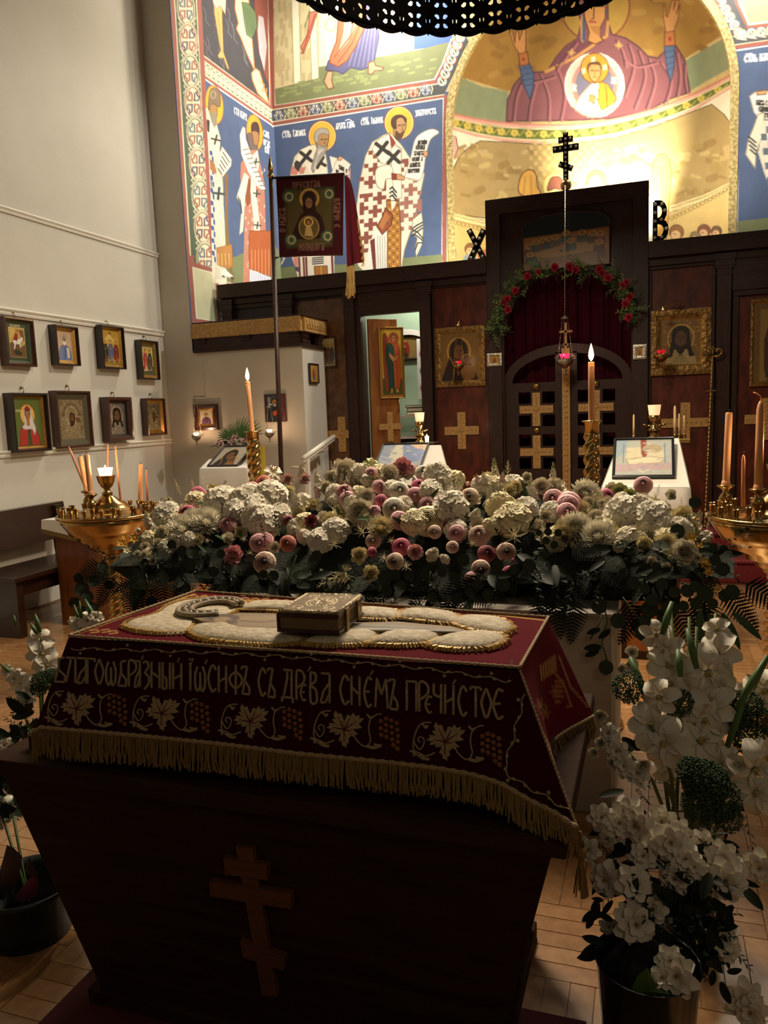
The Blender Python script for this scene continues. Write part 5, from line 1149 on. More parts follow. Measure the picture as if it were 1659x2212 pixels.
zsh = ZT+.012-min(b[1], d[1])
a, b, c, d = [(p[0], p[1]+zsh) for p in (a, b, c, d)]
bulb_letter('letter_x_sign', 'black letter X studded with small bulbs on the left beam', [[a, b], [c, d]], .055, YI-.04, ZT, [(a[0]+(b[0]-a[0])*t, a[1]+(b[1]-a[1])*t) for t in (.06, .28, .5, .74, .95)]+[(c[0]+(d[0]-c[0])*t, c[1]+(d[1]-c[1])*t) for t in (.06, .28, .74, .95)])
x0 = u3(1553, 600)[0]+.0; z0 = ZT+.02; H = .345
def bb(cx, cz, r1, r2): return [(cx+r1*math.cos(t), cz+r2*math.sin(t)) for t in np.linspace(math.pi/2, -math.pi/2, 9)]
st = [[(x0+.03, z0), (x0+.03, z0+H)], [(x0+.03, z0+H)]+bb(x0+.06, z0+H*.76, .055, H*.235)+[(x0+.03, z0+H*.52)], [(x0+.03, z0+H*.5)]+bb(x0+.065, z0+H*.26, .065, H*.24)+[(x0+.03, z0+.02)]]
bulb_letter('letter_b_sign', 'black letter B studded with small bulbs on the right beam', st, .045, YI-.04, ZT, [(x0+.03, z0+H*t) for t in (.05, .27, .5, .73, .95)]+[(x0+.09, z0+H*.94), (x0+.115, z0+H*.76), (x0+.085, z0+H*.53), (x0+.13, z0+H*.27), (x0+.09, z0+H*.06)])
cb = Vector(u3(940, 345)[0:1]+(0,)+u3(940, 345)[1:]); cb.y = YI-.03
bc = thing('bulb_cross', 'dark three-barred cross studded with bulbs, on a ball on top', 'cross', (cb.x, YI-.03, ZTT))
mb = MB(); mb.ball((cb.x, cb.y, ZTT+.055), .055, 16, 10); mb.build('ball', dull_brass, bc)
zc0, zc1 = ZTT+.10, u3(940, -36)[1]; Hc = zc1-zc0
mb = MB(); mb.box((cb.x, cb.y, (zc0+zc1)/2), (.05, .035, Hc)); mb.box((cb.x, cb.y, zc0+Hc*.86), (.14, .035, .05)); mb.box((cb.x, cb.y, zc0+Hc*.68), (.25, .035, .055))
mb.box((cb.x, cb.y, zc0+Hc*.3), (.14, .035, .05), Matrix.Rotation(math.radians(25), 3, 'Y')); mb.build('cross_body', iron, bc)
for x, f in [(0, .98), (-.045, .86), (0, .86), (.045, .86), (0, .77), (-.1, .68), (-.05, .68), (0, .68), (.05, .68), (.1, .68), (0, .58), (0, .48), (0, .38), (-.05, .335), (.05, .265), (0, .3), (0, .2), (0, .1), (0, .02)]:
    m2 = MB(); m2.ball((cb.x+x, cb.y-.025, zc0+Hc*f), .013, 8, 6); m2.build('bulb', bulb, bc)

# ---------------------------------------------------------------- sacristy seen through the open door
cS = [atY(x, y, 9.93) for x, y in ((866, 722), (905, 722), (905, 778), (868, 780))]
framed('framed_icon', 'dark red icon under an embroidered towel seen through the open door', 'icon', (cS[3].x-.12, 9.9, cS[3].z), (.42, 0, 0), (0, 0, cS[0].z-cS[3].z), (0, -1, 0), .03, .03, kiot, art_standing('#8a2c1c', '#3a2218'), icon_paint, None, None, 120, 30)
tw = thing('embroidered_towel', 'white towel with red diamond embroidery draped over the sacristy icon', 'towel', (cS[3].x, 9.88, cS[3].z))
x0 = cS[3].x-.16; x1 = cS[3].x+.33; ztp = cS[0].z+.04
def towel_strip(xa, xb, zt_, zb_):
    ar = Art('#e2ded6'); 
    for k, y in enumerate((28, 60, 92)):
        c1 = ['#9a3c4c', '#3c5a44', '#9a3c4c'][k]; ar.P(c1, [(50, y-17), (84, y), (50, y+17), (16, y)]); ar.P('#e2ded6', [(50, y-9), (68, y), (50, y+9), (32, y)]); ar.P('#3c4a8c', [(50, y-5), (60, y), (50, y+5), (40, y)])
    P = np.array([[(xa+(xb-xa)*u, 9.86+.012*math.sin(u*9), zt_+(zb_-zt_)*v) for u in np.linspace(0, 1, 14)] for v in np.linspace(0, 1, 44)])
    painted('towel_end', P, ar, cloth_paint, tw, uv_grid(14, 44, 100, 112))
zdn = atY(900, 862, 9.88).z
towel_strip(x0-.03, x0+.1, ztp-.12, zdn); towel_strip(x1-.1, x1+.05, ztp-.12, zdn)
mb = MB(); mb.grid([[(x0-.03+(x1+.05-x0+.03)*u, 9.85, ztp-.12+.13*math.sin(math.pi*u)**.5-v*.07) for u in np.linspace(0, 1, 18)] for v in (0, 1)]); mb.build('towel_middle', linen, tw)
sh = thing('sacristy_shelf', 'shelf with a dark counter behind the open side door', 'shelf', (-2.75, 9.6, ZS))
mb = MB(); zsf = atY(895, 896, 9.7).z; mb.span((-3.1, 9.5, zsf-.03), (-2.4, 9.9, zsf)); mb.span((-3.1, 9.5, zsf-.30), (-2.4, 9.9, zsf-.27)); mb.build('board', trim_m, sh)
mb = MB(); mb.span((-3.1, 9.52, ZS), (-2.4, 9.9, zsf-.30)); mb.build('counter', iron, sh)
for i, (dx, h, c_) in enumerate(((0, .04, '#1c2038'), (.01, .05, '#15151a'), (-.01, .035, '#20242c'))):
    mb = MB(); zz = zsf+[0, .04, .09][i]; mb.span((-2.95+dx, 9.55, zz), (-2.62+dx, 9.72, zz+h)); mb.cur = 1; mb.span((-2.94+dx, 9.545, zz+.006), (-2.64+dx, 9.56, zz+h-.006))
    o = mb.build('book', [M('book_cover_%s' % c_[1:], c_, .5), M('page_edges', '#cfc4a8', .8)]); tag(o, ['lowest dark book on the sacristy shelf', 'middle black book on the sacristy shelf', 'topmost grey book on the sacristy shelf'][i], 'book', 'books on the sacristy shelf')
# ================================================================ candles and brass
def candle(base, top, r, label, mt=None, lit=False, tip=None, group=None, wick=True, curl=False, glow=6):
    base, top = Vector(base), Vector(top); t = thing('candle', label, 'candle', base, group); d = (top-base)
    mb = MB(); n = 9
    if tip == 'taper': mb.tube([base+d*f for f in (0, .5, .9, .96, 1)], [r, r*.92, r*.85, r*.6, r*.2], n)
    else: mb.tube([base+d*f for f in (0, .02, .5, .985, 1)], [r*1.05, r, r*.97, r*.95, r*.78], n)
    mb.build('wax', mt or wax, t)
    if lit:
        mb = MB(); mb.tube([base+d*.93, base+d*1.0], [r*.96, r*.9], n); 
        mb.build('glowing_tip', wax_lit, t)
    u = d.normalized()
    if wick:
        mb = MB()
        if curl: mb.tube([top-u*.004, top+u*.02, top+u*.032+Vector((-.014, 0, 0)), top+u*.03+Vector((-.03, 0, 0.008))], .0025, 5)
        else: mb.tube([top-u*.004, top+u*.008, top+u*.014+Vector((.003, 0, 0))], .0016, 5)
        mb.build('wick', iron if not curl else wax, t)
    if lit:
        h = r*5.2; c = top+Vector((0, 0, .004)); mb = MB(); mb.lathe([(.0004, 0), (r*.62, h*.16), (r*.8, h*.33), (r*.62, h*.58), (r*.3, h*.82), (.0004, h)], c, 10); mb.build('flame', flame_m, t)
        lamp('POINT', 'candle_light', c+Vector((0, 0, h*.5)), glow, (1, .70, .42), .015)
    return t
def flared(mb, c, s=1.0, n=14):
    mb.lathe([(.034*s, 0), (.036*s, .006*s), (.018*s, .012*s), (.014*s, .03*s), (.026*s, .045*s), (.03*s, .06*s), (.024*s, .075*s), (.014*s, .085*s), (.016*s, .1*s), (.036*s, .112*s), (.04*s, .118*s), (.034*s, .121*s), (.012*s, .116*s), (.011*s, .1*s)], c, n)
def socket(mb, c, s=1.0):
    mb.lathe([(.015*s, 0), (.011*s, .006*s), (.009*s, .016*s), (.0135*s, .026*s), (.0135*s, .04*s), (.017*s, .044*s), (.0165*s, .047*s), (.011*s, .047*s), (.01*s, .03*s)], c, 9)
def votive(c, r, h, label, mt=white_glass, glow=2.5, cat='candle', flame=True, group=None):
    t = thing('votive_glass', label, cat, c, group); c = Vector(c)
    mb = MB(); mb.lathe([(r*.7, 0), (r*.82, h*.1), (r, h*.96), (r*1.04, h), (r*.93, h), (r*.9, h*.92), (.002, h*.88)], c, 14); mb.build('glass', mt, t)
    if flame:
        mb = MB(); mb.lathe([(.0004, 0), (.004, .004), (.005, .009), (.003, .016), (.0004, .022)], c+Vector((0, 0, h*.92)), 8); mb.build('flame', flame_m, t)
        lamp('POINT', 'votive_light', c+Vector((0, 0, h+.03)), glow, (1, .66, .34), .015)
    return t
def spiral_col(mb, c, z0, z1, r, turns=5, n=24, st=None):
    st = st or max(20, int((z1-z0)/.008)); vs = []
    for i in range(st+1):
        f = i/st; z = z0+(z1-z0)*f; env = min(1, f*12, (1-f)*12)
        for j in range(n):
            a = 2*math.pi*j/n; w_ = math.cos(3*a-2*math.pi*turns*f*3); rr = r*(1+.16*w_*env); vs.append((c[0]+rr*math.cos(a), c[1]+rr*math.sin(a), z))
    mb.add(vs, [(i*n+j, i*n+(j+1) % n, (i+1)*n+(j+1) % n, (i+1)*n+j) for i in range(st) for j in range(n)]+[tuple(range(n))[::-1], tuple(range(st*n, st*n+n))], True)
def candle_stand(cx, cy, zt, label, rot=0):
    t = thing('brass_candle_stand', label, 'candle stand', (cx, cy, 0), 'round brass candle stands'); c = (cx, cy, 0)
    R = .30
    mb = MB(); mb.lathe([(.05, zt-.25), (.09, zt-.235), (.10, zt-.21), (.135, zt-.2), (.14, zt-.175), (.19, zt-.155), (.195, zt-.13), (.235, zt-.115), (.25, zt-.085), (.275, zt-.05), (.29, zt-.02), (.28, zt-.018)], c, 48); mb.build('bowl', brass, t)
    mb = MB(); mb.lathe([(.28, zt-.018), (R, zt-.014), (R+.006, zt-.004), (R, zt+.004), (R-.03, zt+.0), (R-.05, zt+.008), (R-.09, zt+.006), (R-.1, zt+.016), (R-.14, zt+.02), (R-.16, zt+.034), (.12, zt+.04), (.11, zt+.055), (.075, zt+.075), (.045, zt+.1), (.028, zt+.115)], c, 48); mb.build('tray', brass, t)
    mb = MB(); mb.lathe([(.028, zt+.11), (.034, zt+.125), (.02, zt+.135), (.018, zt+.15), (.034, zt+.165), (.044, zt+.19), (.052, zt+.225), (.055, zt+.23), (.046, zt+.232), (.03, zt+.2)], c, 20, wob=lambda a, z: 1+.05*math.cos(10*a)*(z > zt+.165)); mb.build('cup', brass, t)
    m0 = MB(); socket(m0, (0, 0, 0)); sm_ = m0.mesh('socket', brass)
    for ring, rad, n in ((0, R-.022, 18), (1, R-.075, 12)):
        for k in range(n):
            a = 2*math.pi*(k+ring*.5)/n+rot; part(sm_, 'socket', t, (cx+rad*math.cos(a), cy+rad*math.sin(a), zt+.001+ring*.006))
    mb = MB(); spiral_col(mb, c, .16, zt-.26, .042, 5); mb.build('column', brass, t)
    mb = MB(); mb.lathe([(.04, zt-.27), (.06, zt-.262), (.06, zt-.245), (.05, zt-.24)], c, 20); mb.build('collar', brass, t)
    mb = MB(); mb.lathe([(.19, 0), (.19, .02), (.16, .035), (.15, .06), (.08, .09), (.06, .12), (.07, .14), (.05, .17)], c, 36); mb.build('base', brass, t)
    return t
LS, RS = (-3.12, 3.9, 1.06), (.545, 3.85, 1.085)
candle_stand(*LS, 'round brass candle stand in front of the left wall')
candle_stand(*RS, 'round brass candle stand at the right edge', .1)
def stand_candles(S_, lst, side):
    for i, (bx, by, tx, ty, r, kind, label) in enumerate(lst):
        zb = S_[2]+(.125 if kind == 'tall' else .04)
        b = atZ(bx, by, zb)
        # keep the foot on the tray
        dx, dy = b.x-S_[0], b.y-S_[1]; rr = math.hypot(dx, dy)
        if rr > .27: f = .27/rr; b = Vector((S_[0]+dx*f, S_[1]+dy*f, zb))
        tp = atY(tx, ty, b.y)
        if kind == 'tall':
            h = thing('candle_holder', label.replace('candle', 'holder of the candle'), 'candle holder', (b.x, b.y, S_[2]+.006)); mb = MB(); flared(mb, (b.x, b.y, S_[2]+.006), 1.0); mb.build('stem', brass, h)
            b.z = S_[2]+.12
            mb = MB(); mb.lathe([(.021, 0), (.022, .003), (.019, .022), (.0155, .026)], (b.x, b.y, b.z+.001), 12); mb.build('wax_collar', wax, h)
        else:
            pass
        candle(b, tp, r, label, group='candles on the %s stand' % ('left' if side == 'L' else 'right'), mt= wax if r > .01 else wax_pink, curl=(label.startswith('thick') and side == 'R' and i == 1), tip='taper' if r < .01 or (side == 'R' and i == 1) else None)
stand_candles(LS, [(161, 1082, 148, 964, .0085, 'in', 'thin leaning candle furthest left on the left stand'),
    (181, 1060, 173, 986, .0165, 'tall', 'thick short candle on the left stand, left of the pair'),
    (196, 1068, 187, 982, .0165, 'tall', 'thick short candle on the left stand, right of the pair'),
    (226, 1068, 233, 958, .0075, 'in', 'thin candle behind the votive on the left stand'),
    (261, 1087, 249, 962, .0075, 'in', 'thin candle just right of the votive on the left stand'),
    (313, 1082, 304, 1003, .0145, 'in', 'thick burnt-down candle at the right of the left stand'),
    (321, 1084, 316, 1014, .0075, 'in', 'thin candle at the far right of the left stand')], 'L')
votive((LS[0], LS[1], LS[2]+.226), .044, .05, 'lit white votive in the centre cup of the left stand', glow=4)
stand_candles(RS, [(1568, 1048, 1575, 891, .0165, 'tall', 'thick flat-topped candle on the right stand'),
    (1638, 1056, 1643, 866, .0185, 'tall', 'thick tall candle with curled wick on the right stand'),
    (1605, 1094, 1606, 982, .0095, 'in', 'thin rosy candle between the thick ones on the right stand')], 'R')
votive((RS[0], RS[1], RS[2]+.226), .044, .07, 'white votive in the cup of the right stand', M('votive_glass_cream', '#e8dcbc', .4, emit=('#ffd9a0', .5)), glow=3)

# tall twisted candlesticks
def tall_stick(px, pyt, pyb, y, wpx, label, clabel, tip, r, g):
    top = atY(px, pyt, y); cx, cy = top.x, y; R = wpx/2/FPX*project_depth(top)
    t = thing('tall_candlestick', label, 'candlestick', (cx, cy, 0)); zt = top.z; zb = zt-.36
    mb = MB(); mb.lathe([(R, zt-.06), (R*1.0, zt-.008), (R*1.38, zt-.004), (R*1.4, zt), (R*1.3, zt+.003), (R*.4, zt-.004)], (cx, cy, 0), 24); mb.build('drip_pan', brass, t)
    mb = MB(); spiral_col(mb, (cx, cy), zb+.02, zt-.055, R, 1.6, 24, 70); mb.build('twisted_column', brass, t)
    mb = MB(); mb.lathe([(R*.9, zb-.03), (R*1.0, zb-.028), (R*1.4, zb-.02), (R*1.42, zb-.012), (R*1.05, zb-.006), (R, zb+.0), (R*1.15, zb+.012), (R, zb+.022)], (cx, cy, 0), 24); mb.build('ring', brass, t)
    mb = MB(); mb.lathe([(.15, 0), (.15, .02), (.10, .05), (.05, .09), (.035, .14), (.03, .5), (.04, .55), (.03, .6), (.03, zb-.1), (R*.9, zb-.03)], (cx, cy, 0), 28); mb.build('base', brass, t)
    candle((cx, cy, zt-.003), atY(*tip, y), r, clabel, lit=True, glow=g)
def project_depth(p): return float((np.array(p)-CAM) @ fw)
tall_stick(545, 932, 1020, 4.8, 26, 'twisted brass candlestick before the plaster enclosure', 'lit candle in the left twisted candlestick', (535, 824), .017, 7)
tall_stick(1278, 909, 1045, 3.9, 31, 'twisted brass candlestick before the holy doors', 'lit candle in the right twisted candlestick', (1277, 782), .016, 6)

# ---------------------------------------------------------------- hanging lamps 
def hanging_lamp(bowl, top, r, label, glass=red_glass, metal=dull_brass, arm=None, lit=None, chain_to=None):
    bowl, top = Vector(bowl), Vector(top); t = thing('hanging_lamp', label, 'lamp', bowl, 'hanging oil lamps')
    mb = MB(); mb.lathe([(.0005, -r*1.9), (r*.15, -r*1.8), (r*.1, -r*1.55), (r*.22, -r*1.4), (r*.1, -r*1.2), (r*.35, -r*1.0), (r*.85, -r*.55), (r, -r*.15), (r*.88, 0), (r*.7, 0), (r*.5, -.3*r)], bowl, 16); mb.build('bowl', metal, t)
    mb = MB(); mb.lathe([(r*.35, -r*.1), (r*.42, r*.1), (r*.62, r*.55), (r*.55, r*.55), (.001, r*.3)], bowl, 12); mb.build('glass', glass, t)
    for k in range(3):
        a = 2*math.pi*k/3+.5; p = bowl+Vector((math.cos(a), math.sin(a), 0))*r; q = top+Vector((math.cos(a), math.sin(a), 0))*r*.35
        mb = MB(); mb.tube([p+Vector((0, 0, -r*.1)), p+Vector((math.cos(a), math.sin(a), .4))*r*.45, p+Vector((0, 0, r*.35))], r*.08, 5); L = (q-p).length; n = max(4, int(L/.02))
        for i in range(n): mb.ball(p.lerp(q, (i+.5)/n), .0045, 5, 4, (1, 1, 1.7))
        mb.build('chain', metal, t)
    mb = MB(); mb.lathe([(r*.5, 0), (r*.42, r*.08), (r*.15, r*.3), (.003, r*.5)], top, 12); mb.build('cap', metal, t)
    if chain_to is not None:
        q = Vector(chain_to); mb = MB(); a = top+Vector((0, 0, r*.45)); mb.tube([a, q], .004, 5); n = int((q-a).length/.03)
        for i in range(n): mb.ball(a.lerp(q, (i+.5)/n), .006, 5, 4)
        mb.build('hanging_chain', metal, t)
    if arm is not None:
        mb = MB(); a = [Vector(p) for p in arm]; mb.tube([top+Vector((0, 0, r*.4))]+a, .006, 6); mb.build('arm', metal, t)
    if lit:
        lamp('POINT', 'oil_lamp_light', bowl+Vector((0, 0, r*.9)), lit, (1, .6, .35), .01)
    return t
yl = YI-.28
b = atY(990, 787, yl); tp = atY(990, 704, yl); hanging_lamp(b, tp, .062, 'gilt lamp with red glass hanging before the left icon', arm=[(b.x, YI-.15, tp.z+.08), (b.x, YI, tp.z+.06)], lit=.4)
b = atY(1220, 775, YI-.3); tp = atY(1220, 688, YI-.3); hanging_lamp(b, tp, .085, 'silver lamp with glowing red glass hanging before the holy doors', M('red_votive_lit', '#d01030', .15, emit=('#ff2048', 3)), silver, chain_to=(cb.x, YI-.12, ZTT+.03), lit=.8)
b = atY(1428, 765, yl); tp = atY(1431, 671, yl); e = atY(1472, 650, YI); e2 = atY(1474, 668, YI)
hanging_lamp(b, tp, .07, 'gilt lamp on a bracket before the right icon', arm=[(e.x, YI, e.z), (e2.x, YI, e2.z), (tp.x, yl, tp.z+.03)])
b = atY(424, 941, YP-.2); tp = atY(422, 872, YP-.2); e = atY(443, 852, YP)
hanging_lamp(b, tp, .055, 'small silver lamp with lit glass by the violet icon', white_glass, silver, arm=[(b.x, YP-.2, tp.z+.08), (e.x, YP-.01, tp.z+.08)], lit=2.0)
b = atY(582, 934, YP-.25); tp = atY(580, 880, YP-.25)
hanging_lamp(b, tp, .055, 'small silver lamp with lit glass below the monk icon', white_glass, silver, arm=[(b.x, YP-.01, tp.z+.05)], lit=2.0)
# pastoral staff
s1 = atY(1539, 770, YI-.12); s0 = atY(1523, 1100, YI-.35)
t = thing('bishop_staff', 'thin rope-patterned staff leaning on the dark pilaster', 'staff', (s0.x, s0.y, ZS)); s0.z = ZS+.005
mb = MB(); d = s1-s0; pts = []; n = 170
for i in range(n): pts.append(s0+d*(i/(n-1)))
mb.tube(pts, [.011*(1+.22*math.sin(i*1.5)) for i in range(n)], 8); mb.build('shaft', dull_brass, t)
mb = MB()
for f in (.1, .42, .62, .8): mb.ball(s0+d*f, .018, 10, 6)
mb.box(s0+d*.8, (.09, .01, .01)); mb.build('knops', dull_brass, t)
mb = MB()
for s in (-1, 1): mb.tube([s1, s1+Vector((s*.05, 0, .0)), s1+Vector((s*.085, 0, .03)), s1+Vector((s*.075, 0, .065)), s1+Vector((s*.045, 0, .07)), s1+Vector((s*.03, 0, .05)), s1+Vector((s*.045, 0, .04))], .011, 8)
mb.box(s1+Vector((0, 0, .06)), (.012, .012, .07)); mb.box(s1+Vector((0, 0, .075)), (.045, .012, .012)); mb.build('head', dull_brass, t)

# ---------------------------------------------------------------- chandelier ring
ZC, RC, cc_ = 4.0, 1.22, (-.789, 4.126)
NP = 44; pw = 2*math.pi*RC/NP; ph_ = .25
cu = bpy.data.curves.new('pierced_panel', 'CURVE'); cu.dimensions = '2D'; cu.fill_mode = 'BOTH'; cu.extrude = .006
def spl(pts):
    s = cu.splines.new('POLY'); s.points.add(len(pts)-1)
    for p, q in zip(s.points, pts): p.co = (q[0], q[1], 0, 1)
    s.use_cyclic_u = True
sc = [(-pw/2, ph_), (-pw/2, -.012), (-pw/2+.006, .0)]+[(x, -.022*math.cos(math.pi*x/pw*1.0)+.002) for x in np.linspace(-pw/2+.015, pw/2-.015, 9)]+[(pw/2-.006, 0), (pw/2, -.012), (pw/2, ph_)]
spl(sc)
for qy in (.075, .2 - .0):
    for sx_ in (-1, 1):
        for sy in (-1, 1):
            cxh, cyh = sx_*.028, qy+sy*.026
            if cyh > ph_-.02: continue
            spl([(cxh-sx_*.018, cyh-sy*.012), (cxh-sx_*.004, cyh-sy*.016), (cxh+sx_*.016, cyh+sy*.004), (cxh+sx_*.014, cyh+sy*.014), (cxh, cyh+sy*.02), (cxh-sx_*.014, cyh+sy*.012)])
    spl([(-pw/2+.008, qy-.01), (-pw/2+.014, qy-.014), (-pw/2+.016, qy+.012), (-pw/2+.009, qy+.014)]); spl([(pw/2-.014, qy-.014), (pw/2-.008, qy-.01), (pw/2-.009, qy+.014), (pw/2-.016, qy+.012)])
tmp = bpy.data.objects.new('tmp', cu); C.objects.link(tmp); bpy.context.view_layer.update()
pm = bpy.data.meshes.new_from_object(tmp.evaluated_get(bpy.context.evaluated_depsgraph_get())); bpy.data.objects.remove(tmp)
pm.materials.clear(); pm.materials.append(M('dark_bronze', '#0c0a08', .7, .2, spec=.2))
ch = thing('ring_chandelier', 'dark bronze ring chandelier of pierced panels hanging overhead', 'chandelier', (cc_[0], cc_[1], ZC))
from mathutils import Quaternion
for k in range(NP):
    a = 2*math.pi*k/NP; q = Quaternion((0, 0, 1), a+math.pi/2) @ Quaternion((1, 0, 0), math.pi/2)
    part(pm, 'pierced_panel', ch, (cc_[0]+RC*math.cos(a), cc_[1]+RC*math.sin(a), ZC+.02), q)
for z_, r_ in ((ZC+.035, .008), (ZC+.27, .016)):
    mb = MB(); mb.tube([(cc_[0]+(RC-.012)*math.cos(a), cc_[1]+(RC-.012)*math.sin(a), z_) for a in np.linspace(0, 2*math.pi, 89)[:-1]], r_, 6, True); mb.build('rim', MATS['dark_bronze'], ch)
for k in range(12):
    a = 2*math.pi*(k+.5)/12; p = Vector((cc_[0]+RC*math.cos(a), cc_[1]+RC*math.sin(a), ZC+.40)); mb = MB(); u = Vector((-math.sin(a), math.cos(a), 0)); n_ = Vector((math.cos(a), math.sin(a), 0))
    mb.prism([(.13*math.cos(t), .13*math.sin(t)) for t in np.linspace(0, 2*math.pi, 21)[:-1]], p, u, (0, 0, 1), n_, .012); mb.build('medallion', M('dim_medallion', '#4a4434', .5, col2='#1e1a14', vscale=9), ch)
for k in range(4):
    a = 2*math.pi*(k+.3)/4; mb = MB(); p = Vector((cc_[0]+RC*math.cos(a), cc_[1]+RC*math.sin(a), ZC+.27)); q = Vector((cc_[0], cc_[1], 7.0)); mb.tube([p, q], .008, 5); mb.build('chain', iron, ch)

# ---------------------------------------------------------------- banner on a pole
yb = 5.6
pt = atY(583, 335, yb); pbx = atY(607, 1000, yb)
t = thing('church_banner', 'red square banner with an icon of mother and child on a dark pole', 'banner', (pbx.x-.03, yb, 0))
dirp = (pbx-pt).normalized(); foot = pt+dirp*((pt.z)/-dirp.z)
mb = MB(); p1_ = atY(585, 385, yb); mb.tube([foot+Vector((0, 0, .01)), p1_], [.021, .017], 10); mb.build('pole', dark_wood, t)
mb = MB(); mb.tube([p1_, p1_-dirp*.02, p1_-dirp*.03], [.017, .026, .018], 10); mb.tube([p1_-dirp*.03, p1_-dirp*.07, pt], [.014, .022, .001], 8); mb.build('spearhead', dull_brass, t)
mb = MB(); a_ = Vector(foot); mb.lathe([(.16, 0), (.16, .03), (.04, .05), (.03, .2), (.028, .2)], (a_.x, a_.y, 0), 16); mb.build('foot', dark_wood, t)
bq = [atY(x, y, yb) for x, y in ((596, 384), (744, 375), (740, 552), (602, 556))]
ba = Art('#260a0c'); ba.fr(560, 160, 3.95)
ba.P('#57421f', [(150, 880), (730, 840), (700, 1545), (150, 1560)]); ba.P('#2b0b0e', [(140, 885), (735, 842), (706, 1542), (146, 1558)])
ba.P('#2e2918', [(215, 980), (640, 960), (622, 1470), (232, 1490)], out='#2c2416', ow=6); ba.P('#3c3219', [(240, 1000), (625, 982), (606, 1452), (252, 1468)])
ba.P('#231410', [(275, 1390), (330, 1250), (380, 1180), (480, 1170), (540, 1240), (570, 1380), (560, 1400), (285, 1412)], sm=True); ba.E('#8a6c34', 428, 1062, 84, 88); ba.E('#3c2a1a', 428, 1062, 64, 68); ba.P('#231410', [(370, 1090), (380, 1030), (425, 1000), (470, 1030), (480, 1100), (470, 1190), (385, 1190)], sm=True); ba.E('#6a4a30', 424, 1100, 30, 44); ba.L('#20120a', 5, [(405, 1092), (418, 1091)]); ba.L('#20120a', 5, [(430, 1091), (444, 1092)])
ba.E('#4a3c22', 424, 1310, 84, 96, 0, out='#7c6638', ow=7); ba.R('#b89548', 420, 1262, 36, 36, 6); ba.E('#3c2618', 420, 1258, 22, 24); ba.E('#7a5434', 420, 1266, 16, 20); ba.P('#8f7644', [(385, 1380), (400, 1300), (440, 1300), (462, 1385)])
for cx_, cy_ in ((255, 1048), (596, 1022), (275, 1415), (584, 1385)): ba.E('#34402f', cx_-6, cy_, 52, 52); ba.R('#8a7c54', cx_, cy_, 30, 32, 8)
for s_ in (('ПРЕСВТАѦ', 285, 925, 24, 48, -.06), ('МОЛИБОГА', 338, 1450, 22, 56, -.03)): ba.T('#5e4034', 6, *s_[:3], s_[3], s_[4], s_[5], 0, .25)
def vtext(a, txt, x, y, cw, h, up_=True):
    for l in text_lines(txt, 0, 0, cw, h): a.L('#5e4034', 6, [(x+q[1], y-q[0]) if up_ else (x-q[1], y+q[0]) for q in l])
vtext(ba, 'О НАСЪ', 172, 1350, 32, 48); vtext(ba, 'ВЛАДЧИЦЕ', 686, 1060, 26, 46, False)
P = np.array([[tuple((bq[0].lerp(bq[1], u)).lerp(bq[3].lerp(bq[2], u), v)+Vector((0, .012*math.sin(u*5+v*2), 0))) for u in np.linspace(0, 1, 110)] for v in np.linspace(0, 1, 130)])
painted('banner_cloth', P, ba, cloth_paint, t)
mb = MB(); mb.tube([p1_.lerp(bq[0], .5)-Vector((.02, 0, 0)), bq[0], bq[1]], .008, 6); mb.tube([bq[3]-Vector((.03, 0, 0)), bq[3]], .006, 5); mb.build('crossbar', iron, t)
# back flap with fringe, swung away
f0, f1 = bq[1], bq[1]+Vector((.05, .09, -.03))
P = []
for v in np.linspace(0, 1, 14):
    row = []
    for u in np.linspace(0, 1, 9):
        x = bq[1].x-.012+u*(.02+.10*v**.7); z = bq[1].z-.012*u-v*(.66-.05*u); row.append((x-.01*v, yb+.03+.05*u+.018*math.sin(u*9)*v, z))
    P.append(row)
mb = MB(); mb.grid(P); mb.build('back_flap', M('flap_velvet', '#3c0a12', .9, spec=.1), t)
mb = MB()
for k in range(46):
    u = k/45; p = Vector(P[-1][0]).lerp(Vector(P[-1][-1]), u) if k < 20 else Vector(P[int(6+(k-20)*7/26)][-1]); L = .2+.05*random.random() if k < 20 else .08
    mb.tube([p, p+Vector((random.uniform(-.006, .006), .0, -L*.5)), p+Vector((random.uniform(-.012, .012)-.01, .0, -L))], .003, 3)
mb.build('fringe', gold_cloth, t, kind='stuff')

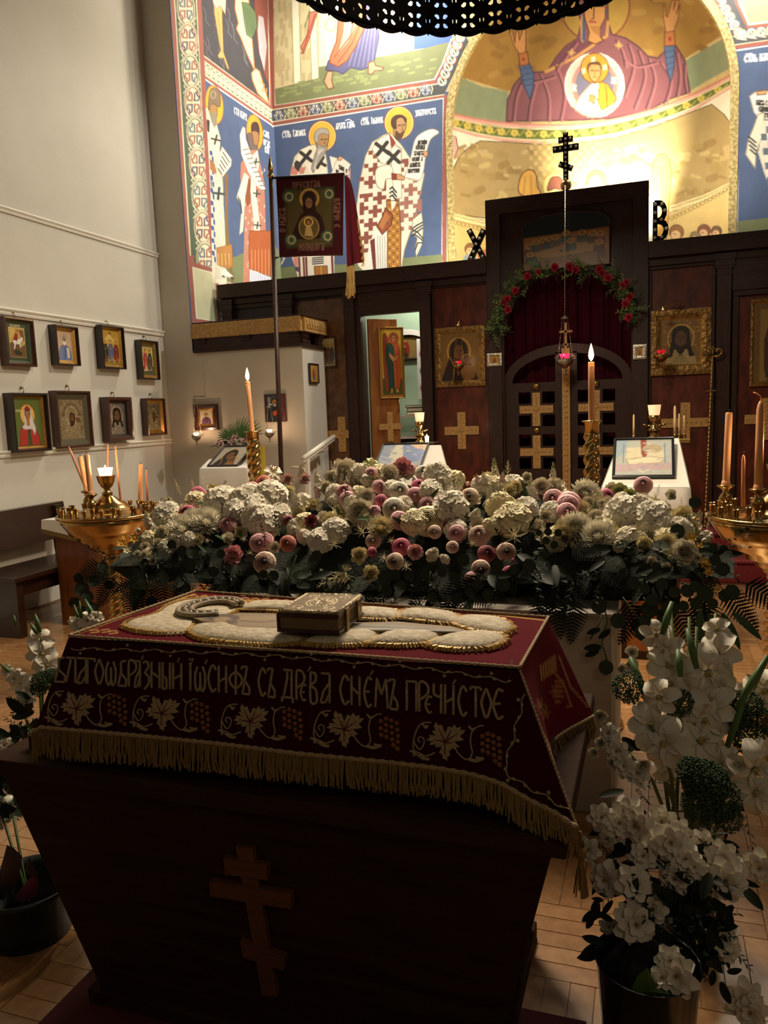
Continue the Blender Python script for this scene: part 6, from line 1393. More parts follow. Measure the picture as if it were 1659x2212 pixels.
# ---------------------------------------------------------------- tables with cloths and pictures
def analogion(name, label, cat, bl, br, fr_, fl, yf, ybk, drop=.5, fold=.01):
    BL, BR, FR, FL = atY(*bl, ybk), atY(*br, ybk), atY(*fr_, yf), atY(*fl, yf)
    zb = (BL.z+BR.z)/2; zf = (FL.z+FR.z)/2; BL.z = BR.z = zb; FL.z = FR.z = zf
    t = thing(name, label, cat, ((FL.x+FR.x)/2, (yf+ybk)/2, 0))
    mb = MB(); xm0, xm1 = FL.x+.05, FR.x-.05
    mb.hexa([(xm0, yf+.04, .03), (xm1, yf+.04, .03), (xm1, yf+.04, zf-.02), (xm0, yf+.04, zf-.02)], [(BL.x+.03, ybk-.04, .03), (BR.x-.03, ybk-.04, .03), (BR.x-.03, ybk-.04, zb-.03), (BL.x+.03, ybk-.04, zb-.03)])
    mb.build('stand', door_ven, t); mb = MB(); mb.span((xm0-.03, yf+.01, 0), (xm1+.03, ybk, .03)); mb.build('foot', door_ven, t)
    rows = []
    def wav(s, v): return fold*math.sin(s*38)*v
    per = []; n = 10
    for a, b in ((FL, FR), (FR, BR), (BR, BL), (BL, FL)):
        for i in range(n): per.append(a.lerp(b, i/n))
    cen = (FL+FR+BL+BR)/4
    for v in (0, .02, .3, .65, 1):
        row = []
        for i, p in enumerate(per+[per[0]]):
            o = (Vector((p.x-cen.x, p.y-cen.y, 0))).normalized(); row.append(p+o*(.004+.03*v**.6+wav(i*.7, v)*1.5)-Vector((0, 0, drop*v*(1 if v > .02 else .3))))
        rows.append(row)
    mb = MB(); mb.grid(rows); mb.grid([[BL.lerp(BR, u)+Vector((0, 0, .002)) for u in (0, .5, 1)], [FL.lerp(FR, u)+Vector((0, 0, .002)) for u in (0, .5, 1)]], False); o = mb.build('cloth', linen, t)
    mb = MB()
    for k in range(40):
        s = rows[-1]; f = k/40*(len(s)-1); p = s[int(f)].lerp(s[int(f)+1], f % 1); q = s[int(f+.98) % len(s)]; mb.tube([p, p-Vector((0, 0, .03))], .004, 3)
    mb.build('fringe', gold_cloth, t, kind='stuff')
    return BL, BR, FR, FL
def tilted_picture(label, tl, tr, br_, bl_, yf, ybk, art, fm, dep=.035, fwd=.02):
    TL, TR, BR, BL = atY(*tl, ybk), atY(*tr, ybk), atY(*br_, yf), atY(*bl_, yf)
    zt, zb = (TL.z+TR.z)/2, (BL.z+BR.z)/2; w_ = ((TR-TL).length+(BR-BL).length)/2; cx = (TL.x+TR.x+BL.x+BR.x)/4; U = Vector((w_, 0, 0)); V = Vector((0, ybk-yf, zt-zb)); N = U.cross(V).normalized()
    xo = (BL.x+BR.x)/2-w_/2
    return framed('framed_picture', label, 'picture', (xo, yf, zb), U, V, N, dep, fwd, fm, art, icon_paint, None, None, 100, 80, 0, .25)
glossy_black = M('black_picture_frame', '#0d0b0c', .25, coat=.4)
analogion('cloth_covered_stand', 'stand under a white cloth at the right, holding a framed picture', 'stand', (1340, 950), (1466, 947), (1490, 1052), (1300, 1055), 5.3, 5.75)
tilted_picture('black-framed pale burial picture on the right white stand', (1327, 946), (1458, 943), (1458, 1026), (1322, 1031), 5.36, 5.66, art_epitaph(1), glossy_black, .03, .018)
analogion('cloth_covered_stand', 'stand under a white cloth in the middle, before the side door', 'stand', (838, 964), (952, 962), (972, 1035), (796, 1038), 6.2, 6.6)
tilted_picture('black-framed bluish picture in the middle, partly behind the flowers', (830, 957), (931, 955), (908, 1012), (803, 1015), 6.28, 6.6, art_epitaph(0), glossy_black, .03, .018)
# votive holders behind the pictures
def votive_stand(px, pyt, pyb, y, label, gl):
    tp, bt = atY(px, pyt, y), atY(px, pyb, y); t = thing('brass_votive_holder', label, 'candle holder', (bt.x, y, bt.z)); h = (tp.z-bt.z)*.72
    mb = MB(); mb.lathe([(.05, 0), (.05, .01), (.025, .03), (.04, .06), (.055, h*.35), (.03, h*.5), (.018, h*.6), (.02, h*.68), (.04, h*.8), (.045, h), (.03, h)], bt, 18); mb.build('stem', brass, t)
    mb = MB(); mb.tube([bt+Vector((.03*k, 0, h*.56)) for k in (-2, -1, 0, 1, 2)], .006, 5)
    for s in (-1, 1): mb.lathe([(.004, 0), (.02, .004), (.022, .012), (.01, .01)], bt+Vector((s*.065, 0, h*.56)), 8)
    mb.build('branches', brass, t)
    votive((bt.x, y, bt.z+h-.002), .046, (tp.z-bt.z)*.28+.01, gl, M('cream_votive_glass', '#f0d0b0', .4, emit=('#ffc090', 1.1)), glow=1.5, flame=False)
    # small table
    return bt
def small_table(x, y, z, label):
    t = thing('small_stand', label, 'stand', (x, y, 0)); mb = MB(); mb.span((x-.16, y-.12, z-.03), (x+.16, y+.12, z)); mb.build('top', dark_wood, t, .004)
    mb = MB(); mb.span((x-.03, y-.03, .02), (x+.03, y+.03, z-.03)); mb.build('post', dark_wood, t); mb = MB(); mb.span((x-.13, y-.1, 0), (x+.13, y+.1, .02)); mb.build('foot', dark_wood, t)
bt = votive_stand(1413, 877, 948, 6.1, 'brass votive holder behind the right stand', 'pinkish votive glass behind the right picture'); small_table(bt.x, 6.1, bt.z, 'dark small stand behind the right white stand')
for px, tpy, d in ((1369, 895, 0), (1458, 876, 1), (1467, 893, 2), (1470, 901, 3), (1478, 897, 4)):
    b_ = Vector((atY(px, 948, 6.08+.02*d).x, 6.08+.02*d, bt.z)); q = atY(px, tpy, b_.y)
    lx = ['thin candle left of the votive behind the right picture', 'tallest thin candle right of the votive behind the right picture', 'second of the thin candles clustered behind the right picture', 'shortest of the thin candles clustered behind the right picture', 'rightmost thin candle behind the right picture'][d]
    mb = MB(); mb.lathe([(.014, 0), (.012, .02), (.014, .03), (.009, .03)], b_, 8); o = mb.build('candle_socket', brass); tag(o, 'brass socket of the '+lx, 'candle holder')
    candle(b_+Vector((0, 0, .02)), q, .0085 if d != 1 else .011, lx, M('pale_wax', '#d8b98a', .5, sss=.4), tip='taper')
tr_ = thing('candle_tray', 'dark tray under the thin candles behind the right picture', 'tray', (-.0, 6.1, bt.z-.02)); x0, x1 = atY(1360, 948, 6.1).x, atY(1490, 948, 6.1).x; mb = MB(); mb.span((x0, 5.99, bt.z-.031), (x1, 6.2, bt.z-.001)); mb.build('tray', dull_brass, tr_, .003)
bt = votive_stand(908, 893, 956, 6.9, 'brass votive holder by the open side door', 'pinkish votive glass by the open side door'); small_table(bt.x, 6.9, bt.z, 'dark small stand behind the middle white stand')
c = atY(922, 942, 6.85); votive((c.x, 6.85, bt.z), .02, c.z-bt.z, 'small burning light beside the middle votive holder', white_glass, 1.5)
# left shrine table
bl_ = analogion('shrine_table', 'white-covered table in front of the plaster enclosure', 'table', (452, 992), (560, 990), (540, 1012), (432, 1012), 6.3, 6.75)
tilted_picture('brown-framed dark icon lying tilted on the left shrine table', (478, 962), (542, 961), (512, 1003), (447, 1006), 6.36, 6.7, art_mother('#9a9488', '#1c1614'), kiot, .04, .018)
P = []
q0, q1 = atY(531, 965, 6.5), atY(572, 962, 6.55); 
for v in np.linspace(0, 1, 8): P.append([(q0.x+(q1.x-q0.x)*u, 6.5+.05*u+.02*math.sin(u*12)*(v+.3), q0.z-.5*v+.015*math.sin(u*7)) for u in np.linspace(0, 1, 14)])
mb = MB(); mb.grid(P); o = mb.build('yellow_cloth', M('yellow_satin', '#b39a1e', .45, sheen=.3)); tag(o, 'yellow satin cloth hanging beside the left shrine table', 'cloth')

# ---------------------------------------------------------------- bench and lecterns
t = thing('bench', 'dark wooden bench along the left wall', 'bench', (-4.8, 3.6, 0)); mb = MB(); sz = atX(33, 1250, -4.5).z
y0, y1 = atX(33, 1250, -4.5).y, 5.75
mb.span((-5.0, y0, sz-.04), (-4.5, y1, sz)); mb.build('seat', M('bench_wood', '#2f1a10', .3, var=.4, vscale=5, stretch=(8, 1, 8), coat=.5), t, .006)
bw = MATS['bench_wood']; zt = atX(133, 1084, -5.05).z; zb = atX(136, 1160, -5.05).z; yb1 = 5.75
mb = MB(); mb.hexa([(-5.12, y0-.6, zb), (-5.05, y0-.6, zb), (-5.09, y0-.6, zt), (-5.16, y0-.6, zt)], [(-5.12, yb1, zb), (-5.05, yb1, zb), (-5.09, yb1, zt), (-5.16, yb1, zt)]); mb.build('backrest', bw, t, .004)
for y in (y0+.03, yb1-.2):
    mb = MB(); mb.span((-4.98, y, 0), (-4.53, y+.07, sz-.04)); mb.build('leg', bw, t)
for y in (y0+.03, yb1-.16):
    mb = MB(); mb.hexa([(-5.06, y, 0), (-4.98, y, 0), (-5.04, y, zt-.02), (-5.12, y, zt-.02)], [(-5.06, y+.07, 0), (-4.98, y+.07, 0), (-5.04, y+.07, zt-.02), (-5.12, y+.07, zt-.02)]); mb.build('back_post', bw, t)
mb = MB(); mb.span((-4.6, y0+.1, sz-.16), (-4.56, y1-.2, sz-.04)); mb.build('apron', bw, t)
# lectern beside the bench
t = thing('side_lectern', 'honey wooden lectern with white gold-edged cloth beside the bench', 'lectern', (-4.1, 5.1, 0))
xa, xb = -4.5, -3.95
lc = M('lectern_veneer', '#8a5226', .4, col2='#6c3d1a', vscale=3, stretch=(6, 6, 1), coat=.3)
y0_, y1_ = 4.95, 5.35; zt = atY(240, 1132, 4.95).z
mb = MB(); mb.span((xa, y0_, 0), (xb, y1_, zt)); mb.build('body', lc, t, .004)
mb = MB(); mb.span((xa-.05, y0_-.05, zt), (xb+.05, y1_+.05, zt+.03)); mb.build('top', lc, t, .004)
P = []
for v in (0, .3, 1):
    P.append([(xa-.06+(xb-xa+.12)*u, y0_-.06-.01*v, zt+.035-(.07+.06*(1-abs(2*u-1)) if v else 0)*v) for u in np.linspace(0, 1, 12)])
mb = MB(); mb.grid(P); mb.grid([[(xa-.06, y0_-.06, zt+.034), (xb+.06, y0_-.06, zt+.034)], [(xa-.06, y1_+.06, zt+.034), (xb+.06, y1_+.06, zt+.034)]]); mb.grid([[(xa-.062, y0_-.06+(y1_-y0_+.12)*u, zt+.035-v*(.1+.02*math.sin(u*9))) for u in np.linspace(0, 1, 8)] for v in (0, 1)]); mb.build('cloth', linen, t)
mb = MB(); mb.grid([[(p[0], p[1]-.002, p[2]) for p in P[-1]], [(p[0], p[1]-.004, p[2]-.035) for p in P[-1]]]); mb.build('gold_edge', gold_cloth, t)
def low_box(x0, x1, y, d, z0, z1, name, label, foot=.05):
    t = thing(name, label, 'lectern', ((x0+x1)/2, y, z0)); mb = MB(); mb.span((x0, y, z0+foot), (x1, y+d, z1)); mb.build('body', M('orange_veneer', '#b06a34', .35, col2='#94521f', vscale=3, stretch=(6, 6, 1), coat=.3), t, .003)
    mb = MB(); mb.span((x0-.02, y-.01, z0), (x1+.02, y+d, z0+foot)); mb.build('plinth', dark_wood, t)
    for x in (x0-.02, x1-.01): mb = MB(); mb.span((x, y-.015, z0+foot), (x+.03, y+.02, z1)); mb.build('corner_post', dark_wood, t)
    mb = MB(); mb.span((x0-.03, y-.03, z1), (x1+.03, y+d+.02, z1+.03)); mb.build('top', dark_wood, t)
a_, b_ = atY(288, 1250, 4.3), atY(378, 1250, 4.3); low_box(a_.x, b_.x, 4.3, .4, 0, a_.z+.16, 'analogion', 'light wooden lectern with dark corner posts behind the left end of the flowers')
a_, b_ = atY(1350, 1380, 5.1), atY(1440, 1380, 5.1); low_box(a_.x, b_.x, 5.02, .16, 0, .42, 'low_lectern', 'low orange wooden box with dark plinth on the parquet')
# ================================================================ the tomb, its shroud and the book
tomb = thing('wooden_tomb', 'dark wooden tomb with slanted sides and a three-barred cross on its front', 'tomb', (-.9, 1.9, 0))
tw_m = M('tomb_wood', '#3c2414', .75, var=.45, vscale=4, stretch=(1, 8, 8), spec=.12, bump=.05)
LX0, LX1, LY0, LY1 = -1.652, -.155, 1.485, 2.345
mb = MB(); mb.hexa([(LX0, LY0, .70), (LX1, LY0, .70), (LX1, LY1, .70), (LX0, LY1, .70)], [(LX0+.004, LY0+.012, .74), (LX1-.004, LY0+.012, .74), (LX1-.004, LY1-.01, .74), (LX0+.004, LY1-.01, .74)]); mb.build('lid', tw_m, tomb, .004)
mb = MB(); mb.span((LX0+.07, LY0+.09, .74), (LX1-.07, LY1-.07, .775)); mb.build('lid_riser', tw_m, tomb, .003)
mb = MB(); mb.hexa([(-1.43, 1.60, .03), (-.35, 1.60, .03), (-.35, 2.18, .03), (-1.43, 2.18, .03)], [(LX0+.03, LY0+.03, .70), (LX1-.03, LY0+.03, .70), (LX1-.03, LY1-.03, .70), (LX0+.03, LY1-.03, .70)]); mb.build('body', tw_m, tomb, .004)
mb = MB(); mb.span((-1.47, 1.585, 0), (-.32, 2.21, .05)); mb.build('plinth', tw_m, tomb, .004)
mb = MB(); mb.span((-1.50, 1.70, .775), (-.29, 2.18, 1.012)); mb.build('table_block', tw_m, tomb)
def fp(px, py, off=0.):   # point on the slanted front board
    # plane through y = 1.515 at z .70 and y = 1.60 at z .03
    k = (1.60-1.515)/(.03-.70); r = ray(px, py); tt = (1.60+k*(EYE-.03)-0)/(r[1]-k*r[2]); p = CAM+r*tt; return Vector((p[0], p[1]-off, p[2]))
cA = lambda x, y: (180+x/1.4553, 1700+y/1.4553)
cw = M('lighter_cross_wood', '#6e4326', .5, var=.3, vscale=12, stretch=(1, 1, 6))
for nm, q in (('cross_upright', [(488, 178), (540, 182), (617, 648), (570, 645)]), ('cross_bar', [(453, 212), (588, 235), (588, 280), (456, 262)]), ('cross_bar', [(408, 282), (663, 322), (663, 370), (410, 330)]), ('cross_bar', [(503, 472), (642, 520), (640, 562), (512, 520)])):
    pts = [fp(*cA(*p)) for p in q]; h = Vector((0, .014 if nm == 'cross_upright' else .018, 0))
    mb = MB(); mb.hexa([p-h for p in pts][::-1], [p+Vector((0, .004, 0)) for p in pts][::-1]); mb.build(nm, cw, tomb)
rug = tag((lambda m_: (m_.span((-1.55, .9, .0005), (-.15, 1.9, .008)), m_.build('red_rug', M('dark_red_rug', '#4c1216', .95, bump=.4, bscale=250)))[1])(MB()), 'dark red rug under the tomb', 'rug')

ZTOP = 1.02
def fr_pl(px, py, off=0.):   # point on the sloping front of the shroud
    k = .71; r = ray(px, py); tt = (1.686-k*(ZTOP-EYE))/(r[1]-k*r[2]); p = CAM+r*tt; n = Vector((0, -1, .71)).normalized(); return Vector(p)+n*off
TL, TR, BR, BL = Vector((-1.516, 1.686, ZTOP)), Vector((-.275, 1.686, ZTOP)), Vector((-.266, 2.126, ZTOP)), Vector((-1.462, 2.24, ZTOP))
sh = thing('burial_shroud', 'burgundy velvet burial shroud with gold lettering and fringe draped over the tomb', 'shroud', (-.9, 1.9, ZTOP))
velv = M('shroud_velvet', '#808080', .9, attr=True, var=.12, vscale=10, spec=.08)
# top cloth
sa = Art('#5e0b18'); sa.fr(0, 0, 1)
gl = '#b58c4e'
sa.L(gl, 2.2, [(150, 1380), (400, 1390), (640, 1404), (900, 1424), (1120, 1445)]); sa.L(gl, 4.5, [(1121, 1444), (1150, 1395), (1181, 1339)]); sa.L(gl, 2, [(155, 1374), (290, 1325), (420, 1283)])
sa.L(gl, 2, [(372, 1292), (700, 1301), (1000, 1320), (1178, 1340)])
for k in range(34):
    x = 390+k*22; y = 1284+max(0, (x-420))*.055; sa.L(gl, 1.6, [(x, y+3), (x+9, y+1), (x+16, y+4)]); 
    if k % 4 == 0: sa.E(gl, x+4, y+6, 2.4, 1.8)
for x, y in ((200, 1362), (225, 1361), (240, 1364)): sa.L(gl, 1.6, [(x-6, y), (x+10, y-2), (x+14, y+3), (x-4, y+5)])
for x, y in ((362, 1302), (378, 1299), (390, 1303)): sa.L(gl, 1.5, [(x-5, y), (x+10, y-2)])
sa.P('#1f5a48', [(1103, 1424), (1107, 1425), (1107, 1434), (1104, 1433)])
P = quad_grid(BL, BR, TR, TL, 420, 110); P[..., 2] += .002+.0015*np.sin(P[..., 0]*14)*np.sin(P[..., 1]*16)
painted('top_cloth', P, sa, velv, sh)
# front cloth
hem_px = [(70, 1582), (92, 1572), (300, 1590), (480, 1608), (637, 1628), (853, 1649), (950, 1661), (1022, 1674), (1083, 1693), (1148, 1731), (1200, 1756), (1246, 1788)]
hx = [p[0] for p in hem_px]; hy = [p[1] for p in hem_px]
def hemp(px): return fr_pl(px, float(np.interp(px, hx, hy)))
nF = 90; P = []
for v in np.linspace(0, 1, 24):
    row = []
    for u in np.linspace(0, 1, nF):
        a = TL.lerp(TR, u); h = hemp(70+(1246-70)*u**1.0)
        p = a.lerp(h, v); p = p+Vector((0, -1, .7))*(-.003+.002*math.sin(u*31)*v); row.append(tuple(p))
    P.append(row)
painted('front_cloth', np.array(P), Art('#3c060e'), velv, sh)  # darker than the top: shade of the unlit front put into its colour
# right side cloth
Pc, Pr = Vector(P[-1][-1]), atY(1271, 1545, 2.13); Pm = atX(1192, 1635, -.22)
ss = Art('#5e0b18'); ss.fr(600, 1400, 2.37)
for q in range(7): ss.L(gl, 5, [(1345+q*12, 90-q*9), (1352+q*12, 165-q*8)])
ss.P('#7a2a28', [(0, 0)]*3)
ss.L(gl, 7, [(1300, 360), (1310, 440), (1320, 520)]); 
for q in range(5): ss.L('#b98a58', 9, [(1330+q*6, 480), (1290-q*9, 540+q*12), (1255+q*9, 612)], sm=True)
for q in range(4): ss.L('#b98a58', 12, [(1330+q*16, 400+q*30), (1385+q*6, 500+q*30), (1400+q*10, 600+q*24)], sm=True)
ss.E('#a87a44', 1355, 500, 32, 70, -20); ss.E('#c49a5c', 1355, 490, 18, 40, -20); ss.E('#a87a44', 1400, 600, 40, 60, -10)
for q in range(4): ss.L('#b98a58', 7, [(1380+q*14, 620), (1430+q*2, 690)])
for x, y in ((1345, 290), (1370, 330), (1420, 220)):
    for a in range(6): ss.L('#8f6438', 6, [(x, y), (x+26*math.cos(a), y+34*math.sin(a))])
for q in range(14): ss.E('#a8683a', 1425+(q % 3)*16, 170+(q//3)*26, 7, 9)
ss.L(gl, 4, [(1440, 40), (1500, 200), (1590, 300)]); ss.L(gl, 4, [(1400, 110), (1460, 180), (1500, 290), (1480, 300)], sm=True)
ss.L(gl, 4, [(1240, 230), (1330, 380), (1420, 700), (1530, 915)])
G = []
for v in np.linspace(0, 1, 60):
    row = []
    for u in np.linspace(0, 1, 60):
        a = TR.lerp(BR, u); h = Pc*(1-u)*(1-2*u)+Pm*4*u*(1-u)+Pr*u*(2*u-1)
        p = a.lerp(h, v)+Vector((.014*math.sin(u*8)*v, 0, 0)); row.append(tuple(p))
    G.append(row)
painted('side_cloth', np.array(G), ss, velv, sh)
# far and left sides
def plain_side(a, b, ha, hb):
    P = [[tuple(a.lerp(b, u).lerp(ha.lerp(hb, u), v)) for u in np.linspace(0, 1, 30)] for v in np.linspace(0, 1, 8)]
    painted('side_cloth', np.array(P), Art('#5e0b18'), velv, sh)
plain_side(BR, BL, Pr, Vector((-1.54, 2.36, .80))); plain_side(BL, TL, Vector((-1.54, 2.36, .80)), Vector(P[-1][0]))
# cords along the edges
mb = MB()
def cord(mb, pts, r=.0045):
    pts = [Vector(p) for p in pts]; tot = []
    for a, b in zip(pts[:-1], pts[1:]):
        n = max(2, int((b-a).length/.006)); tot += [a.lerp(b, i/n) for i in range(n)]
    tot.append(pts[-1]); mb.tube(tot, [r*(1+.25*math.sin(i*1.9)) for i in range(len(tot))], 6)
for a, b in ((TL, TR), (TR, BR), (BR, BL), (BL, TL)): cord(mb, [a+Vector((0, 0, .006)), b+Vector((0, 0, .006))], .004)
cord(mb, [P_[-1] for P_ in P][::1] if False else [Vector(r_[-1]) for r_ in np.array(G)[:, 0:1].tolist()], .003)
cord(mb, [Vector(r_) for r_ in G[-1]], .004)
mb.build('edge_cord', gold_thread, sh)
# fringe
mb = MB(); mb2 = MB()
for k in range(400):
    px = 70+(1246-70)*(k/399)+random.uniform(-1, 1); py = float(np.interp(px, hx, hy)); L = random.uniform(56, 68)+(8 if px > 1083 else 0)
    a = fr_pl(px, py, .004); 
    if px > 1180: L *= .8
    b = fr_pl(px+random.uniform(-3, 3), py+L*.55, .006); c = fr_pl(px+random.uniform(-5, 5)+(px-1083)*.03*(px > 1083), py+L, .003)
    mb.tube([a, b, c], .0021, 4, cap=False)
for k in range(130):
    u = k/129*.98+.01; i = u*59; a = Vector(G[-1][int(i)]).lerp(Vector(G[-1][min(59, int(i)+1)]), i % 1); o = Vector((random.uniform(-.004, .016), random.uniform(-.02, .01), -.052-random.random()*.018)); mb.tube([a, a+o*.5+Vector((.008, 0, 0)), a+o], .0019, 4, cap=False)
mb.build('fringe', gold_cloth, sh, kind='stuff')
cord(mb2, [fr_pl(px, float(np.interp(px, hx, hy)), .005) for px in np.linspace(72, 1246, 60)], .0055); mb2.build('braid', gold_thread, sh)
# lettering
topL = ([130, 532, 621, 1077], [1420.7, 1441.7, 1448.5, 1490.7]); botL = ([119, 542, 617, 1068], [1473, 1501, 1510.5, 1554])
def letter(ch, x0, x1, lo=False, sc=1):
    out = []
    for st in GLY[ch]:
        pts = []
        for a, b in st:
            x = x0+(x1-x0)*a; yt, yb_ = np.interp(x, *topL), np.interp(x, *botL)
            if lo: yt = yt+(yb_-yt)*.45
            pts.append((x, yt+(yb_-yt)*b))
        if ch in 'ОСРЗЕЧВѠФ' : pts = [tuple(p) for p in smooth_curve(pts, 4)]
        out.append(pts)
    return out
c5 = lambda x: 60+x/2.860
c6 = lambda x: 600+x/2.37
mbL = MB()
let5 = [('Б', 170, 245), ('Л', 240, 312), ('А', 303, 378), ('Г', 362, 428), ('О', 418, 478), ('Ѡ', 482, 558), ('Б', 562, 620), ('Р', 622, 682), ('А', 660, 706), ('З', 710, 762), ('Н', 762, 828), ('Ы', 832, 890), ('И', 896, 962), ('І', 990, 1030), ('Ѡ', 1030, 1110), ('С', 1115, 1176), ('И', 1178, 1238), ('Ф', 1245, 1335), ('Ъ', 1322, 1385), ('С', 1425, 1482), ('Ъ', 1482, 1540)]
let6 = [('Д', 20, 84), ('Р', 92, 145), ('В', 162, 210), ('А', 215, 278), ('С', 318, 374), ('Н', 374, 428), ('Е', 440, 488), ('М', 495, 572), ('Ъ', 568, 625), ('П', 655, 720), ('Р', 718, 780), ('Ч', 796, 844), ('И', 852, 908), ('С', 922, 976), ('Т', 984, 1046), ('О', 1040, 1098), ('Е', 1098, 1162)]
for ch, a, b in let5:
    for st in letter(ch, c5(a), c5(b)): mbL.stroke([fr_pl(*p, .004) for p in st], .0034)
for ch, a, b in let6:
    for st in letter(ch, c6(a), c6(b)): mbL.stroke([fr_pl(*p, .004) for p in st], .0034)
for ch, a, b in (('Е', 116, 152), ('Е', 754, 796)):
    for st in letter(ch, c6(a), c6(b), True): mbL.stroke([fr_pl(*p, .004) for p in st], .0030)
for (x, y, c_) in ((712, 140, 5), (1105, 165, 5), (935, 155, 5), (1020, 158, 5)): mbL.tube([fr_pl(60+x/2.86-2, 1370+y/2.86+8, .003), fr_pl(60+x/2.86+2, 1370+y/2.86-2, .003)], .0026, 5)
for (x, y) in ((163, 110), (482, 130), (903, 178)): mbL.tube([fr_pl(600+x/2.37-3, 1400+y/2.37+5, .003), fr_pl(600+x/2.37+4, 1400+y/2.37-6, .003)], .0026, 5)
mbL.build('lettering', gold_thread, sh)
# vine border under the top edge
def vine(mb, pts, per, amp, r=.0018, leafs=True):
    P = smooth_curve(pts, 30); n = len(P); L = [0]
    for a, b in zip(P[:-1], P[1:]): L.append(L[-1]+np.hypot(*(b-a)))
    out = []
    for i, p in enumerate(P):
        d = P[min(i+1, n-1)]-P[max(i-1, 0)]; d = d/max(np.hypot(*d), 1e-6); nn = np.array([-d[1], d[0]]); out.append(p+nn*amp*math.sin(2*math.pi*L[i]/per))
    mb.tube([fr_pl(*p, .003) for p in out[::2]], r, 5)
    if leafs:
        k = 0; s = per*.25
        while s < L[-1]:
            i = int(np.searchsorted(L, s)); i = min(i, n-2); p = out[i]; d = P[i+1]-P[i]; d = d/max(np.hypot(*d), 1e-6); nn = np.array([-d[1], d[0]])*(1 if k % 2 else -1)
            a = p; b = p+d*13+nn*5; c = p+d*7+nn*7; e = p+d*7+nn*1
            mb.add([fr_pl(*q, .004) for q in (a, c, b, e)], [(0, 1, 2, 3)])
            if k % 3 == 0: q = p-nn*7; mb.ball(fr_pl(*q, .004), .0045, 7, 5)
            s += per*.5; k += 1
mb = MB(); vine(mb, [(155, 1402), (350, 1407), (560, 1416), (780, 1433), (940, 1448), (1096, 1472)], 66, 3.4)
vine(mb, [(1135, 1500), (1118, 1560), (1105, 1610), (1092, 1662), (1130, 1695), (1180, 1722), (1228, 1752)], 58, 4)
mb.build('vine_border', gold_thread, sh)
leaf = [(-55, -110), (-38, -92), (-20, -96), (-2, -52), (14, -90), (36, -84), (50, -104), (62, -84), (88, -92), (84, -72), (112, -76), (100, -54), (82, -38), (104, -18), (74, -8), (52, -4), (80, 22), (58, 28), (70, 46), (36, 34), (22, 50), (26, 76), (12, 78), (10, 106), (-8, 92), (-16, 96), (-20, 70), (-36, 62), (-20, 28), (-56, 34), (-58, 18), (-92, 22), (-80, 2), (-108, -6), (-88, -20), (-92, -36), (-60, -34), (-76, -58), (-58, -62), (-66, -84)]
lv = [(c5(310), 1370+465/2.86, .35), (c5(835), 1370+495/2.86, .35), (c5(1380), 1370+545/2.86, .35), (c6(345), 1400+420/2.37, .37), (c6(860), 1400+483/2.37, .385)]
gr = [(c5(560), 1370+470/2.86, .35), (c5(1070), 1370+515/2.86, .35), (c6(80), 1400+390/2.37, .36), (c6(575), 1400+440/2.37, .37), (c6(1095), 1400+520/2.37, .38)]
for cx, cy, s in lv:
    mb = MB(); sl = .06
    ct = fr_pl(cx, cy, .006); pts = [fr_pl(cx+x*s, cy+(y+x*sl)*s, .003) for x, y in leaf]; n = len(pts)
    mid_ = [p.lerp(ct, .45)+Vector((0, -.003, .002)) for p in pts]
    mb.add(pts+mid_+[ct], [(i, (i+1) % n, n+(i+1) % n, n+i) for i in range(n)]+[(n+i, n+(i+1) % n, 2*n) for i in range(n)])
    o = mb.build('vine_leaf', gold_thread, sh)
    mb = MB()
    for x, y in ((-40, -80), (40, -78), (84, -60), (-76, -10), (50, 10), (0, 84)): mb.tube([ct+Vector((0, -.002, .001)), fr_pl(cx+x*s*.85, cy+(y+x*sl)*s*.85, .007)], .0012, 4)
    mb.build('leaf_vein', velvet, o)
gd = [(-20, -85), (10, -75), (42, -60), (-50, -72), (-50, -30), (-20, -50), (12, -38), (44, -22), (-20, -15), (14, -2), (-48, 8), (-18, 20), (16, 35), (50, 15), (48, 50), (22, 68), (46, 88)]
for cx, cy, s in gr:
    mb = MB()
    for x, y in gd: mb.ball(fr_pl(cx+x*s, cy+y*s, .004), .0062, 8, 5, (1, .8, 1))
    mb.build('grape_cluster', copper_thread, sh)
mb = MB()
def scroll(cx, cy, s):
    def f(pts, r=.0018): mb.tube([fr_pl(cx+p[0]*s, cy+p[1]*s, .003) for p in smooth_curve(pts, 5)], r, 5)
    f([(-120, 100), (-170, 60), (-180, 0), (-160, -70), (-130, -105), (-80, -110)], .002); f([(-180, -10), (-150, 40), (-125, 20), (-120, -15), (-140, -30), (-155, -12), (-142, 2)])
    f([(-60, 60), (-110, 78), (-150, 60), (-180, 50)], .002); f([(-200, 50), (-180, 55), (-175, 80)], .003); f([(-130, -105), (-110, -80), (-100, -95)], .003); f([(-150, 70), (-110, 95), (-90, 92)], .004)
    f([(60, 50), (100, 90), (130, 95), (150, 60), (140, 0), (150, -60), (190, -90), (215, -90)], .002); f([(130, -90), (150, -70), (170, -80)], .003); f([(130, 95), (170, 105), (215, 90)], .0045); f([(170, 85), (215, 95)], .003)
for cx, cy, s in lv: scroll(cx, cy, s)
mb.build('vine_scrolls', gold_thread, sh, kind='stuff')
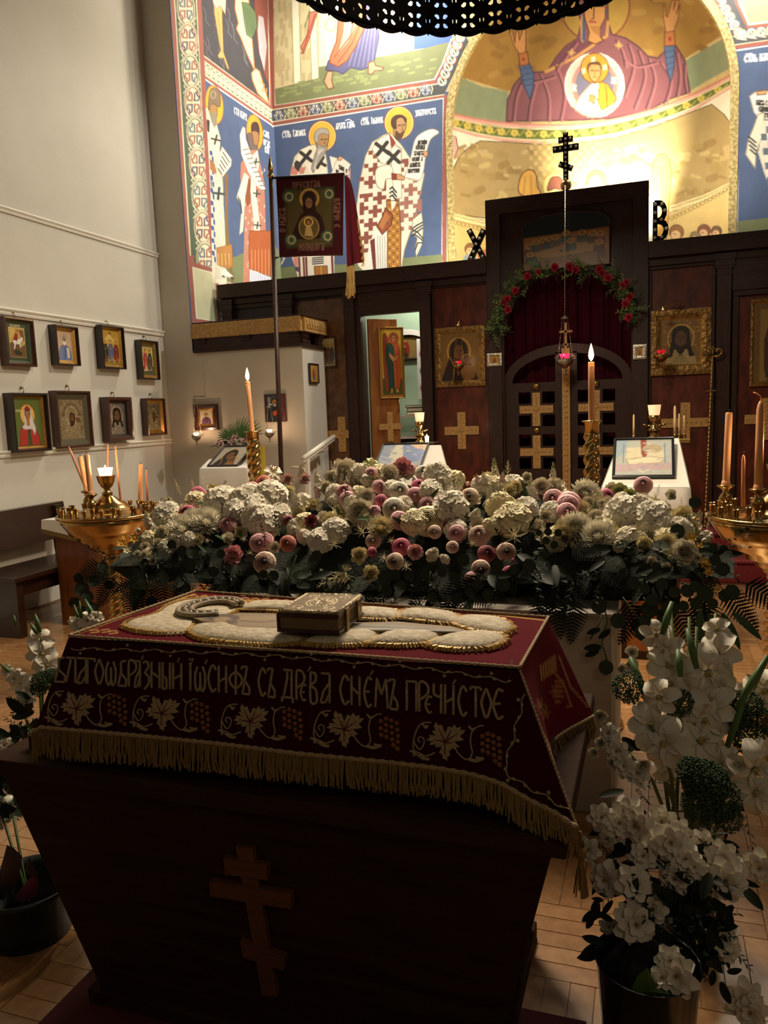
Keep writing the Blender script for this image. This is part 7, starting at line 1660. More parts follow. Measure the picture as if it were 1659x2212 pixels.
# padded brocade figure surround
c7 = lambda p: atZ(240+p[0]/1.693, 1270+p[1]/1.693, ZTOP+.004)
lobes = [[(50, 145), (62, 128), (110, 115), (165, 100), (205, 72), (262, 52), (330, 44), (410, 45), (470, 56), (490, 70), (420, 110), (330, 132), (300, 146), (285, 165), (220, 170), (150, 168), (90, 160)],
 [(285, 165), (300, 143), (340, 130), (400, 148), (470, 165), (600, 170), (738, 175), (735, 190), (690, 208), (600, 216), (500, 212), (400, 202), (320, 188)],
 [(700, 208), (745, 182), (800, 168), (900, 166), (1003, 165), (985, 182), (930, 211), (850, 217), (770, 217)],
 [(935, 211), (990, 178), (1040, 166), (1130, 168), (1222, 175), (1200, 192), (1150, 212), (1060, 217), (980, 215)],
 [(1155, 212), (1200, 192), (1250, 178), (1340, 170), (1420, 176), (1443, 190), (1430, 210), (1370, 228), (1290, 233), (1200, 226)],
 [(1248, 136), (1270, 114), (1340, 112), (1420, 120), (1462, 140), (1466, 160), (1430, 175), (1370, 170), (1310, 160)],
 [(1052, 116), (1062, 92), (1100, 86), (1170, 90), (1240, 100), (1276, 113), (1268, 135), (1230, 139), (1150, 130)],
 [(880, 116), (878, 92), (920, 82), (990, 85), (1052, 93), (1056, 112), (1020, 124), (940, 122)],
 [(470, 88), (480, 66), (540, 58), (640, 60), (740, 66), (870, 84), (872, 100), (760, 108), (600, 92)]]
for L_ in lobes:
    base = [Vector(c7(p)) for p in L_]; base = [Vector(p) for p in smooth_curve([tuple(b) for b in base], 4, True)]; n = len(base)
    big = len(L_) > 15
    if False: ce = [c7((150+ (p[0]-50)*.30+20, 140-(p[0]-50)*.18)) if False else None for p in L_]
    c0 = sum(base, Vector())/n
    mb = MB()
    if False:
        # crescent: pair outer and inner edge
        out_ = [Vector(c7(p)) for p in [(50, 145), (62, 128), (110, 115), (165, 100), (205, 72), (262, 52), (330, 44), (410, 45), (470, 56)]]
        in_ = [Vector(c7(p)) for p in [(285, 165), (180, 168), (262, 150), (262, 112), (250, 92), (270, 78), (330, 66), (400, 62), (478, 66)]]
        in_ = [Vector(c7(p)) for p in [(150, 168), (220, 168), (290, 150), (300, 128), (258, 108), (262, 82), (330, 66), (400, 62), (478, 66)]]
        out_ = [Vector(p) for p in smooth_curve([tuple(b) for b in out_], 5)]; in_ = [Vector(p) for p in smooth_curve([tuple(b) for b in in_], 5)]
        mb.grid([[a.lerp(b, t)+Vector((0, 0, .02*math.sin(math.pi*t)**.6+.002)) for t in np.linspace(0, 1, 9)] for a, b in zip(out_, in_)])
    else:
        rings = []
        for s_, h in ((1, 0), (.94, .008), (.8, .012), (.5, .013), (.15, .013)) if big else ((1, 0), (.94, .009), (.8, .016), (.5, .021), (.15, .022)): rings.append([c0+(p-c0)*s_+Vector((0, 0, h)) for p in base])
        vs = [p for r in rings for p in r]+[c0+Vector((0, 0, .013 if big else .022))]
        mb.add(vs, [(i*n+j, i*n+(j+1) % n, (i+1)*n+(j+1) % n, (i+1)*n+j) for i in range(4) for j in range(n)]+[(4*n+j, 4*n+(j+1) % n, 5*n) for j in range(n)], True)
    o = mb.build('padded_panel', brocade, sh)
    mb = MB()
    for i, p in enumerate(base):
        q = base[(i+1) % n]; m_ = max(1, int((q-p).length/.007))
        for k in range(m_):
            c = p.lerp(q, k/m_); d = (c-c0); d.z = 0; d.normalize(); mb.tube([c-d*.006+Vector((0, 0, .008)), c+d*random.uniform(.004, .009)+Vector((random.uniform(-.003, .003), 0, .008)), c+d*random.uniform(.009, .014)+Vector((0, 0, .001))], .0032, 4)
    mb.build('gold_frill', M('frill_thread', '#cba553', .45, .25, var=.3, vscale=200), o, kind='stuff')
# painted figure between the panels
body = [(300, 108), (345, 88), (600, 92), (760, 108), (900, 126), (1050, 122), (1150, 132), (1250, 140), (1318, 162), (1290, 172), (1000, 168), (800, 172), (600, 176), (450, 168), (400, 150), (330, 135)]
ba2 = Art('#8a7356'); ba2.fr(240, 1270, 1.693)
ba2.E('#8a7050', 440, 115, 60, 20); ba2.E('#6b543a', 380, 105, 50, 16); ba2.P('#97805c', [(450, 105), (600, 100), (620, 160), (470, 158)]); ba2.P('#4a3626', [(345, 100), (390, 92), (450, 98), (470, 112), (430, 122), (370, 120)], sm=True); ba2.E('#a08058', 410, 118, 34, 12); ba2.P('#5a4430', [(420, 118), (455, 116), (462, 128), (430, 132)], sm=True); ba2.L('#4a3424', 2, [(396, 112), (404, 116)]); ba2.L('#5a4632', 3, [(470, 120), (560, 125), (610, 118)]); ba2.L('#5a4632', 3, [(520, 150), (600, 145)])
ba2.P('#8c8474', [(830, 130), (1050, 135), (1300, 160), (1000, 162), (830, 160)]); ba2.L('#5c4c3c', 4, [(900, 140), (1150, 150), (1290, 162)]); ba2.L('#a8987c', 3, [(880, 150), (1100, 158)])
zz_b = ZTOP+.0045
ctr = [((x, y)) for x, y in body]
P = []
ups = np.interp(np.linspace(300, 1318, 130), [300, 345, 600, 760, 900, 1050, 1150, 1250, 1318], [108, 88, 92, 108, 126, 122, 132, 140, 160]); dns = np.interp(np.linspace(300, 1318, 130), [300, 330, 400, 450, 600, 800, 1000, 1290, 1318], [112, 135, 152, 168, 176, 172, 168, 172, 164])
for v in np.linspace(0, 1, 24): P.append([tuple(atZ(240+x/1.693, 1270+(a*(1-v)+b*v)/1.693, zz_b+.020*math.sin(math.pi*v)**.6)) for x, a, b in zip(np.linspace(300, 1318, 130), ups, dns)])
painted('painted_figure', np.array(P), ba2, M('satin_paint', '#808080', .55, attr=True, var=.1, vscale=40), sh)
mb = MB(); mb.tube([Vector(p)+Vector((0, 0, .004)) for p in P[0][::3]], .0035, 5); mb.tube([Vector(p)+Vector((0, 0, .004)) for p in P[-1][::3]], .003, 5); mb.build('outline_cord', M('dark_cord', '#2a1c16', .6), sh)
# halo
hc = (Vector(c7((245, 95)))+Vector(c7((480, 85))))/2; hc = Vector((-1.245, 1.99, ZTOP+.026))
hc = Vector(((c7((365, 60)).x+c7((365, 132)).x)/2, (c7((365, 60)).y+c7((365, 132)).y)/2, ZTOP+.026))
rx = abs(c7((480, 85)).x-c7((245, 95)).x)/2; ry = abs(c7((365, 60)).y-c7((365, 132)).y)/2
hl = MB(); angs = np.linspace(math.radians(35), math.radians(318), 50)
oo = [hc+Vector((rx*math.cos(a), ry*math.sin(a), 0)) for a in angs]; ii = [hc+Vector((rx*.3+rx*.62*math.cos(a)*1.05-.02, ry*.62*math.sin(a)*1.02, 0)) for a in angs]
hl.tube(oo, .008, 8); hl.tube(ii, .007, 8)
for k in range(4, 46, 4): hl.tube([oo[k], ii[k]], .0035, 6)
hl.grid([[o_+Vector((0, 0, -.006)), i_+Vector((0, 0, -.006))] for o_, i_ in zip(oo, ii)])
ho = hl.build('halo', M('cream_pearl_cord', '#b5a284', .5, var=.3, vscale=150, bump=.6, bscale=300), sh)
for k in range(2, 48, 3):
    p = oo[k].lerp(ii[k], .5); mb = MB(); mb.ball(p+Vector((0, 0, .002)), .0065, 8, 6); mb.build('jewel', [M('garnet', '#5a1c14', .15, coat=.5), M('amber_jewel', '#a8702c', .15, coat=.5), M('pearl', '#d8cdb8', .2, coat=.5)][k % 3], ho)
# tassels at the corners
def tassel(p, L=.13):
    mb = MB(); p = Vector(p); q = p-Vector((0, 0, .035)); mb.tube([p, q], .003, 5); mb.ball(q-Vector((0, 0, .012)), .012, 8, 6)
    for k in range(22): a = random.random()*6.3; mb.tube([q-Vector((0, 0, .015)), q+Vector((.008*math.cos(a), .008*math.sin(a), -.05)), q+Vector((.014*math.cos(a), .014*math.sin(a), -L))], .0018, 3)
    mb.build('tassel', gold_cloth, sh)
tassel(Pc+Vector((.008, -.012, -.0)), .10)

# the book
bk = thing('gospel_book', 'thick book in chased gilt metal cover lying on the shroud', 'book', (-1.02, 1.9, 1.045))
zt, z0 = 1.100, 1.050
FL, FR_, BR_, BL_ = atZ(598, 1325, zt), atZ(732, 1330, zt), atZ(772, 1292, zt), atZ(675, 1284, zt)
U = (FR_-FL); V = ((BL_-FL)+(BR_-FR_))/2; U.z = V.z = 0; u, v = U.normalized(), V.normalized()
def bq_(a, b, c, d, z0_, z1_): # fractions along U, V
    q = [FL+U*i+V*j for i, j in ((a, c), (b, c), (b, d), (a, d))]; return [Vector((p.x, p.y, z0_)) for p in q], [Vector((p.x, p.y, z1_)) for p in q]
mb = MB(); mb.hexa(*bq_(.02, .97, .03, .97, z0+.009, zt-.009)); 
for k in range(10): z_ = z0+.013+k*.0048; mb.hexa(*bq_(.015, .975, .025, .975, z_, z_+.0018))
mb.build('pages', M('aged_page_edges', '#8c7350', .7, col2='#6b5438', vscale=60, stretch=(1, 1, 12)), bk)
bc_ = M('oxblood_leather', '#3a1412', .4, coat=.3)
mb = MB(); mb.hexa(*bq_(-.01, 1.0, 0, 1, z0, z0+.009)); mb.hexa(*bq_(-.01, 1.0, 0, 1, zt-.009, zt-.001)); mb.hexa(*bq_(-.015, .03, .0, 1, z0, zt-.001)); mb.build('binding', bc_, bk, .002)
gm = M('chased_gilt_metal', '#efdfb6', .35, .2, col2='#b59c6c', vscale=60, bump=1, bscale=90)
mb = MB(); mb.hexa(*bq_(.0, .995, .005, .995, zt-.001, zt+.003)); mb.build('metal_cover', M('shaded_gilt_ground', '#6a5534', .5, .2, col2='#43351f', vscale=70, bump=.8, bscale=120), bk, .001)  # ground darkened and relief lightened in colour, standing in for shading
mb = MB()
def bp(a, c): return Vector((*(FL+U*a+V*c).xy, zt+.005))
rim = [(.04, .04), (.96, .04), (.96, .96), (.04, .96), (.04, .04)]
for a, b in zip(rim[:-1], rim[1:]): mb.tube([bp(*a), bp(*b)], .0055, 6)
for a, b in zip([(.12, .1), (.88, .1), (.88, .9), (.12, .9), (.12, .1)][:-1], [(.12, .1), (.88, .1), (.88, .9), (.12, .9), (.12, .1)][1:]): mb.tube([bp(*a), bp(*b)], .003, 5)
for R_ in (.2, .26): mb.tube([bp(.5+R_*.9*math.cos(t), .5+R_*math.sin(t)) for t in np.linspace(0, 2*math.pi, 25)[:-1]], .0045, 5, True)
for (a, c) in ((.24, .2), (.76, .2), (.24, .8), (.76, .8)):
    mb.tube([bp(a+.08*math.cos(t), c+.07*math.sin(t)) for t in np.linspace(0, 2*math.pi, 13)[:-1]], .0042, 5, True)
    for t in range(6): mb.tube([bp(a, c), bp(a+.06*math.cos(t), c+.05*math.sin(t))], .004, 4)
for t in range(8): mb.tube([bp(.5+.05*math.cos(t*.785), .5+.05*math.sin(t*.785)), bp(.5+.15*math.cos(t*.785+.5), .5+.17*math.sin(t*.785+.5))], .005, 5)
mb.build('relief', gm, bk)
mb = MB(); e = bp(.5, .5)
for f in (.28, .74):
    a = Vector((*(FL+U*1.003+V*f).xy, 0)); n_ = v.cross(Vector((0, 0, 1))); mb.hexa([Vector((a.x, a.y, z0))-v*.011, Vector((a.x, a.y, z0))+v*.011, Vector((a.x, a.y, zt+.006))+v*.011, Vector((a.x, a.y, zt+.006))-v*.011], [p+u*.004 for p in [Vector((a.x, a.y, z0))-v*.011, Vector((a.x, a.y, z0))+v*.011, Vector((a.x, a.y, zt+.006))+v*.011, Vector((a.x, a.y, zt+.006))-v*.011]])
mb.build('clasp', dull_brass, bk)
# ================================================================ flower and leaf prototypes (facing +Z, radius about 1)
fr = random.Random(5)
def pmat(name, c, c2=None): return M('petal_'+name, c, .65, col2=c2 or c, vscale=14, sss=.12)
PC = {'pink': pmat('pink', '#dc9aa0', '#e2b4b2'), 'hot': pmat('hot_pink', '#cf5c7c', '#dc8498'), 'blush': pmat('blush', '#e0b8a4', '#e2c6b2'), 'white': pmat('white', '#e2dac6', '#d8cfb8'),
      'mumw': pmat('white_mum', '#f0ead6'), 'cream': pmat('cream', '#e8dcb4', '#dccfa4'), 'coral': pmat('coral', '#d97a66', '#cf8a78'), 'yellow': pmat('yellow', '#d99a1c', '#d0a83c'), 'deep': pmat('deep_rose', '#8f4450', '#a85a62'),
      'green': pmat('pale_green', '#b9bd86', '#a4ad70'), 'red': pmat('carnation', '#b01832', '#c8405a'), 'rosy': pmat('rosy_centre', '#cf8474'), 'pinkw': pmat('pale_pink', '#d8a9a6', '#dcc4b8'), 'azalea': pmat('azalea', '#e3dccb', '#d6cdb8')}
center_m = M('flower_centre', '#2a1a1c', .7); yel_c = M('stamen', '#b08a30', .7); throat_m = M('gladiolus_throat', '#a8a060', .7)
def petal(mb, az, r0_, L, W, tilt, cup=.25, z0=0, nu=4, nv=4, ruff=0, curl=0):
    """one petal leaving the axis at azimuth az; tilt 0 = flat outwards, 90 = upright"""
    ca, sa_ = math.cos(az), math.sin(az); P = []
    for i in range(nu+1):
        t = i/nu; s = L*t; te = tilt-curl*t; x = r0_+math.cos(te)*s; z = z0+math.sin(te)*s; wd = W*math.sin(math.pi*(.12+.78*t))**.8
        row = []
        for j in range(nv+1):
            f = 2*j/nv-1; y = wd*f; zz = z+cup*W*f*f+(fr.uniform(-ruff, ruff) if i > nu-2 else 0); row.append((x*ca-y*sa_, x*sa_+y*ca, zz))
        P.append(row)
    mb.grid(P)
def ranunculus(c, dark=False, rings=7, open_=1.0):
    mb = MB(); mb.ball((0, 0, .0), .62, 10, 6, (1, 1, .7)) if False else None
    for k in range(rings):
        R = .2+.8*(k/(rings-1))**.9*open_; n = 4+k; off = fr.random()*6
        for i in range(n):
            a0 = off+2*math.pi*i/n; wa = 2*math.pi/n*.72; P = []
            for t in np.linspace(0, 1, 5):
                rr = R*(.35+.65*math.sin(math.pi*(.15+.5*t)))*(1+.04*fr.random()); zt_ = -.45*(1-k/rings*.2)+1.0*t*(.92-.25*k/rings)-(.30*k/rings)
                if t == 1: rr *= .90
                P.append([(rr*math.cos(a0+wa*f), rr*math.sin(a0+wa*f), zt_-.07*abs(f)*(t > .7)) for f in (-1, -.33, .33, 1)])
            mb.grid(P)
    mb.cur = 1 if dark else 0; mb.ball((0, 0, .34), .15 if not dark else .22, 8, 5)
    mb.cur = 2; mb.lathe([(.02, -.95), (.1, -.6), (.5, -.42), (.3, -.4)], (0, 0, 0), 8)
    return mb.mesh('flower', [PC[c], center_m if dark else PC['green'], stem_m])
def peony(c, c2=None, n=46):
    mb = MB()
    for k in range(n):
        t = k/n; az = k*2.4; petal(mb, az, .04, .45+.6*t, .30+.14*t, math.radians(88-85*t+fr.uniform(-8, 8)), .35, -.25+.12*(1-t), 4, 4, .05, math.radians(-30*(1-t)))
    mb.cur = 1
    for k in range(16): petal(mb, k*2.4, .03, .45, .16, math.radians(80), .4, -.05, 3, 3, .04)
    mb.cur = 2; mb.lathe([(.02, -.8), (.12, -.5), (.4, -.3), (.2, -.28)], (0, 0, 0), 8)
    return mb.mesh('flower', [PC[c], PC[c2 or c], stem_m])
def rose(c):
    mb = MB()
    for k in range(26):
        t = k/26; az = k*2.4; petal(mb, az, .05+.18*t, .75, .36+.12*t, math.radians(86-34*t*t), .5, -.4, 4, 4, .02, math.radians(34*t))
    mb.cur = 1; mb.lathe([(.02, -.9), (.1, -.6), (.3, -.45), (.2, -.4)], (0, 0, 0), 8); return mb.mesh('flower', [PC[c], stem_m])
def mum(c, n=240):
    mb = MB()
    for k in range(n):
        t = (k/n)**.8; az = k*2.4; L = .45+.62*t; te = math.radians(84-90*t+fr.uniform(-7, 7)); petal(mb, az, .05, L, .095, te, .7, -.1, 3, 2, 0, math.radians(-22))
    return mb.mesh('flower', [PC[c]])
def floret(mb, c, n_, s, npet=4, rot=0, ctr=None):
    c = Vector(c); n_ = Vector(n_).normalized(); x = n_.orthogonal().normalized(); y = n_.cross(x)
    for i in range(npet):
        a = 2*math.pi*i/npet+rot; d = x*math.cos(a)+y*math.sin(a); e = n_.cross(d); P = []
        for t in (0, .45, 1):
            w_ = s*(.12+.42*math.sin(math.pi*min(1, t*.75+.1))); P.append([c+d*s*t+e*w_*f+n_*(s*.12*t+.1*s*f*f) for f in (-1, 0, 1)])
        mb.grid(P)
    if ctr is not None: o = mb.cur; mb.cur = ctr; mb.ball(c+n_*s*.08, s*.13, 5, 4); mb.cur = o
def hydrangea(c, n=85):
    mb = MB()
    for k in range(n):
        z = 1-1.15*k/n; a = k*2.39996; r = math.sqrt(max(0, 1-z*z)); p = Vector((r*math.cos(a), r*math.sin(a), z))*fr.uniform(.82, .95); floret(mb, p*fr.uniform(.95, 1.14), p+Vector((fr.uniform(-.3, .3), fr.uniform(-.3, .3), .3)), .33, 4, fr.random()*6)
    mb.cur = 1; mb.ball((0, 0, 0), .7, 10, 7); return mb.mesh('flower', [PC[c], PC[c]])
def stock(c, n=34, h=2.6, top=.25):
    mb = MB(); mb.cur = 1; mb.tube([(0, 0, -.6), (0, 0, h*.92)], [.07, .04], 5)
    for k in range(n):
        t = k/n; a = k*2.39996; r = .55*(1-t*.75)
        p = Vector((r*math.cos(a), r*math.sin(a), t*h))
        if t > 1-top: mb.cur = 2; mb.ball(p*1.0, .11*(1.5-t), 6, 4, (1, 1, 1.3)); continue
        mb.cur = 0; floret(mb, p, (math.cos(a), math.sin(a), .5), .30*(1.15-t*.5), 5, fr.random()*6); floret(mb, p+Vector((math.cos(a)*.05, math.sin(a)*.05, .03)), (math.cos(a), math.sin(a), .4), .19, 4, fr.random()*6)
    return mb.mesh('flower_spike', [PC[c], stem_m, PC['green']])
def astilbe(c, h=2.2, n=22, spread=.9):
    mb = MB(); mb.tube([(0, 0, -.5), (0, 0, h)], [.035, .012], 4)
    for k in range(n):
        t = k/n; a = k*2.39996; L = spread*(1-t)**.8*(.8 if t > .08 else .5)+.08; z = t*h; d = Vector((math.cos(a), math.sin(a), .75)).normalized(); p0 = Vector((0, 0, z)); m_ = max(3, int(L/.05))
        mb.tube([p0, p0+d*L*.6, p0+d*L+Vector((0, 0, .03))], [.02, .018, .006], 3)
        for i in range(m_):
            q = p0+d*L*(i+.6)/m_; s = .07*(1.15-i/m_*.7)
            for b in range(3): v = Vector((fr.uniform(-1, 1), fr.uniform(-1, 1), fr.uniform(-.2, 1))).normalized()*s; w_ = v.orthogonal().normalized()*s*.28; mb.add([q-w_, q+v, q+w_], [(0, 1, 2)])
    return mb.mesh('plume', [PC[c]])
def lily(c, st='#6a2a2a'):
    mb = MB()
    for k in range(6): petal(mb, k*math.pi/3+.2, .08, 1.15, .26+.08*(k % 2), math.radians(62), .35, -.55, 7, 4, 0, math.radians(105))
    mb.cur = 1
    for k in range(6): a = k*1.047; mb.tube([(0, 0, -.4), (.12*math.cos(a), .12*math.sin(a), .15), (.25*math.cos(a), .25*math.sin(a), .45)], .015, 4)
    mb.cur = 2
    for k in range(6): a = k*1.047; mb.ball((.25*math.cos(a), .25*math.sin(a), .47), .07, 6, 4, (1, 1.8, .6))
    mb.cur = 1; mb.lathe([(.03, -1.4), (.05, -.8), (.14, -.5), (.1, -.48)], (0, 0, 0), 8)
    return mb.mesh('flower', [PC[c], PC['green'], M('lily_anther', st, .8)])
def freesia(c):
    mb = MB()
    for k in range(6): petal(mb, k*math.pi/3, .10, .95, .27, math.radians(68), .3, -.3, 4, 3, 0, math.radians(40))
    mb.lathe([(.03, -1.6), (.07, -1.1), (.15, -.5), (.26, .1), (.2, .12)], (0, 0, 0), 8); return mb.mesh('flower', [PC[c]])
def azalea():
    mb = MB()
    for ring, (n, L, te, w_) in enumerate(((6, 1.05, 12, .40), (6, .85, 34, .34), (5, .55, 58, .24))):
        for k in range(n): petal(mb, k*2*math.pi/n+ring*.5+fr.uniform(-.1, .1), .05, L, w_, math.radians(te+fr.uniform(-6, 6)), .22, -.06*(2-ring), 4, 4, .06, math.radians(22))
    mb.cur = 1
    for k in range(7): a = k*.9; mb.tube([(0, 0, 0), (.12*math.cos(a), .12*math.sin(a), .32)], .02, 3)
    return mb.mesh('flower', [PC['azalea'], yel_c])
def gladiolus_floret():
    mb = MB()
    for k in range(6): petal(mb, k*math.pi/3, .12, 1.05 if k % 2 else 1.2, .44, math.radians(58), .30, -.45, 7, 6, .10, math.radians(78))
    mb.cur = 1; mb.ball((0, 0, -.25), .16, 7, 5); mb.cur = 2
    for k in range(3): mb.tube([(0, 0, -.3), (.1*math.cos(k*2), .1*math.sin(k*2), .35)], .02, 4)
    mb.cur = 3; mb.lathe([(.03, -.9), (.1, -.6), (.14, -.4), (.1, -.36)], (0, 0, 0), 7)
    return mb.mesh('flower', [PC['azalea'], throat_m, yel_c, stem_m])
def bud(c):
    mb = MB(); mb.lathe([(.02, -1), (.35, -.6), (.48, -.1), (.36, .5), (.05, .95)], (0, 0, 0), 8); mb.cur = 1; mb.lathe([(.03, -1.3), (.36, -.9), (.5, -.4), (.4, -.3)], (0, 0, 0), 7); return mb.mesh('bud', [PC[c], stem_m])
def umbel(n=90):
    mb = MB(); 
    for k in range(n):
        z = 1-.95*k/n; a = k*2.39996; r = math.sqrt(max(0, 1-z*z)); p = Vector((r*math.cos(a), r*math.sin(a), z*.75))
        if k % 4 == 0: mb.tube([(0, 0, -.9), p*.5, p], .018, 3)
        for b in range(7): q = p+Vector((fr.uniform(-.13, .13), fr.uniform(-.13, .13), fr.uniform(-.1, .1))); mb.ball(q, fr.uniform(.05, .085), 4, 3)
    return mb.mesh('green_umbel', [green_mid])
def leaf_round(m_, asp=.9):
    mb = MB(); P = []
    for t in np.linspace(0, 1, 7):
        w_ = asp*math.sqrt(max(0, 1-(2*t-1)**2))*.98+.02; P.append([(w_*f, 2*t-.0, .12*f*f+.1*math.sin(t*3)) for f in (-1, -.5, 0, .5, 1)])
    mb.grid(P); return mb.mesh('leaf', [m_])
def leaf_long(m_, w0=.22, bend=.3):
    mb = MB(); P = []
    for t in np.linspace(0, 1, 8): w_ = w0*math.sin(math.pi*min(1, .08+.92*t))**.7; P.append([(w_*f, 2*t, -bend*t*t+.3*w_*f*f) for f in (-1, 0, 1)])
    mb.grid(P); return mb.mesh('leaf', [m_])
def fern(m_):
    mb = MB(); N = 13; mb.tube([(0, 0, 0), (0, 1.2, .05), (0, 2.3, -.25)], [.02, .015, .005], 4)
    for i in range(N):
        t = (i+1)/N; L = .85*(1-t)**.75*(.6+.4*min(1, t*4))+.05; y = .15+2.05*t
        for s in (-1, 1):
            m2 = max(3, int(L/.08)); d = Vector((s*.92, .40, 0)).normalized(); p0 = Vector((0, y, .05-.28*t*t))
            nn_ = Vector((-d.y, d.x, 0))*.035; mb.add([p0-nn_, p0+d*L*.4-nn_*1.3, p0+d*L, p0+d*L*.4+nn_*1.3, p0+nn_], [(0, 1, 2, 3, 4)])
            for k in range(m2):
                q = p0+d*L*(k/m2); w_ = .11*(1-k/m2*.7); 
                for e in (-1, 1): v = Vector((s*.35, .9 if e > 0 else -.75, 0)).normalized()*w_; mb.add([q, q+d*L/m2*.9, q+d*L/m2*.6+v], [(0, 1, 2)])
    return mb.mesh('fern_frond', [m_])
def sprig(m_, n=13, size=.2, w0=.34):
    mb = MB(); mb.tube([(0, 0, 0), (.03, 1, .05), (0, 2, -.05)], [.02, .015, .008], 4)
    for i in range(n):
        t = (i+1)/n; a = i*2.2; d = Vector((math.cos(a), .9, math.sin(a))).normalized(); p = Vector((0, 2*t, 0)); L = size*2.2; x = d.orthogonal().normalized()
        P = [[p+d*L*u+x*L*w0*.5*math.sin(math.pi*min(1, .05+u*.95))*f for f in (-1, 0, 1)] for u in (0, .3, .65, 1)]; mb.grid(P)
    return mb.mesh('leafy_sprig', [m_])
PR = {}
def proto(k):
    if k in PR: return PR[k]
    ty, c = (k.split(':')+[''])[:2]
    f = {'ran': lambda: ranunculus(c), 'rand': lambda: ranunculus(c, True), 'peo': lambda: peony(c), 'gro': lambda: peony('cream' if c != 'white' else 'white', {'pink': 'rosy', 'cream': 'cream', 'white': 'blush'}[c]), 'rose': lambda: rose(c), 'mum': lambda: mum(c), 'hyd': lambda: hydrangea(c),
         'sto': lambda: stock(c), 'stt': lambda: stock(c, 30, 3.2, .5), 'ast': lambda: astilbe(c), 'star': lambda: astilbe(c, 1.0, 16, 1.25), 'lily': lambda: lily(c), 'fre': lambda: freesia(c), 'aza': azalea, 'glad': gladiolus_floret, 'bud': lambda: bud(c), 'umb': umbel,
         'euc': lambda: leaf_round(euc_m), 'long': lambda: leaf_long(green_mid), 'longd': lambda: leaf_long(green_dark, .3), 'rus': lambda: leaf_long(green_dark, .42, .2), 'fern': lambda: fern(green_dark), 'spr': lambda: sprig(green_dark), 'sprm': lambda: sprig(green_mid, 15, .16), 'gars': lambda: sprig(M('glossy_leaf', '#67864e', .35, spec=.6), 11, .24, .42), 'blade': lambda: leaf_long(M('gladiolus_leaf', '#4a6a34', .5), .07, .5)}[ty]
    PR[k] = f(); return PR[k]
NAMES = {'ran': 'ranunculus', 'rand': 'ranunculus', 'peo': 'peony', 'gro': 'garden_rose', 'rose': 'rose', 'mum': 'chrysanthemum', 'hyd': 'hydrangea', 'sto': 'stock_spike', 'stt': 'stock_spike', 'ast': 'astilbe_plume', 'star': 'astilbe_plume', 'lily': 'lily', 'fre': 'freesia', 'aza': 'bloom', 'glad': 'gladiolus_floret', 'bud': 'bud', 'umb': 'green_umbel', 'euc': 'eucalyptus_leaf', 'long': 'leaf', 'longd': 'leaf', 'rus': 'leaf', 'fern': 'fern_frond', 'spr': 'leafy_sprig', 'sprm': 'leafy_sprig', 'gars': 'leafy_sprig', 'blade': 'leaf_blade'}
def toward(p, up_=.35, jit=.35, side=0):
    d = (Vector(CAM)-Vector(p)); d.z = 0; d.normalize(); d = d+Vector((side+fr.uniform(-jit, jit), fr.uniform(-.1, .1), up_+fr.uniform(-jit, jit)*.6)); return d.normalized()
def rotz_to(n_, roll=0.): # rotation taking +Z to n_, then a roll about it
    q = Vector((0, 0, 1)).rotation_difference(Vector(n_).normalized()); return q @ Quaternion((0, 0, 1), roll)
def leaf_rot(dirv, nrm):   # +Y along dirv, +Z near nrm
    y = Vector(dirv).normalized(); x = y.cross(Vector(nrm)).normalized(); z = x.cross(y); return Matrix((x, y, z)).transposed().to_quaternion()
def bloom(par, k, p, r, n_=None, **kw):
    ty = k.split(':')[0]
    if n_ is None: n_ = toward(p, **kw)
    return part(proto(k), NAMES[ty], par, p, rotz_to(n_, fr.random()*6.28), r)
def leafp(par, k, p, dirv, r, nrm=None): return part(proto(k), NAMES[k.split(':')[0]], par, p, leaf_rot(dirv, nrm or toward(p, .6, .6)), r)

# ---------------------------------------------------------------- the long flower arrangement
pb = thing('white_pedestal', 'white box pedestal under the long flower arrangement', 'pedestal', (-1.0, 3.3, 0))
mb = MB(); mb.span((-1.95, 3.0, 0), (-.128, 3.7, .80)); mb.build('body', M('white_board', '#b8b0a0', .7, var=.04), pb, .004)
mb = MB(); mb.span((-1.96, 2.99, .80), (-.118, 3.71, .815)); mb.build('top', MATS['white_board'], pb, .004)
mb = MB(); mb.span((-.14, 2.996, .0), (-.124, 3.0, .80)); mb.build('edge_strip', trim_m, pb)
arr = thing('flower_arrangement', 'long low arrangement of white and pink flowers over trailing greenery', 'flowers', (-1.1, 3.35, .89))
mb = MB(); mb.span((-2.45, 3.2, .82), (.1, 3.5, .93)); mb.build('tray', M('dark_green_foam', '#141c10', .9), arr)
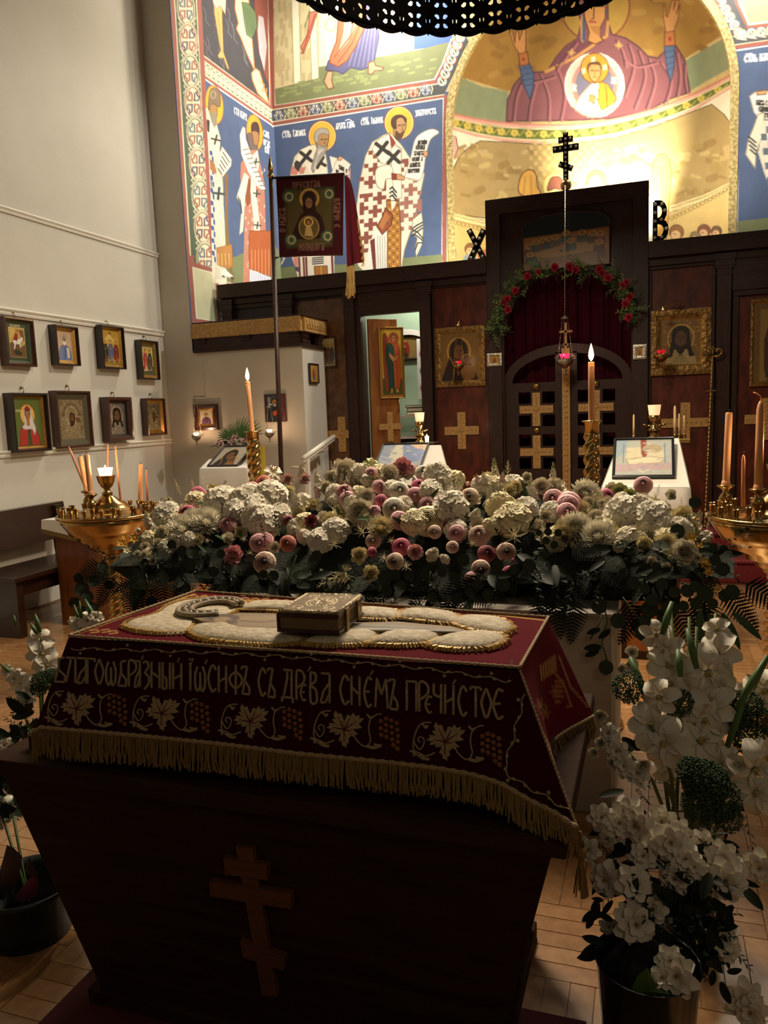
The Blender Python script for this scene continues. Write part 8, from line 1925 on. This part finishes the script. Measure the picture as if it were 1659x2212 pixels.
# dark leafy core
topx = [215, 300, 380, 470, 560, 650, 720, 800, 870, 960, 1040, 1130, 1220, 1300, 1400, 1480, 1540, 1600]
topy = [1200, 1110, 1075, 1062, 1055, 1050, 1030, 1000, 1000, 1020, 1020, 1030, 1040, 1062, 1070, 1090, 1130, 1180]
botx = [215, 300, 420, 560, 700, 900, 1100, 1250, 1400, 1500, 1600]
boty = [1235, 1235, 1240, 1262, 1285, 1290, 1275, 1265, 1262, 1262, 1262]
def depth_at(px, py):
    yt, yb_ = np.interp(px, topx, topy), np.interp(px, botx, boty); t = np.clip((yb_-py)/max(yb_-yt, 1), -.3, 1.2); return 3.02+.62*max(0, t)**1.4+.03*min(0, t)
def ap_(px, py, fwd=0.): return atY(px, py, depth_at(px, py)-fwd)
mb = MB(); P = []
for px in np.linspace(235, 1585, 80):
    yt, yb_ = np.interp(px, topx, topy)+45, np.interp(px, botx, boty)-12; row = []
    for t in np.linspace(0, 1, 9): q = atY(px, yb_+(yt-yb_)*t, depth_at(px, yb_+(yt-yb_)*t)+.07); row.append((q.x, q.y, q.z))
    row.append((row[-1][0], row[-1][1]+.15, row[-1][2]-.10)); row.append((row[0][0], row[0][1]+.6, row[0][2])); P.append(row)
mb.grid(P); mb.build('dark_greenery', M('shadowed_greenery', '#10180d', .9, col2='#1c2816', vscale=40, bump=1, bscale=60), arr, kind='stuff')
F1, F2, F3, F4 = (210, 980, 4.608), (550, 960, 4.608), (880, 960, 4.608), (1210, 1000, 4.046)
LIST = {
F1: 'hyd:white 700 620 120|hyd:white 1250 500 150|hyd:white 1500 480 150|hyd:white 1590 650 130|hyd:white 1400 590 120|hyd:cream 990 480 90|mum:mumw 850 760 150|mum:mumw 1090 690 150|mum:mumw 960 660 110|rose:white 690 500 80|rose:white 635 775 58|rose:white 610 905 78|rose:white 475 925 58|rose:white 465 1005 52|rose:white 555 1065 58|rose:white 400 1000 45|bud:white 410 760 45|bud:white 540 745 34|bud:white 330 830 34|ran:hot 895 595 85|ran:hot 1005 400 70|ran:pink 1540 360 82|ran:coral 1645 295 66|peo:pink 1350 1015 100|ran:pink 1300 705 82|ran:pink 1610 890 90|rose:cream 1150 360 72|rose:white 960 525 48|rose:white 1040 482 42|ast:cream 800 330 62|ast:cream 960 330 58|ast:cream 1550 250 62|star:cream 1520 1010 75|star:cream 1470 850 60|sto:white 1350 380 55|sto:white 500 650 62|sto:white 560 760 50|fre:yellow 370 840 52|fre:yellow 240 895 46|fre:yellow 270 830 30|fre:cream 300 960 46|ast:cream 1060 280 50|sto:white 1180 1080 10|star:cream 1100 870 50|sto:white 1280 330 50',
F2: 'lily:white 190 260 100|peo:pinkw 330 345 58|peo:pinkw 500 345 55|sto:white 470 260 62|sto:white 620 330 55|ran:coral 90 385 74|ast:white 640 260 60|ast:white 770 230 52|peo:white 900 270 130|peo:white 760 330 70|lily:green 1170 180 88|ran:pink 1160 290 66|peo:white 1340 300 100|peo:pink 1470 225 92|ran:pink 1240 420 68|ran:white 1440 465 98|ran:hot 1620 410 56|ran:pink 890 470 78|ran:pink 930 545 82|ran:pink 800 460 50|peo:white 1040 670 128|peo:white 1110 520 90|ran:hot 1260 555 58|ran:pink 1195 660 58|ran:white 1390 640 110|ran:pink 1450 755 94|ran:pink 1590 510 72|gro:pink 770 770 100|hyd:white 660 960 110|hyd:white 800 860 110|hyd:white 100 770 140|hyd:white 250 700 95|hyd:white 150 520 140|hyd:white 20 640 120|mum:cream 1260 840 120|star:cream 1080 890 112|ran:pink 90 960 92|rose:white 200 1025 66|ran:coral 330 985 78|rand:blush 100 1175 108|ran:blush 1180 960 74|peo:cream 1040 1105 82|ran:hot 1170 1070 46|ran:hot 1460 1018 88|ran:blush 1600 1065 74|rand:blush 1395 1165 84|peo:cream 1160 1285 82|ast:cream 900 1180 0|star:cream 1510 1220 95|star:cream 450 860 95|star:cream 790 1000 100|peo:deep 560 760 60|sto:white 440 600 70|sto:white 380 520 55|sto:white 870 330 52|sto:white 960 300 52|star:cream 1290 1130 80|hyd:cream 1590 780 110|ran:pink 1600 690 50|star:cream 1200 760 60|ran:deep 340 760 55|sto:pinkw 620 470 55|peo:white 700 430 70|star:cream 1350 960 70',
F3: 'hyd:white 300 330 125|hyd:white 430 640 150|hyd:white 230 470 100|sto:white 520 360 66|sto:white 500 480 75|ran:pink 30 240 54|rand:white 160 280 80|ran:hot 115 415 72|ran:pink 80 505 80|ran:pink 210 610 98|ran:cream 200 760 145|bud:pink 600 390 42|rand:blush 615 520 88|sto:white 680 700 92|stt:white 870 260 66|sto:white 770 380 72|sto:white 820 480 60|ast:cream 1000 260 80|rose:cream 1020 455 74|peo:cream 1080 420 60|hyd:cream 930 620 120|sto:white 1240 480 84|peo:white 1330 420 88|ran:pink 1450 540 95|ran:pink 1600 610 110|rose:white 1380 710 72|stt:white 1450 290 56|hyd:cream 1050 760 150|hyd:white 1180 640 100|star:cream 1080 935 155|ran:blush 715 905 104|ran:pink 490 878 78|ran:blush 270 870 66|ran:pink 390 800 56|peo:pink 80 1070 74|sto:white 260 1080 98|sto:white 360 1130 70|ran:blush 450 1020 60|ran:deep 790 1085 84|rand:blush 985 1070 92|ran:blush 730 1240 88|ran:pink 650 1345 80|ran:hot 1010 1275 66|bud:hot 1050 1150 32|mum:cream 1610 850 130|star:cream 640 990 70|sto:pinkw 700 380 60|sto:pinkw 940 360 60|peo:white 1190 330 52|ast:cream 130 230 56|ran:deep 480 760 40|hyd:cream 840 820 80',
F4: 'mum:mumw 215 270 118|hyd:white 550 460 140|hyd:white 800 500 140|hyd:white 690 420 120|hyd:white 900 570 88|mum:mumw 130 580 140|mum:mumw 330 650 140|ran:pink 80 350 100|ran:pink 60 430 84|rose:white 245 340 62|rose:white 370 355 52|ran:hot 400 290 66|ran:pink 725 190 76|peo:green 520 250 70|peo:green 600 285 60|gro:white 1090 780 112|gro:pink 735 725 84|gro:pink 925 705 94|gro:pink 1070 470 98|rose:white 640 610 76|sto:white 510 720 80|fre:yellow 1155 650 46|fre:yellow 1215 730 40|fre:yellow 1270 880 52|fre:yellow 1300 955 46|fre:yellow 1380 1100 42|fre:yellow 1180 480 36|lily:white 1290 610 58|bud:white 1260 680 46|rose:white 970 280 56|ast:white 850 260 62|ast:white 930 330 56|ast:white 1060 370 60|sto:white 820 900 50|rose:white 930 920 60|rose:white 800 860 50|sto:white 810 1010 44|mum:cream 30 620 90|peo:white 450 220 50|bud:green 960 825 40|rose:white 1200 830 46|star:cream 1150 330 50'}
for (ox, oy, s), txt in LIST.items():
    for it in txt.split('|'):
        k, x, y, r = it.split(); x, y, r = float(x), float(y), float(r)
        if r < 20: continue
        px, py = ox+x/s, oy+y/s; ty = k.split(':')[0]; p = ap_(px, py, .05); rr = r/s/FPX*project_depth(p)
        if ty in ('sto', 'stt', 'ast'):
            yt = np.interp(px, topx, topy); upness = 1.2 if py < yt+45 else .35
            n_ = toward(p, upness*1.4, .3) if upness < 1 else Vector((fr.uniform(-.25, .25), fr.uniform(-.5, -.1), 1)).normalized()
            q = p-n_*rr*(1.0 if ty != 'ast' else .8); bloom(arr, k, q, rr*1.0, n_)
        else:
            up_v = .75 if ty in ('hyd', 'mum', 'lily') else .4
            bloom(arr, k, p, rr*(1.12 if ty in ('hyd', 'mum', 'peo') else 1.08), None, up_=up_v, jit=.3)
# the pale mass between the named blooms
for k in range(300):
    px = fr.uniform(320, 1510); yt = float(np.interp(px, topx, topy)); span_ = 125 if 650 < px < 1250 else 95; py = yt+8+fr.random()*span_
    p = ap_(px, py, .0); ty = fr.choice(['sto:white', 'peo:white', 'hyd:white', 'sto:white', 'peo:cream', 'hyd:cream', 'sto:pinkw', 'ast:cream'])
    if ty[:3] in ('sto', 'ast'): n_ = toward(p, .9, .6); bloom(arr, ty, p-n_*.02, fr.uniform(.015, .022), n_)
    else: bloom(arr, ty, p, fr.uniform(.032, .05), None, up_=.7, jit=.6)
# the large drooping plume, centre front
p = atY(745, 1235, 2.98)
for a in (-62, -40, -18, 4, 26): 
    d = Vector((math.sin(math.radians(a)), -.35, -math.cos(math.radians(a)))); bloom(arr, 'ast:cream', p, .062, d.normalized())
# greenery
band = []
for k in range(210):
    px = fr.uniform(240, 1590); yb_ = np.interp(px, botx, boty); py = yb_-fr.uniform(-16, 62)-(30 if px > 1000 and fr.random() < .6 else 0); p = ap_(px, py, .03+fr.uniform(0, .05)); ty = fr.choice(['fern', 'fern', 'spr', 'spr', 'rus', 'longd'])
    d = Vector((fr.uniform(-.8, .8), -.5, fr.uniform(-1.1, .15))); leafp(arr, ty, p, d, {'fern': .06, 'spr': .055, 'rus': .05, 'longd': .05}[ty]*fr.uniform(.8, 1.3))
for k in range(70):
    px = fr.uniform(300, 1500); yt = np.interp(px, topx, topy); py = yt+fr.uniform(20, 150); p = ap_(px, py, .03); leafp(arr, fr.choice(['sprm', 'long', 'spr']), p, Vector((fr.uniform(-.8, .8), -.3, fr.uniform(-.1, 1))), fr.uniform(.03, .05))
for k in range(26):
    px = fr.uniform(300, 1560); yt = np.interp(px, topx, topy); p = ap_(px, yt+22); bloom(arr, fr.choice(['ast:white', 'stt:white', 'ast:cream']), p, fr.uniform(.016, .024), Vector((fr.uniform(-.35, .35), fr.uniform(-.3, .2), 1)).normalized())
def eleaf(px, py, rpx, ang=None, y=None, k='euc', w=None):
    p = atY(px, py, y) if y else ap_(px, py, .10); r = rpx/FPX*project_depth(p); a = math.radians(ang if ang is not None else fr.uniform(-160, -20)); d = Vector((math.cos(a), -.15, math.sin(a))); leafp(arr, k, p-d*r*1.0, d, r, toward(p, .25, .35 if w is None else w))
for (o, lst) in ((F1, [(745, 905, 52), (850, 970, 62), (945, 985, 66), (930, 1100, 66), (1160, 1170, 60), (1085, 1045, 50), (1230, 1000, 48)]), (F2, [(1300, 1330, 82), (1450, 1415, 66), (1320, 1450, 66), (620, 1110, 60), (1400, 1300, 60), (1540, 1300, 62), (190, 1310, 60), (90, 1290, 50)]),
                 (F3, [(1210, 1210, 76), (960, 1400, 72), (350, 1270, 56), (190, 1300, 66), (900, 1210, 64), (560, 1150, 70), (1060, 1250, 56), (250, 1520, 60), (480, 1540, 58), (700, 1400, 60), (800, 1490, 60), (1400, 870, 42), (1500, 880, 40), (1310, 880, 34), (1380, 960, 44), (1570, 940, 40), (1460, 1000, 44), (1370, 1100, 46), (470, 1330, 62), (620, 1470, 48)]),
                 (F4, [(1110, 1120, 62), (1265, 1145, 76), (960, 1275, 82), (1020, 600, 72), (1180, 345, 56), (740, 1100, 52), (890, 1060, 60), (1350, 850, 52), (1420, 930, 66), (1500, 1130, 72), (1440, 1160, 60), (1180, 1080, 56), (1000, 1130, 56), (640, 1050, 62), (840, 910, 46), (1340, 740, 42), (1430, 760, 44), (1190, 1230, 60), (1330, 1230, 52), (1080, 1250, 50), (800, 1200, 56), (560, 960, 50)])):
    for x, y, r in lst: eleaf(o[0]+x/o[2], o[1]+y/o[2], r/o[2])
# trailing eucalyptus right of centre (enlargement 1180, 1240, x5.53) and left
H = lambda x, y: (1180+x/5.53, 1240+y/5.53)
for x, y, r, a, k in ((630, 385, 100, -95, 'euc'), (860, 560, 100, -60, 'euc'), (1145, 700, 100, -100, 'euc'), (710, 1115, 95, -90, 'euc'), (560, 685, 85, -160, 'rus'), (550, 880, 105, 185, 'rus'), (690, 720, 90, -140, 'rus'), (1075, 600, 95, 60, 'rus'), (540, 950, 90, -155, 'rus'), (1240, 420, 110, -80, 'euc'), (1420, 500, 110, -90, 'euc'), (1180, 560, 80, -70, 'euc')):
    eleaf(*H(x, y), r/5.53, a, 2.95, k, .2)
for x, y, r in ((0, 1395/4.608*0, 0),):
    pass
for px, py, r in ((176, 1272, 17), (190, 1290, 14), (205, 1255, 16), (160, 1300, 13), (303, 1283, 14), (328, 1302, 14), (180, 1320, 14), (222, 1225, 13), (198, 1315, 15), (170, 1248, 12), (236, 1262, 12)): eleaf(px, py, r, None, 3.0, 'euc', .3)
for pts in ([(1300, 1290), (1312, 1340), (1300, 1390), (1311, 1425)], [(1300, 1330), (1290, 1358), (1275, 1380)], [(1345, 1290), (1385, 1345)], [(300, 1240), (305, 1270)], [(315, 1240), (326, 1290)], [(1390, 1290), (1410, 1330)], [(640, 1200), (620, 1260), (600, 1290)], [(930, 1235), (920, 1280)]):
    mb = MB(); mb.tube([atY(x, y, 2.97) for x, y in pts], .003, 5); mb.build('stem', stem_m, arr)
for px, py, a in ((1243, 1285, -95), (1345, 1290, -60), (1395, 1300, -120), (1430, 1320, -90), (285, 1255, -70), (320, 1250, -95), (405, 1265, -130), (440, 1268, -110), (1455, 1310, -60), (1560, 1270, -50), (1600, 1255, -30), (1195, 1275, -80), (250, 1240, -120), (1500, 1290, -70), (1530, 1285, -95), (1180, 1262, -100), (345, 1240, -80), (300, 1230, -95), (225, 1215, -150)):
    p = atY(px, py, 3.0); a = math.radians(a); leafp(arr, 'fern', p, Vector((math.cos(a), -.2, math.sin(a))), .085, toward(p, .2, .2))
for px, py, a, L in ((215, 1190, 160, .05), (560, 1120, 0, .02), (1620, 1135, 25, .05), (1600, 1160, 10, .04), (1590, 1180, -5, .045), (240, 1205, -170, .05)): p = atY(px, py, 3.1); a = math.radians(a); leafp(arr, 'spr', p-Vector((math.cos(a), 0, math.sin(a)))*.05, Vector((math.cos(a), 0, math.sin(a))), L)

# ---------------------------------------------------------------- garland over the holy doors
ga = thing('garland', 'garland of green leaves and red carnations arched over the holy doors', 'garland', (xc, YI-.1, 2.3))
gp = smooth_curve([tuple(atY(x, y, YI-.12)) for x, y in ((1072, 722), (1080, 680), (1092, 650), (1112, 624), (1140, 603), (1180, 589), (1225, 583), (1270, 586), (1310, 596), (1340, 616), (1362, 640), (1368, 668), (1368, 695))], 8)
mb = MB(); mb.tube(gp, .022, 7); mb.build('core', green_dark, ga)
n = len(gp)
for k in range(210):
    i = fr.uniform(0, n-1.01); p = Vector(gp[int(i)]).lerp(Vector(gp[int(i)+1]), i % 1); t = Vector(gp[min(n-1, int(i)+1)])-Vector(gp[int(i)]); d = t.normalized()*fr.choice((-1, 1))*.7+Vector((fr.uniform(-1, 1), fr.uniform(-.5, -.1), fr.uniform(-1, 1))); p = p+Vector((fr.uniform(-.04, .04), fr.uniform(-.05, 0), fr.uniform(-.04, .04)))
    leafp(ga, fr.choice(['sprm', 'gars', 'gars']), p, d, fr.uniform(.045, .075), Vector((fr.uniform(-.5, .5), -1, fr.uniform(0, .6))))
for x, y in ((858, 920), (962, 915), (1005, 940), (740, 955), (660, 985), (575, 1088), (515, 1148), (490, 1168), (522, 1222), (1175, 930), (1195, 960), (1240, 995), (1345, 1050), (1395, 1130), (1365, 1182), (1388, 1280), (1372, 1025)):
    p = atY(940+x/3.318, 300+y/3.318, YI-.20); bloom(ga, 'peo:red', p, .042 if (x, y) not in ((740, 955), (1372, 1025)) else .03, Vector((fr.uniform(-.3, .3), -1, .15)).normalized())
# palm and statice behind the left shrine table
sf = thing('palm_bouquet', 'dark bouquet with palm leaves and small purple flowers on the left shrine table', 'flowers', (-3.6, 6.8, 1.3))
c0 = atY(512, 950, 6.8)
for a, L in ((100, .16), (75, .2), (60, .22), (125, .15), (45, .2), (30, .24), (150, .16), (165, .18)):
    for b in (-12, -6, 0, 6, 12): d = Vector((math.cos(math.radians(a+b*1.5)), -.1, math.sin(math.radians(a+b*1.5)))); leafp(sf, 'blade', c0+Vector((math.cos(math.radians(a))*.06, 0, .02)), d, L*.5, Vector((0, -1, .3)))
mb = MB()
for k in range(60): mb.ball(c0+Vector((fr.uniform(-.22, .16), fr.uniform(-.05, .05), fr.uniform(-.08, .03))), fr.uniform(.008, .016), 5, 4)
mb.build('statice', M('dusky_purple', '#3c2a34', .8, col2='#6a5666', vscale=40), sf, kind='stuff')
for k in range(26): leafp(sf, fr.choice(['spr', 'rus']), c0+Vector((fr.uniform(-.24, .2), fr.uniform(-.04, .04), fr.uniform(-.1, 0))), Vector((fr.uniform(-1, 1), -.3, fr.uniform(-.2, .6))), .035)
for x, y in ((505, 945), (470, 958), (525, 952)): bloom(sf, 'rose:pinkw', atY(x, y, 6.72), .028)

# ---------------------------------------------------------------- bouquets on the floor, right
def vase(x, y, r, h, name, label, mt, water=True):
    t = thing(name, label, 'vase', (x, y, 0)); mb = MB(); mb.lathe([(r*.8, 0), (r*.82, .01), (r, h), (r*1.04, h+.004), (r*.97, h), (r*.78, .02), (.001, .015)], (x, y, 0), 32); mb.build('body', mt, t); return t
J = lambda x, y: (1200+x/2.425, 1300+y/2.425)
gls = M('clear_glass', '#e8f0ec', .03, trans=1)
vase(.12, 2.38, .10, .32, 'glass_vase', 'clear glass vase holding the white gladioli on the floor', gls)
gb = thing('gladiolus_bouquet', 'tall bouquet of white gladioli and green umbels in a glass vase at right', 'flowers', (.12, 2.38, .1))
for x, y, r, yy in ((540, 180, 66, 2.5), (560, 260, 84, 2.48), (600, 335, 96, 2.46), (610, 430, 84, 2.44), (500, 640, 98, 2.3), (560, 750, 104, 2.28), (530, 500, 78, 2.33), (830, 265, 96, 2.5), (810, 385, 112, 2.46), (800, 545, 100, 2.42), (790, 630, 108, 2.4), (780, 725, 112, 2.38), (850, 855, 96, 2.36), (860, 460, 80, 2.46), (900, 940, 70, 2.3), (730, 640, 80, 2.4), (600, 880, 70, 2.34), (1085, 470, 90, 2.6), (1010, 930, 84, 2.3), (1060, 900, 112, 2.28), (1050, 1010, 96, 2.26), (1100, 820, 90, 2.3), (840, 140, 56, 2.55), (1000, 470, 46, 2.7), (700, 430, 60, 2.48)):
    p = atY(*J(x, y), yy); bloom(gb, 'glad', p, r/2.425/FPX*project_depth(p)*1.12, None, up_=.35, jit=.45)
for x, y, r, yy in ((235, 600, 46, 2.32), (280, 690, 55, 2.3), (240, 740, 40, 2.3), (320, 780, 60, 2.28), (360, 860, 62, 2.27), (430, 900, 60, 2.26), (300, 840, 44, 2.28), (460, 860, 44, 2.26), (200, 790, 36, 2.3), (400, 260, 40, 2.6), (400, 330, 44, 2.55), (350, 350, 36, 2.55), (660, 300, 46, 2.5), (640, 700, 50, 2.4), (960, 850, 44, 2.3)):
    p = atY(*J(x, y), yy); bloom(gb, 'aza' if r > 50 else 'rose:white', p, r/2.425/FPX*project_depth(p), None, jit=.5)
for x, y, r, yy in ((385, 450, 78, 2.4), (650, 530, 66, 2.42), (790, 950, 110, 2.2), (860, 1040, 100, 2.18), (760, 1060, 90, 2.18), (720, 900, 80, 2.2), (1000, 550, 80, 2.5), (950, 600, 60, 2.45), (1060, 620, 70, 2.5), (1030, 730, 86, 2.45), (900, 1130, 70, 2.17)):
    p = atY(*J(x, y), yy); bloom(gb, 'umb', p, r/2.425/FPX*project_depth(p), None, up_=.8, jit=.3)
base = Vector((.12, 2.38, .30))
for tip, yy in (((560, 130), 2.55), ((700, 80), 2.55), ((600, 20), 2.6), ((840, 60), 2.6), ((385, 290), 2.5), ((640, 520), 2.4), ((1110, 300), 2.6), ((380, 460), 2.4), ((1000, 560), 2.5), ((800, 980), 2.2), ((500, 640), 2.3), ((300, 700), 2.3), ((1060, 900), 2.3), ((740, 130), 2.52)):
    q = atY(*J(*tip), yy); mb = MB(); mb.tube([base+Vector((fr.uniform(-.05, .05), fr.uniform(-.05, .05), -.2)), base.lerp(q, .5)+Vector((0, 0, .02)), q], [.006, .006, .005], 6); mb.build('stem', M('gladiolus_stem', '#5c6b34', .5), gb)
for (x, y, x2, y2) in ((610, 0, 560, 170), (690, 140, 740, 350), (390, 290, 470, 480), (1113, 280, 950, 560), (1000, 470, 900, 760), (640, 250, 655, 390)):
    a, b = atY(*J(x, y), 2.45), atY(*J(x2, y2), 2.4); mb = MB(); m_ = a.lerp(b, .5); mb.tube([a, m_, b], [.006, .012, .008], 7); mb.build('bud_stem', M('gladiolus_leaf', '#4a6a34', .5), gb)
for (x, y, a, L) in ((800, 60, -75, .10), (780, 100, -100, .07), (870, 60, -60, .11), (930, 60, -40, .10), (760, 40, -95, .09)): p = atY(*J(x, y), 2.7); a = math.radians(a); leafp(gb, 'long', p, Vector((math.cos(a), -.2, math.sin(a))), L*.6)
for k in range(60):
    x, y = fr.uniform(330, 1000), fr.uniform(560, 1180); p = atY(*J(x, y), 2.46+fr.uniform(-.02, .1)); leafp(gb, fr.choice(['spr', 'longd', 'rus', 'blade']), p, Vector((fr.uniform(-.6, .6), -.2, fr.uniform(-.3, 1))), fr.uniform(.03, .05))
# potted white azalea in front
vase(.0, 1.78, .118, .30, 'dark_pot', 'dark green pot in the lower right corner', M('dark_green_pot', '#0d1410', .3, coat=.3))
az = thing('potted_azalea', 'white azalea-like plant spilling over the dark pot at lower right', 'plant', (0, 1.78, .3))
for x, y, r, yy in ((370, 1110, 82, 1.95), (330, 1160, 66, 1.93), (420, 1170, 78, 1.92), (240, 1130, 62, 1.98), (560, 1150, 66, 1.98), (540, 1240, 74, 1.92), (600, 1260, 84, 1.9), (650, 1200, 56, 1.95), (680, 1350, 78, 1.88), (730, 1390, 60, 1.87), (460, 1330, 64, 1.9), (770, 1265, 60, 1.98), (870, 1340, 74, 1.9), (930, 1400, 60, 1.9), (890, 1460, 96, 1.86), (265, 1455, 86, 1.86), (420, 1480, 88, 1.84), (630, 1450, 68, 1.86), (420, 1690, 98, 1.8), (510, 1610, 66, 1.83), (380, 1640, 56, 1.82), (170, 1300, 58, 1.92), (1070, 1390, 80, 1.95), (640, 1960, 92, 1.7), (600, 1880, 66, 1.72), (560, 1970, 60, 1.7), (880, 1760, 74, 1.85), (900, 1830, 52, 1.85), (990, 2090, 96, 1.9), (1020, 2150, 80, 1.88), (270, 1240, 44, 1.98), (280, 1700, 44, 1.85)):
    p = atY(*J(x, y), yy); bloom(az, 'aza', p, r/2.425/FPX*project_depth(p)*1.12, None, up_=.4, jit=.5)
for k in range(150):
    x, y = fr.uniform(190, 980), fr.uniform(1180, 1960)
    if abs(x-560) > 420-(abs(y-1500)*.25): continue
    p = atY(*J(x, y), 1.98+fr.uniform(-.03, .08)-(y-1200)*.00022); leafp(az, fr.choice(['rus', 'rus', 'spr', 'longd']), p, Vector((fr.uniform(-1, 1), -.4, fr.uniform(-.9, .7))), fr.uniform(.018, .034))
for x, y, r, a in ((220, 1560, 60, -100), (230, 1840, 62, 200), (250, 1780, 56, 170), (300, 1670, 46, 150), (820, 1720, 56, -60), (870, 1990, 60, -70), (830, 1930, 44, -100), (900, 1940, 40, 30), (900, 1600, 56, -80), (760, 1700, 50, -90), (200, 1650, 40, -120)):
    p = atY(*J(x, y), 1.8); leafp(az, 'rus', p, Vector((math.cos(math.radians(a)), -.2, math.sin(math.radians(a)))), r/2.425/FPX*project_depth(p), toward(p, .2, .3))
for k in range(170):
    x, y = fr.uniform(400, 860), fr.uniform(1420, 1880); p = atY(*J(x, y), 1.86+fr.uniform(-.02, .06)); leafp(az, fr.choice(['rus', 'spr', 'rus']), p, Vector((fr.uniform(-1, 1), -.4, fr.uniform(-.8, .6))), fr.uniform(.02, .036))
mb = MB(); mb.lathe([(.09, 0), (.108, .0), (.06, .05), (.01, .07)], (0, 1.78, .27), 16); mb.build('soil', M('soil', '#0c0906', .95), az)
mb = MB(); q = [atY(*J(x, y), 1.69) for x, y in ((430, 1960), (480, 1915), (520, 1990), (560, 2030), (620, 2060), (540, 2100), (400, 2090), (380, 2060))]; mb.add(q+[sum(q, Vector())/8+Vector((0, -.01, 0))], [(i, (i+1) % 8, 8) for i in range(8)]); mb.build('green_wrap', M('bright_leaf', '#2f4a14', .5, col2='#4a6a1e', vscale=20), az)
# ---------------------------------------------------------------- bouquets on the floor, left
t = thing('flower_bucket', 'dark green bucket on the floor at the lower left', 'bucket', (-1.84, 1.78, 0)); bx, by, bh = -1.87, 1.80, .17
mb = MB(); mb.lathe([(.125, 0), (.128, .01), (.142, bh-.02), (.152, bh-.015), (.154, bh), (.146, bh+.002), (.136, bh-.03), (.13, .02), (.001, .015)], (bx, by, 0), 32); mb.build('body', M('bucket_plastic', '#131f1c', .5), t)
lb = thing('left_bouquet', 'bouquet of white flowers with burgundy leaves in the dark bucket at left', 'flowers', (bx, by, bh))
for pts, cc in ((((0, 1880), (15, 1825), (30, 1832), (48, 1850), (40, 1900), (20, 1935), (-10, 1950)), '#3c2420'), (((30, 1940), (60, 1900), (80, 1890), (84, 1910), (80, 1935), (50, 1950)), '#6a1428'), (((-40, 1930), (-20, 1850), (5, 1900), (10, 1945)), '#2c1a16'), (((55, 1880), (62, 1850), (82, 1890), (80, 1900)), '#4a2c28')):
    q = [atY(x, y, 1.74) for x, y in pts]; n = len(q); c_ = sum(q, Vector())/n+Vector((0, -.02, 0)); mb = MB(); mb.add(q+[c_], [(i, (i+1) % n, n) for i in range(n)], True); mb.build('burgundy_leaf', M('burgundy_leaf_'+cc[1:], cc, .6, var=.3, vscale=20), lb)
K = lambda x, y: (x/2.507, 1330+y/2.507)
for x, y, r, yy in ((205, 130, 62, 2.5), (235, 210, 72, 2.48), (260, 270, 56, 2.46), (70, 320, 44, 2.45), (110, 360, 52, 2.42), (150, 410, 50, 2.42), (40, 300, 36, 2.46), (150, 470, 40, 2.4), (10, 740, 56, 2.1), (30, 700, 40, 2.1), (0, 1040, 60, 1.9), (30, 1080, 44, 1.9), (80, 340, 40, 2.4), (130, 440, 40, 2.4), (-20, 1130, 40, 1.9), (470, 20, 50, 2.6), (430, 50, 46, 2.6), (400, 30, 30, 2.62), (520, 10, 40, 2.6), (250, 330, 40, 2.45)):
    p = atY(*K(x, y), yy); bloom(lb, 'glad' if r > 46 else 'aza', p, r/2.507/FPX*project_depth(p), None, jit=.5)
for (x, y, x2, y2, yy, w_) in ((190, -10, 215, 90, 2.5, .012), (165, 40, 200, 100, 2.5, .008), (0, 260, 60, 310, 2.45, .008), (400, -60, 440, 60, 2.6, .008), (430, -80, 445, 60, 2.6, .008), (460, -90, 520, 40, 2.62, .013), (75, -2, 80, 50, 2.6, .008)):
    a, b = atY(*K(x, y), yy), atY(*K(x2, y2), yy); mb = MB(); mb.tube([a, a.lerp(b, .5), b], [.003, w_, w_*.7], 7); mb.build('bud_stem', M('gladiolus_leaf', '#4a6a34', .5), lb)
for x, y, r, yy in ((230, 360, 56, 2.4), (270, 330, 40, 2.42), (210, 400, 40, 2.38)): p = atY(*K(x, y), yy); bloom(lb, 'umb', p, r/2.507/FPX*project_depth(p), None, up_=.8)
for k in range(90):
    t_ = fr.random(); x, y = 190-170*t_+fr.uniform(-70, 60), 480+640*t_+fr.uniform(-60, 60)
    if x > 210-(y-480)*.19: x -= 60
    p = atY(*K(x, y), 2.35-.5*t_); leafp(lb, fr.choice(['spr', 'rus', 'sprm', 'rus']), p, Vector((fr.uniform(-1, 1), -.3, fr.uniform(-.6, .8))), fr.uniform(.03, .05))
for tip, yy in (((205, 130), 2.5), ((70, 320), 2.44), ((230, 370), 2.4), ((10, 740), 2.1), ((0, 1040), 1.9), ((180, 560), 2.3), ((430, 50), 2.6)):
    q = atY(*K(*tip), yy); mb = MB(); b0 = Vector((bx, by, .1)) if yy < 2.2 else Vector((-2.45, 2.5, .1)); mb.tube([b0, b0.lerp(q, .5), q], .005, 5); mb.build('stem', stem_m, lb)
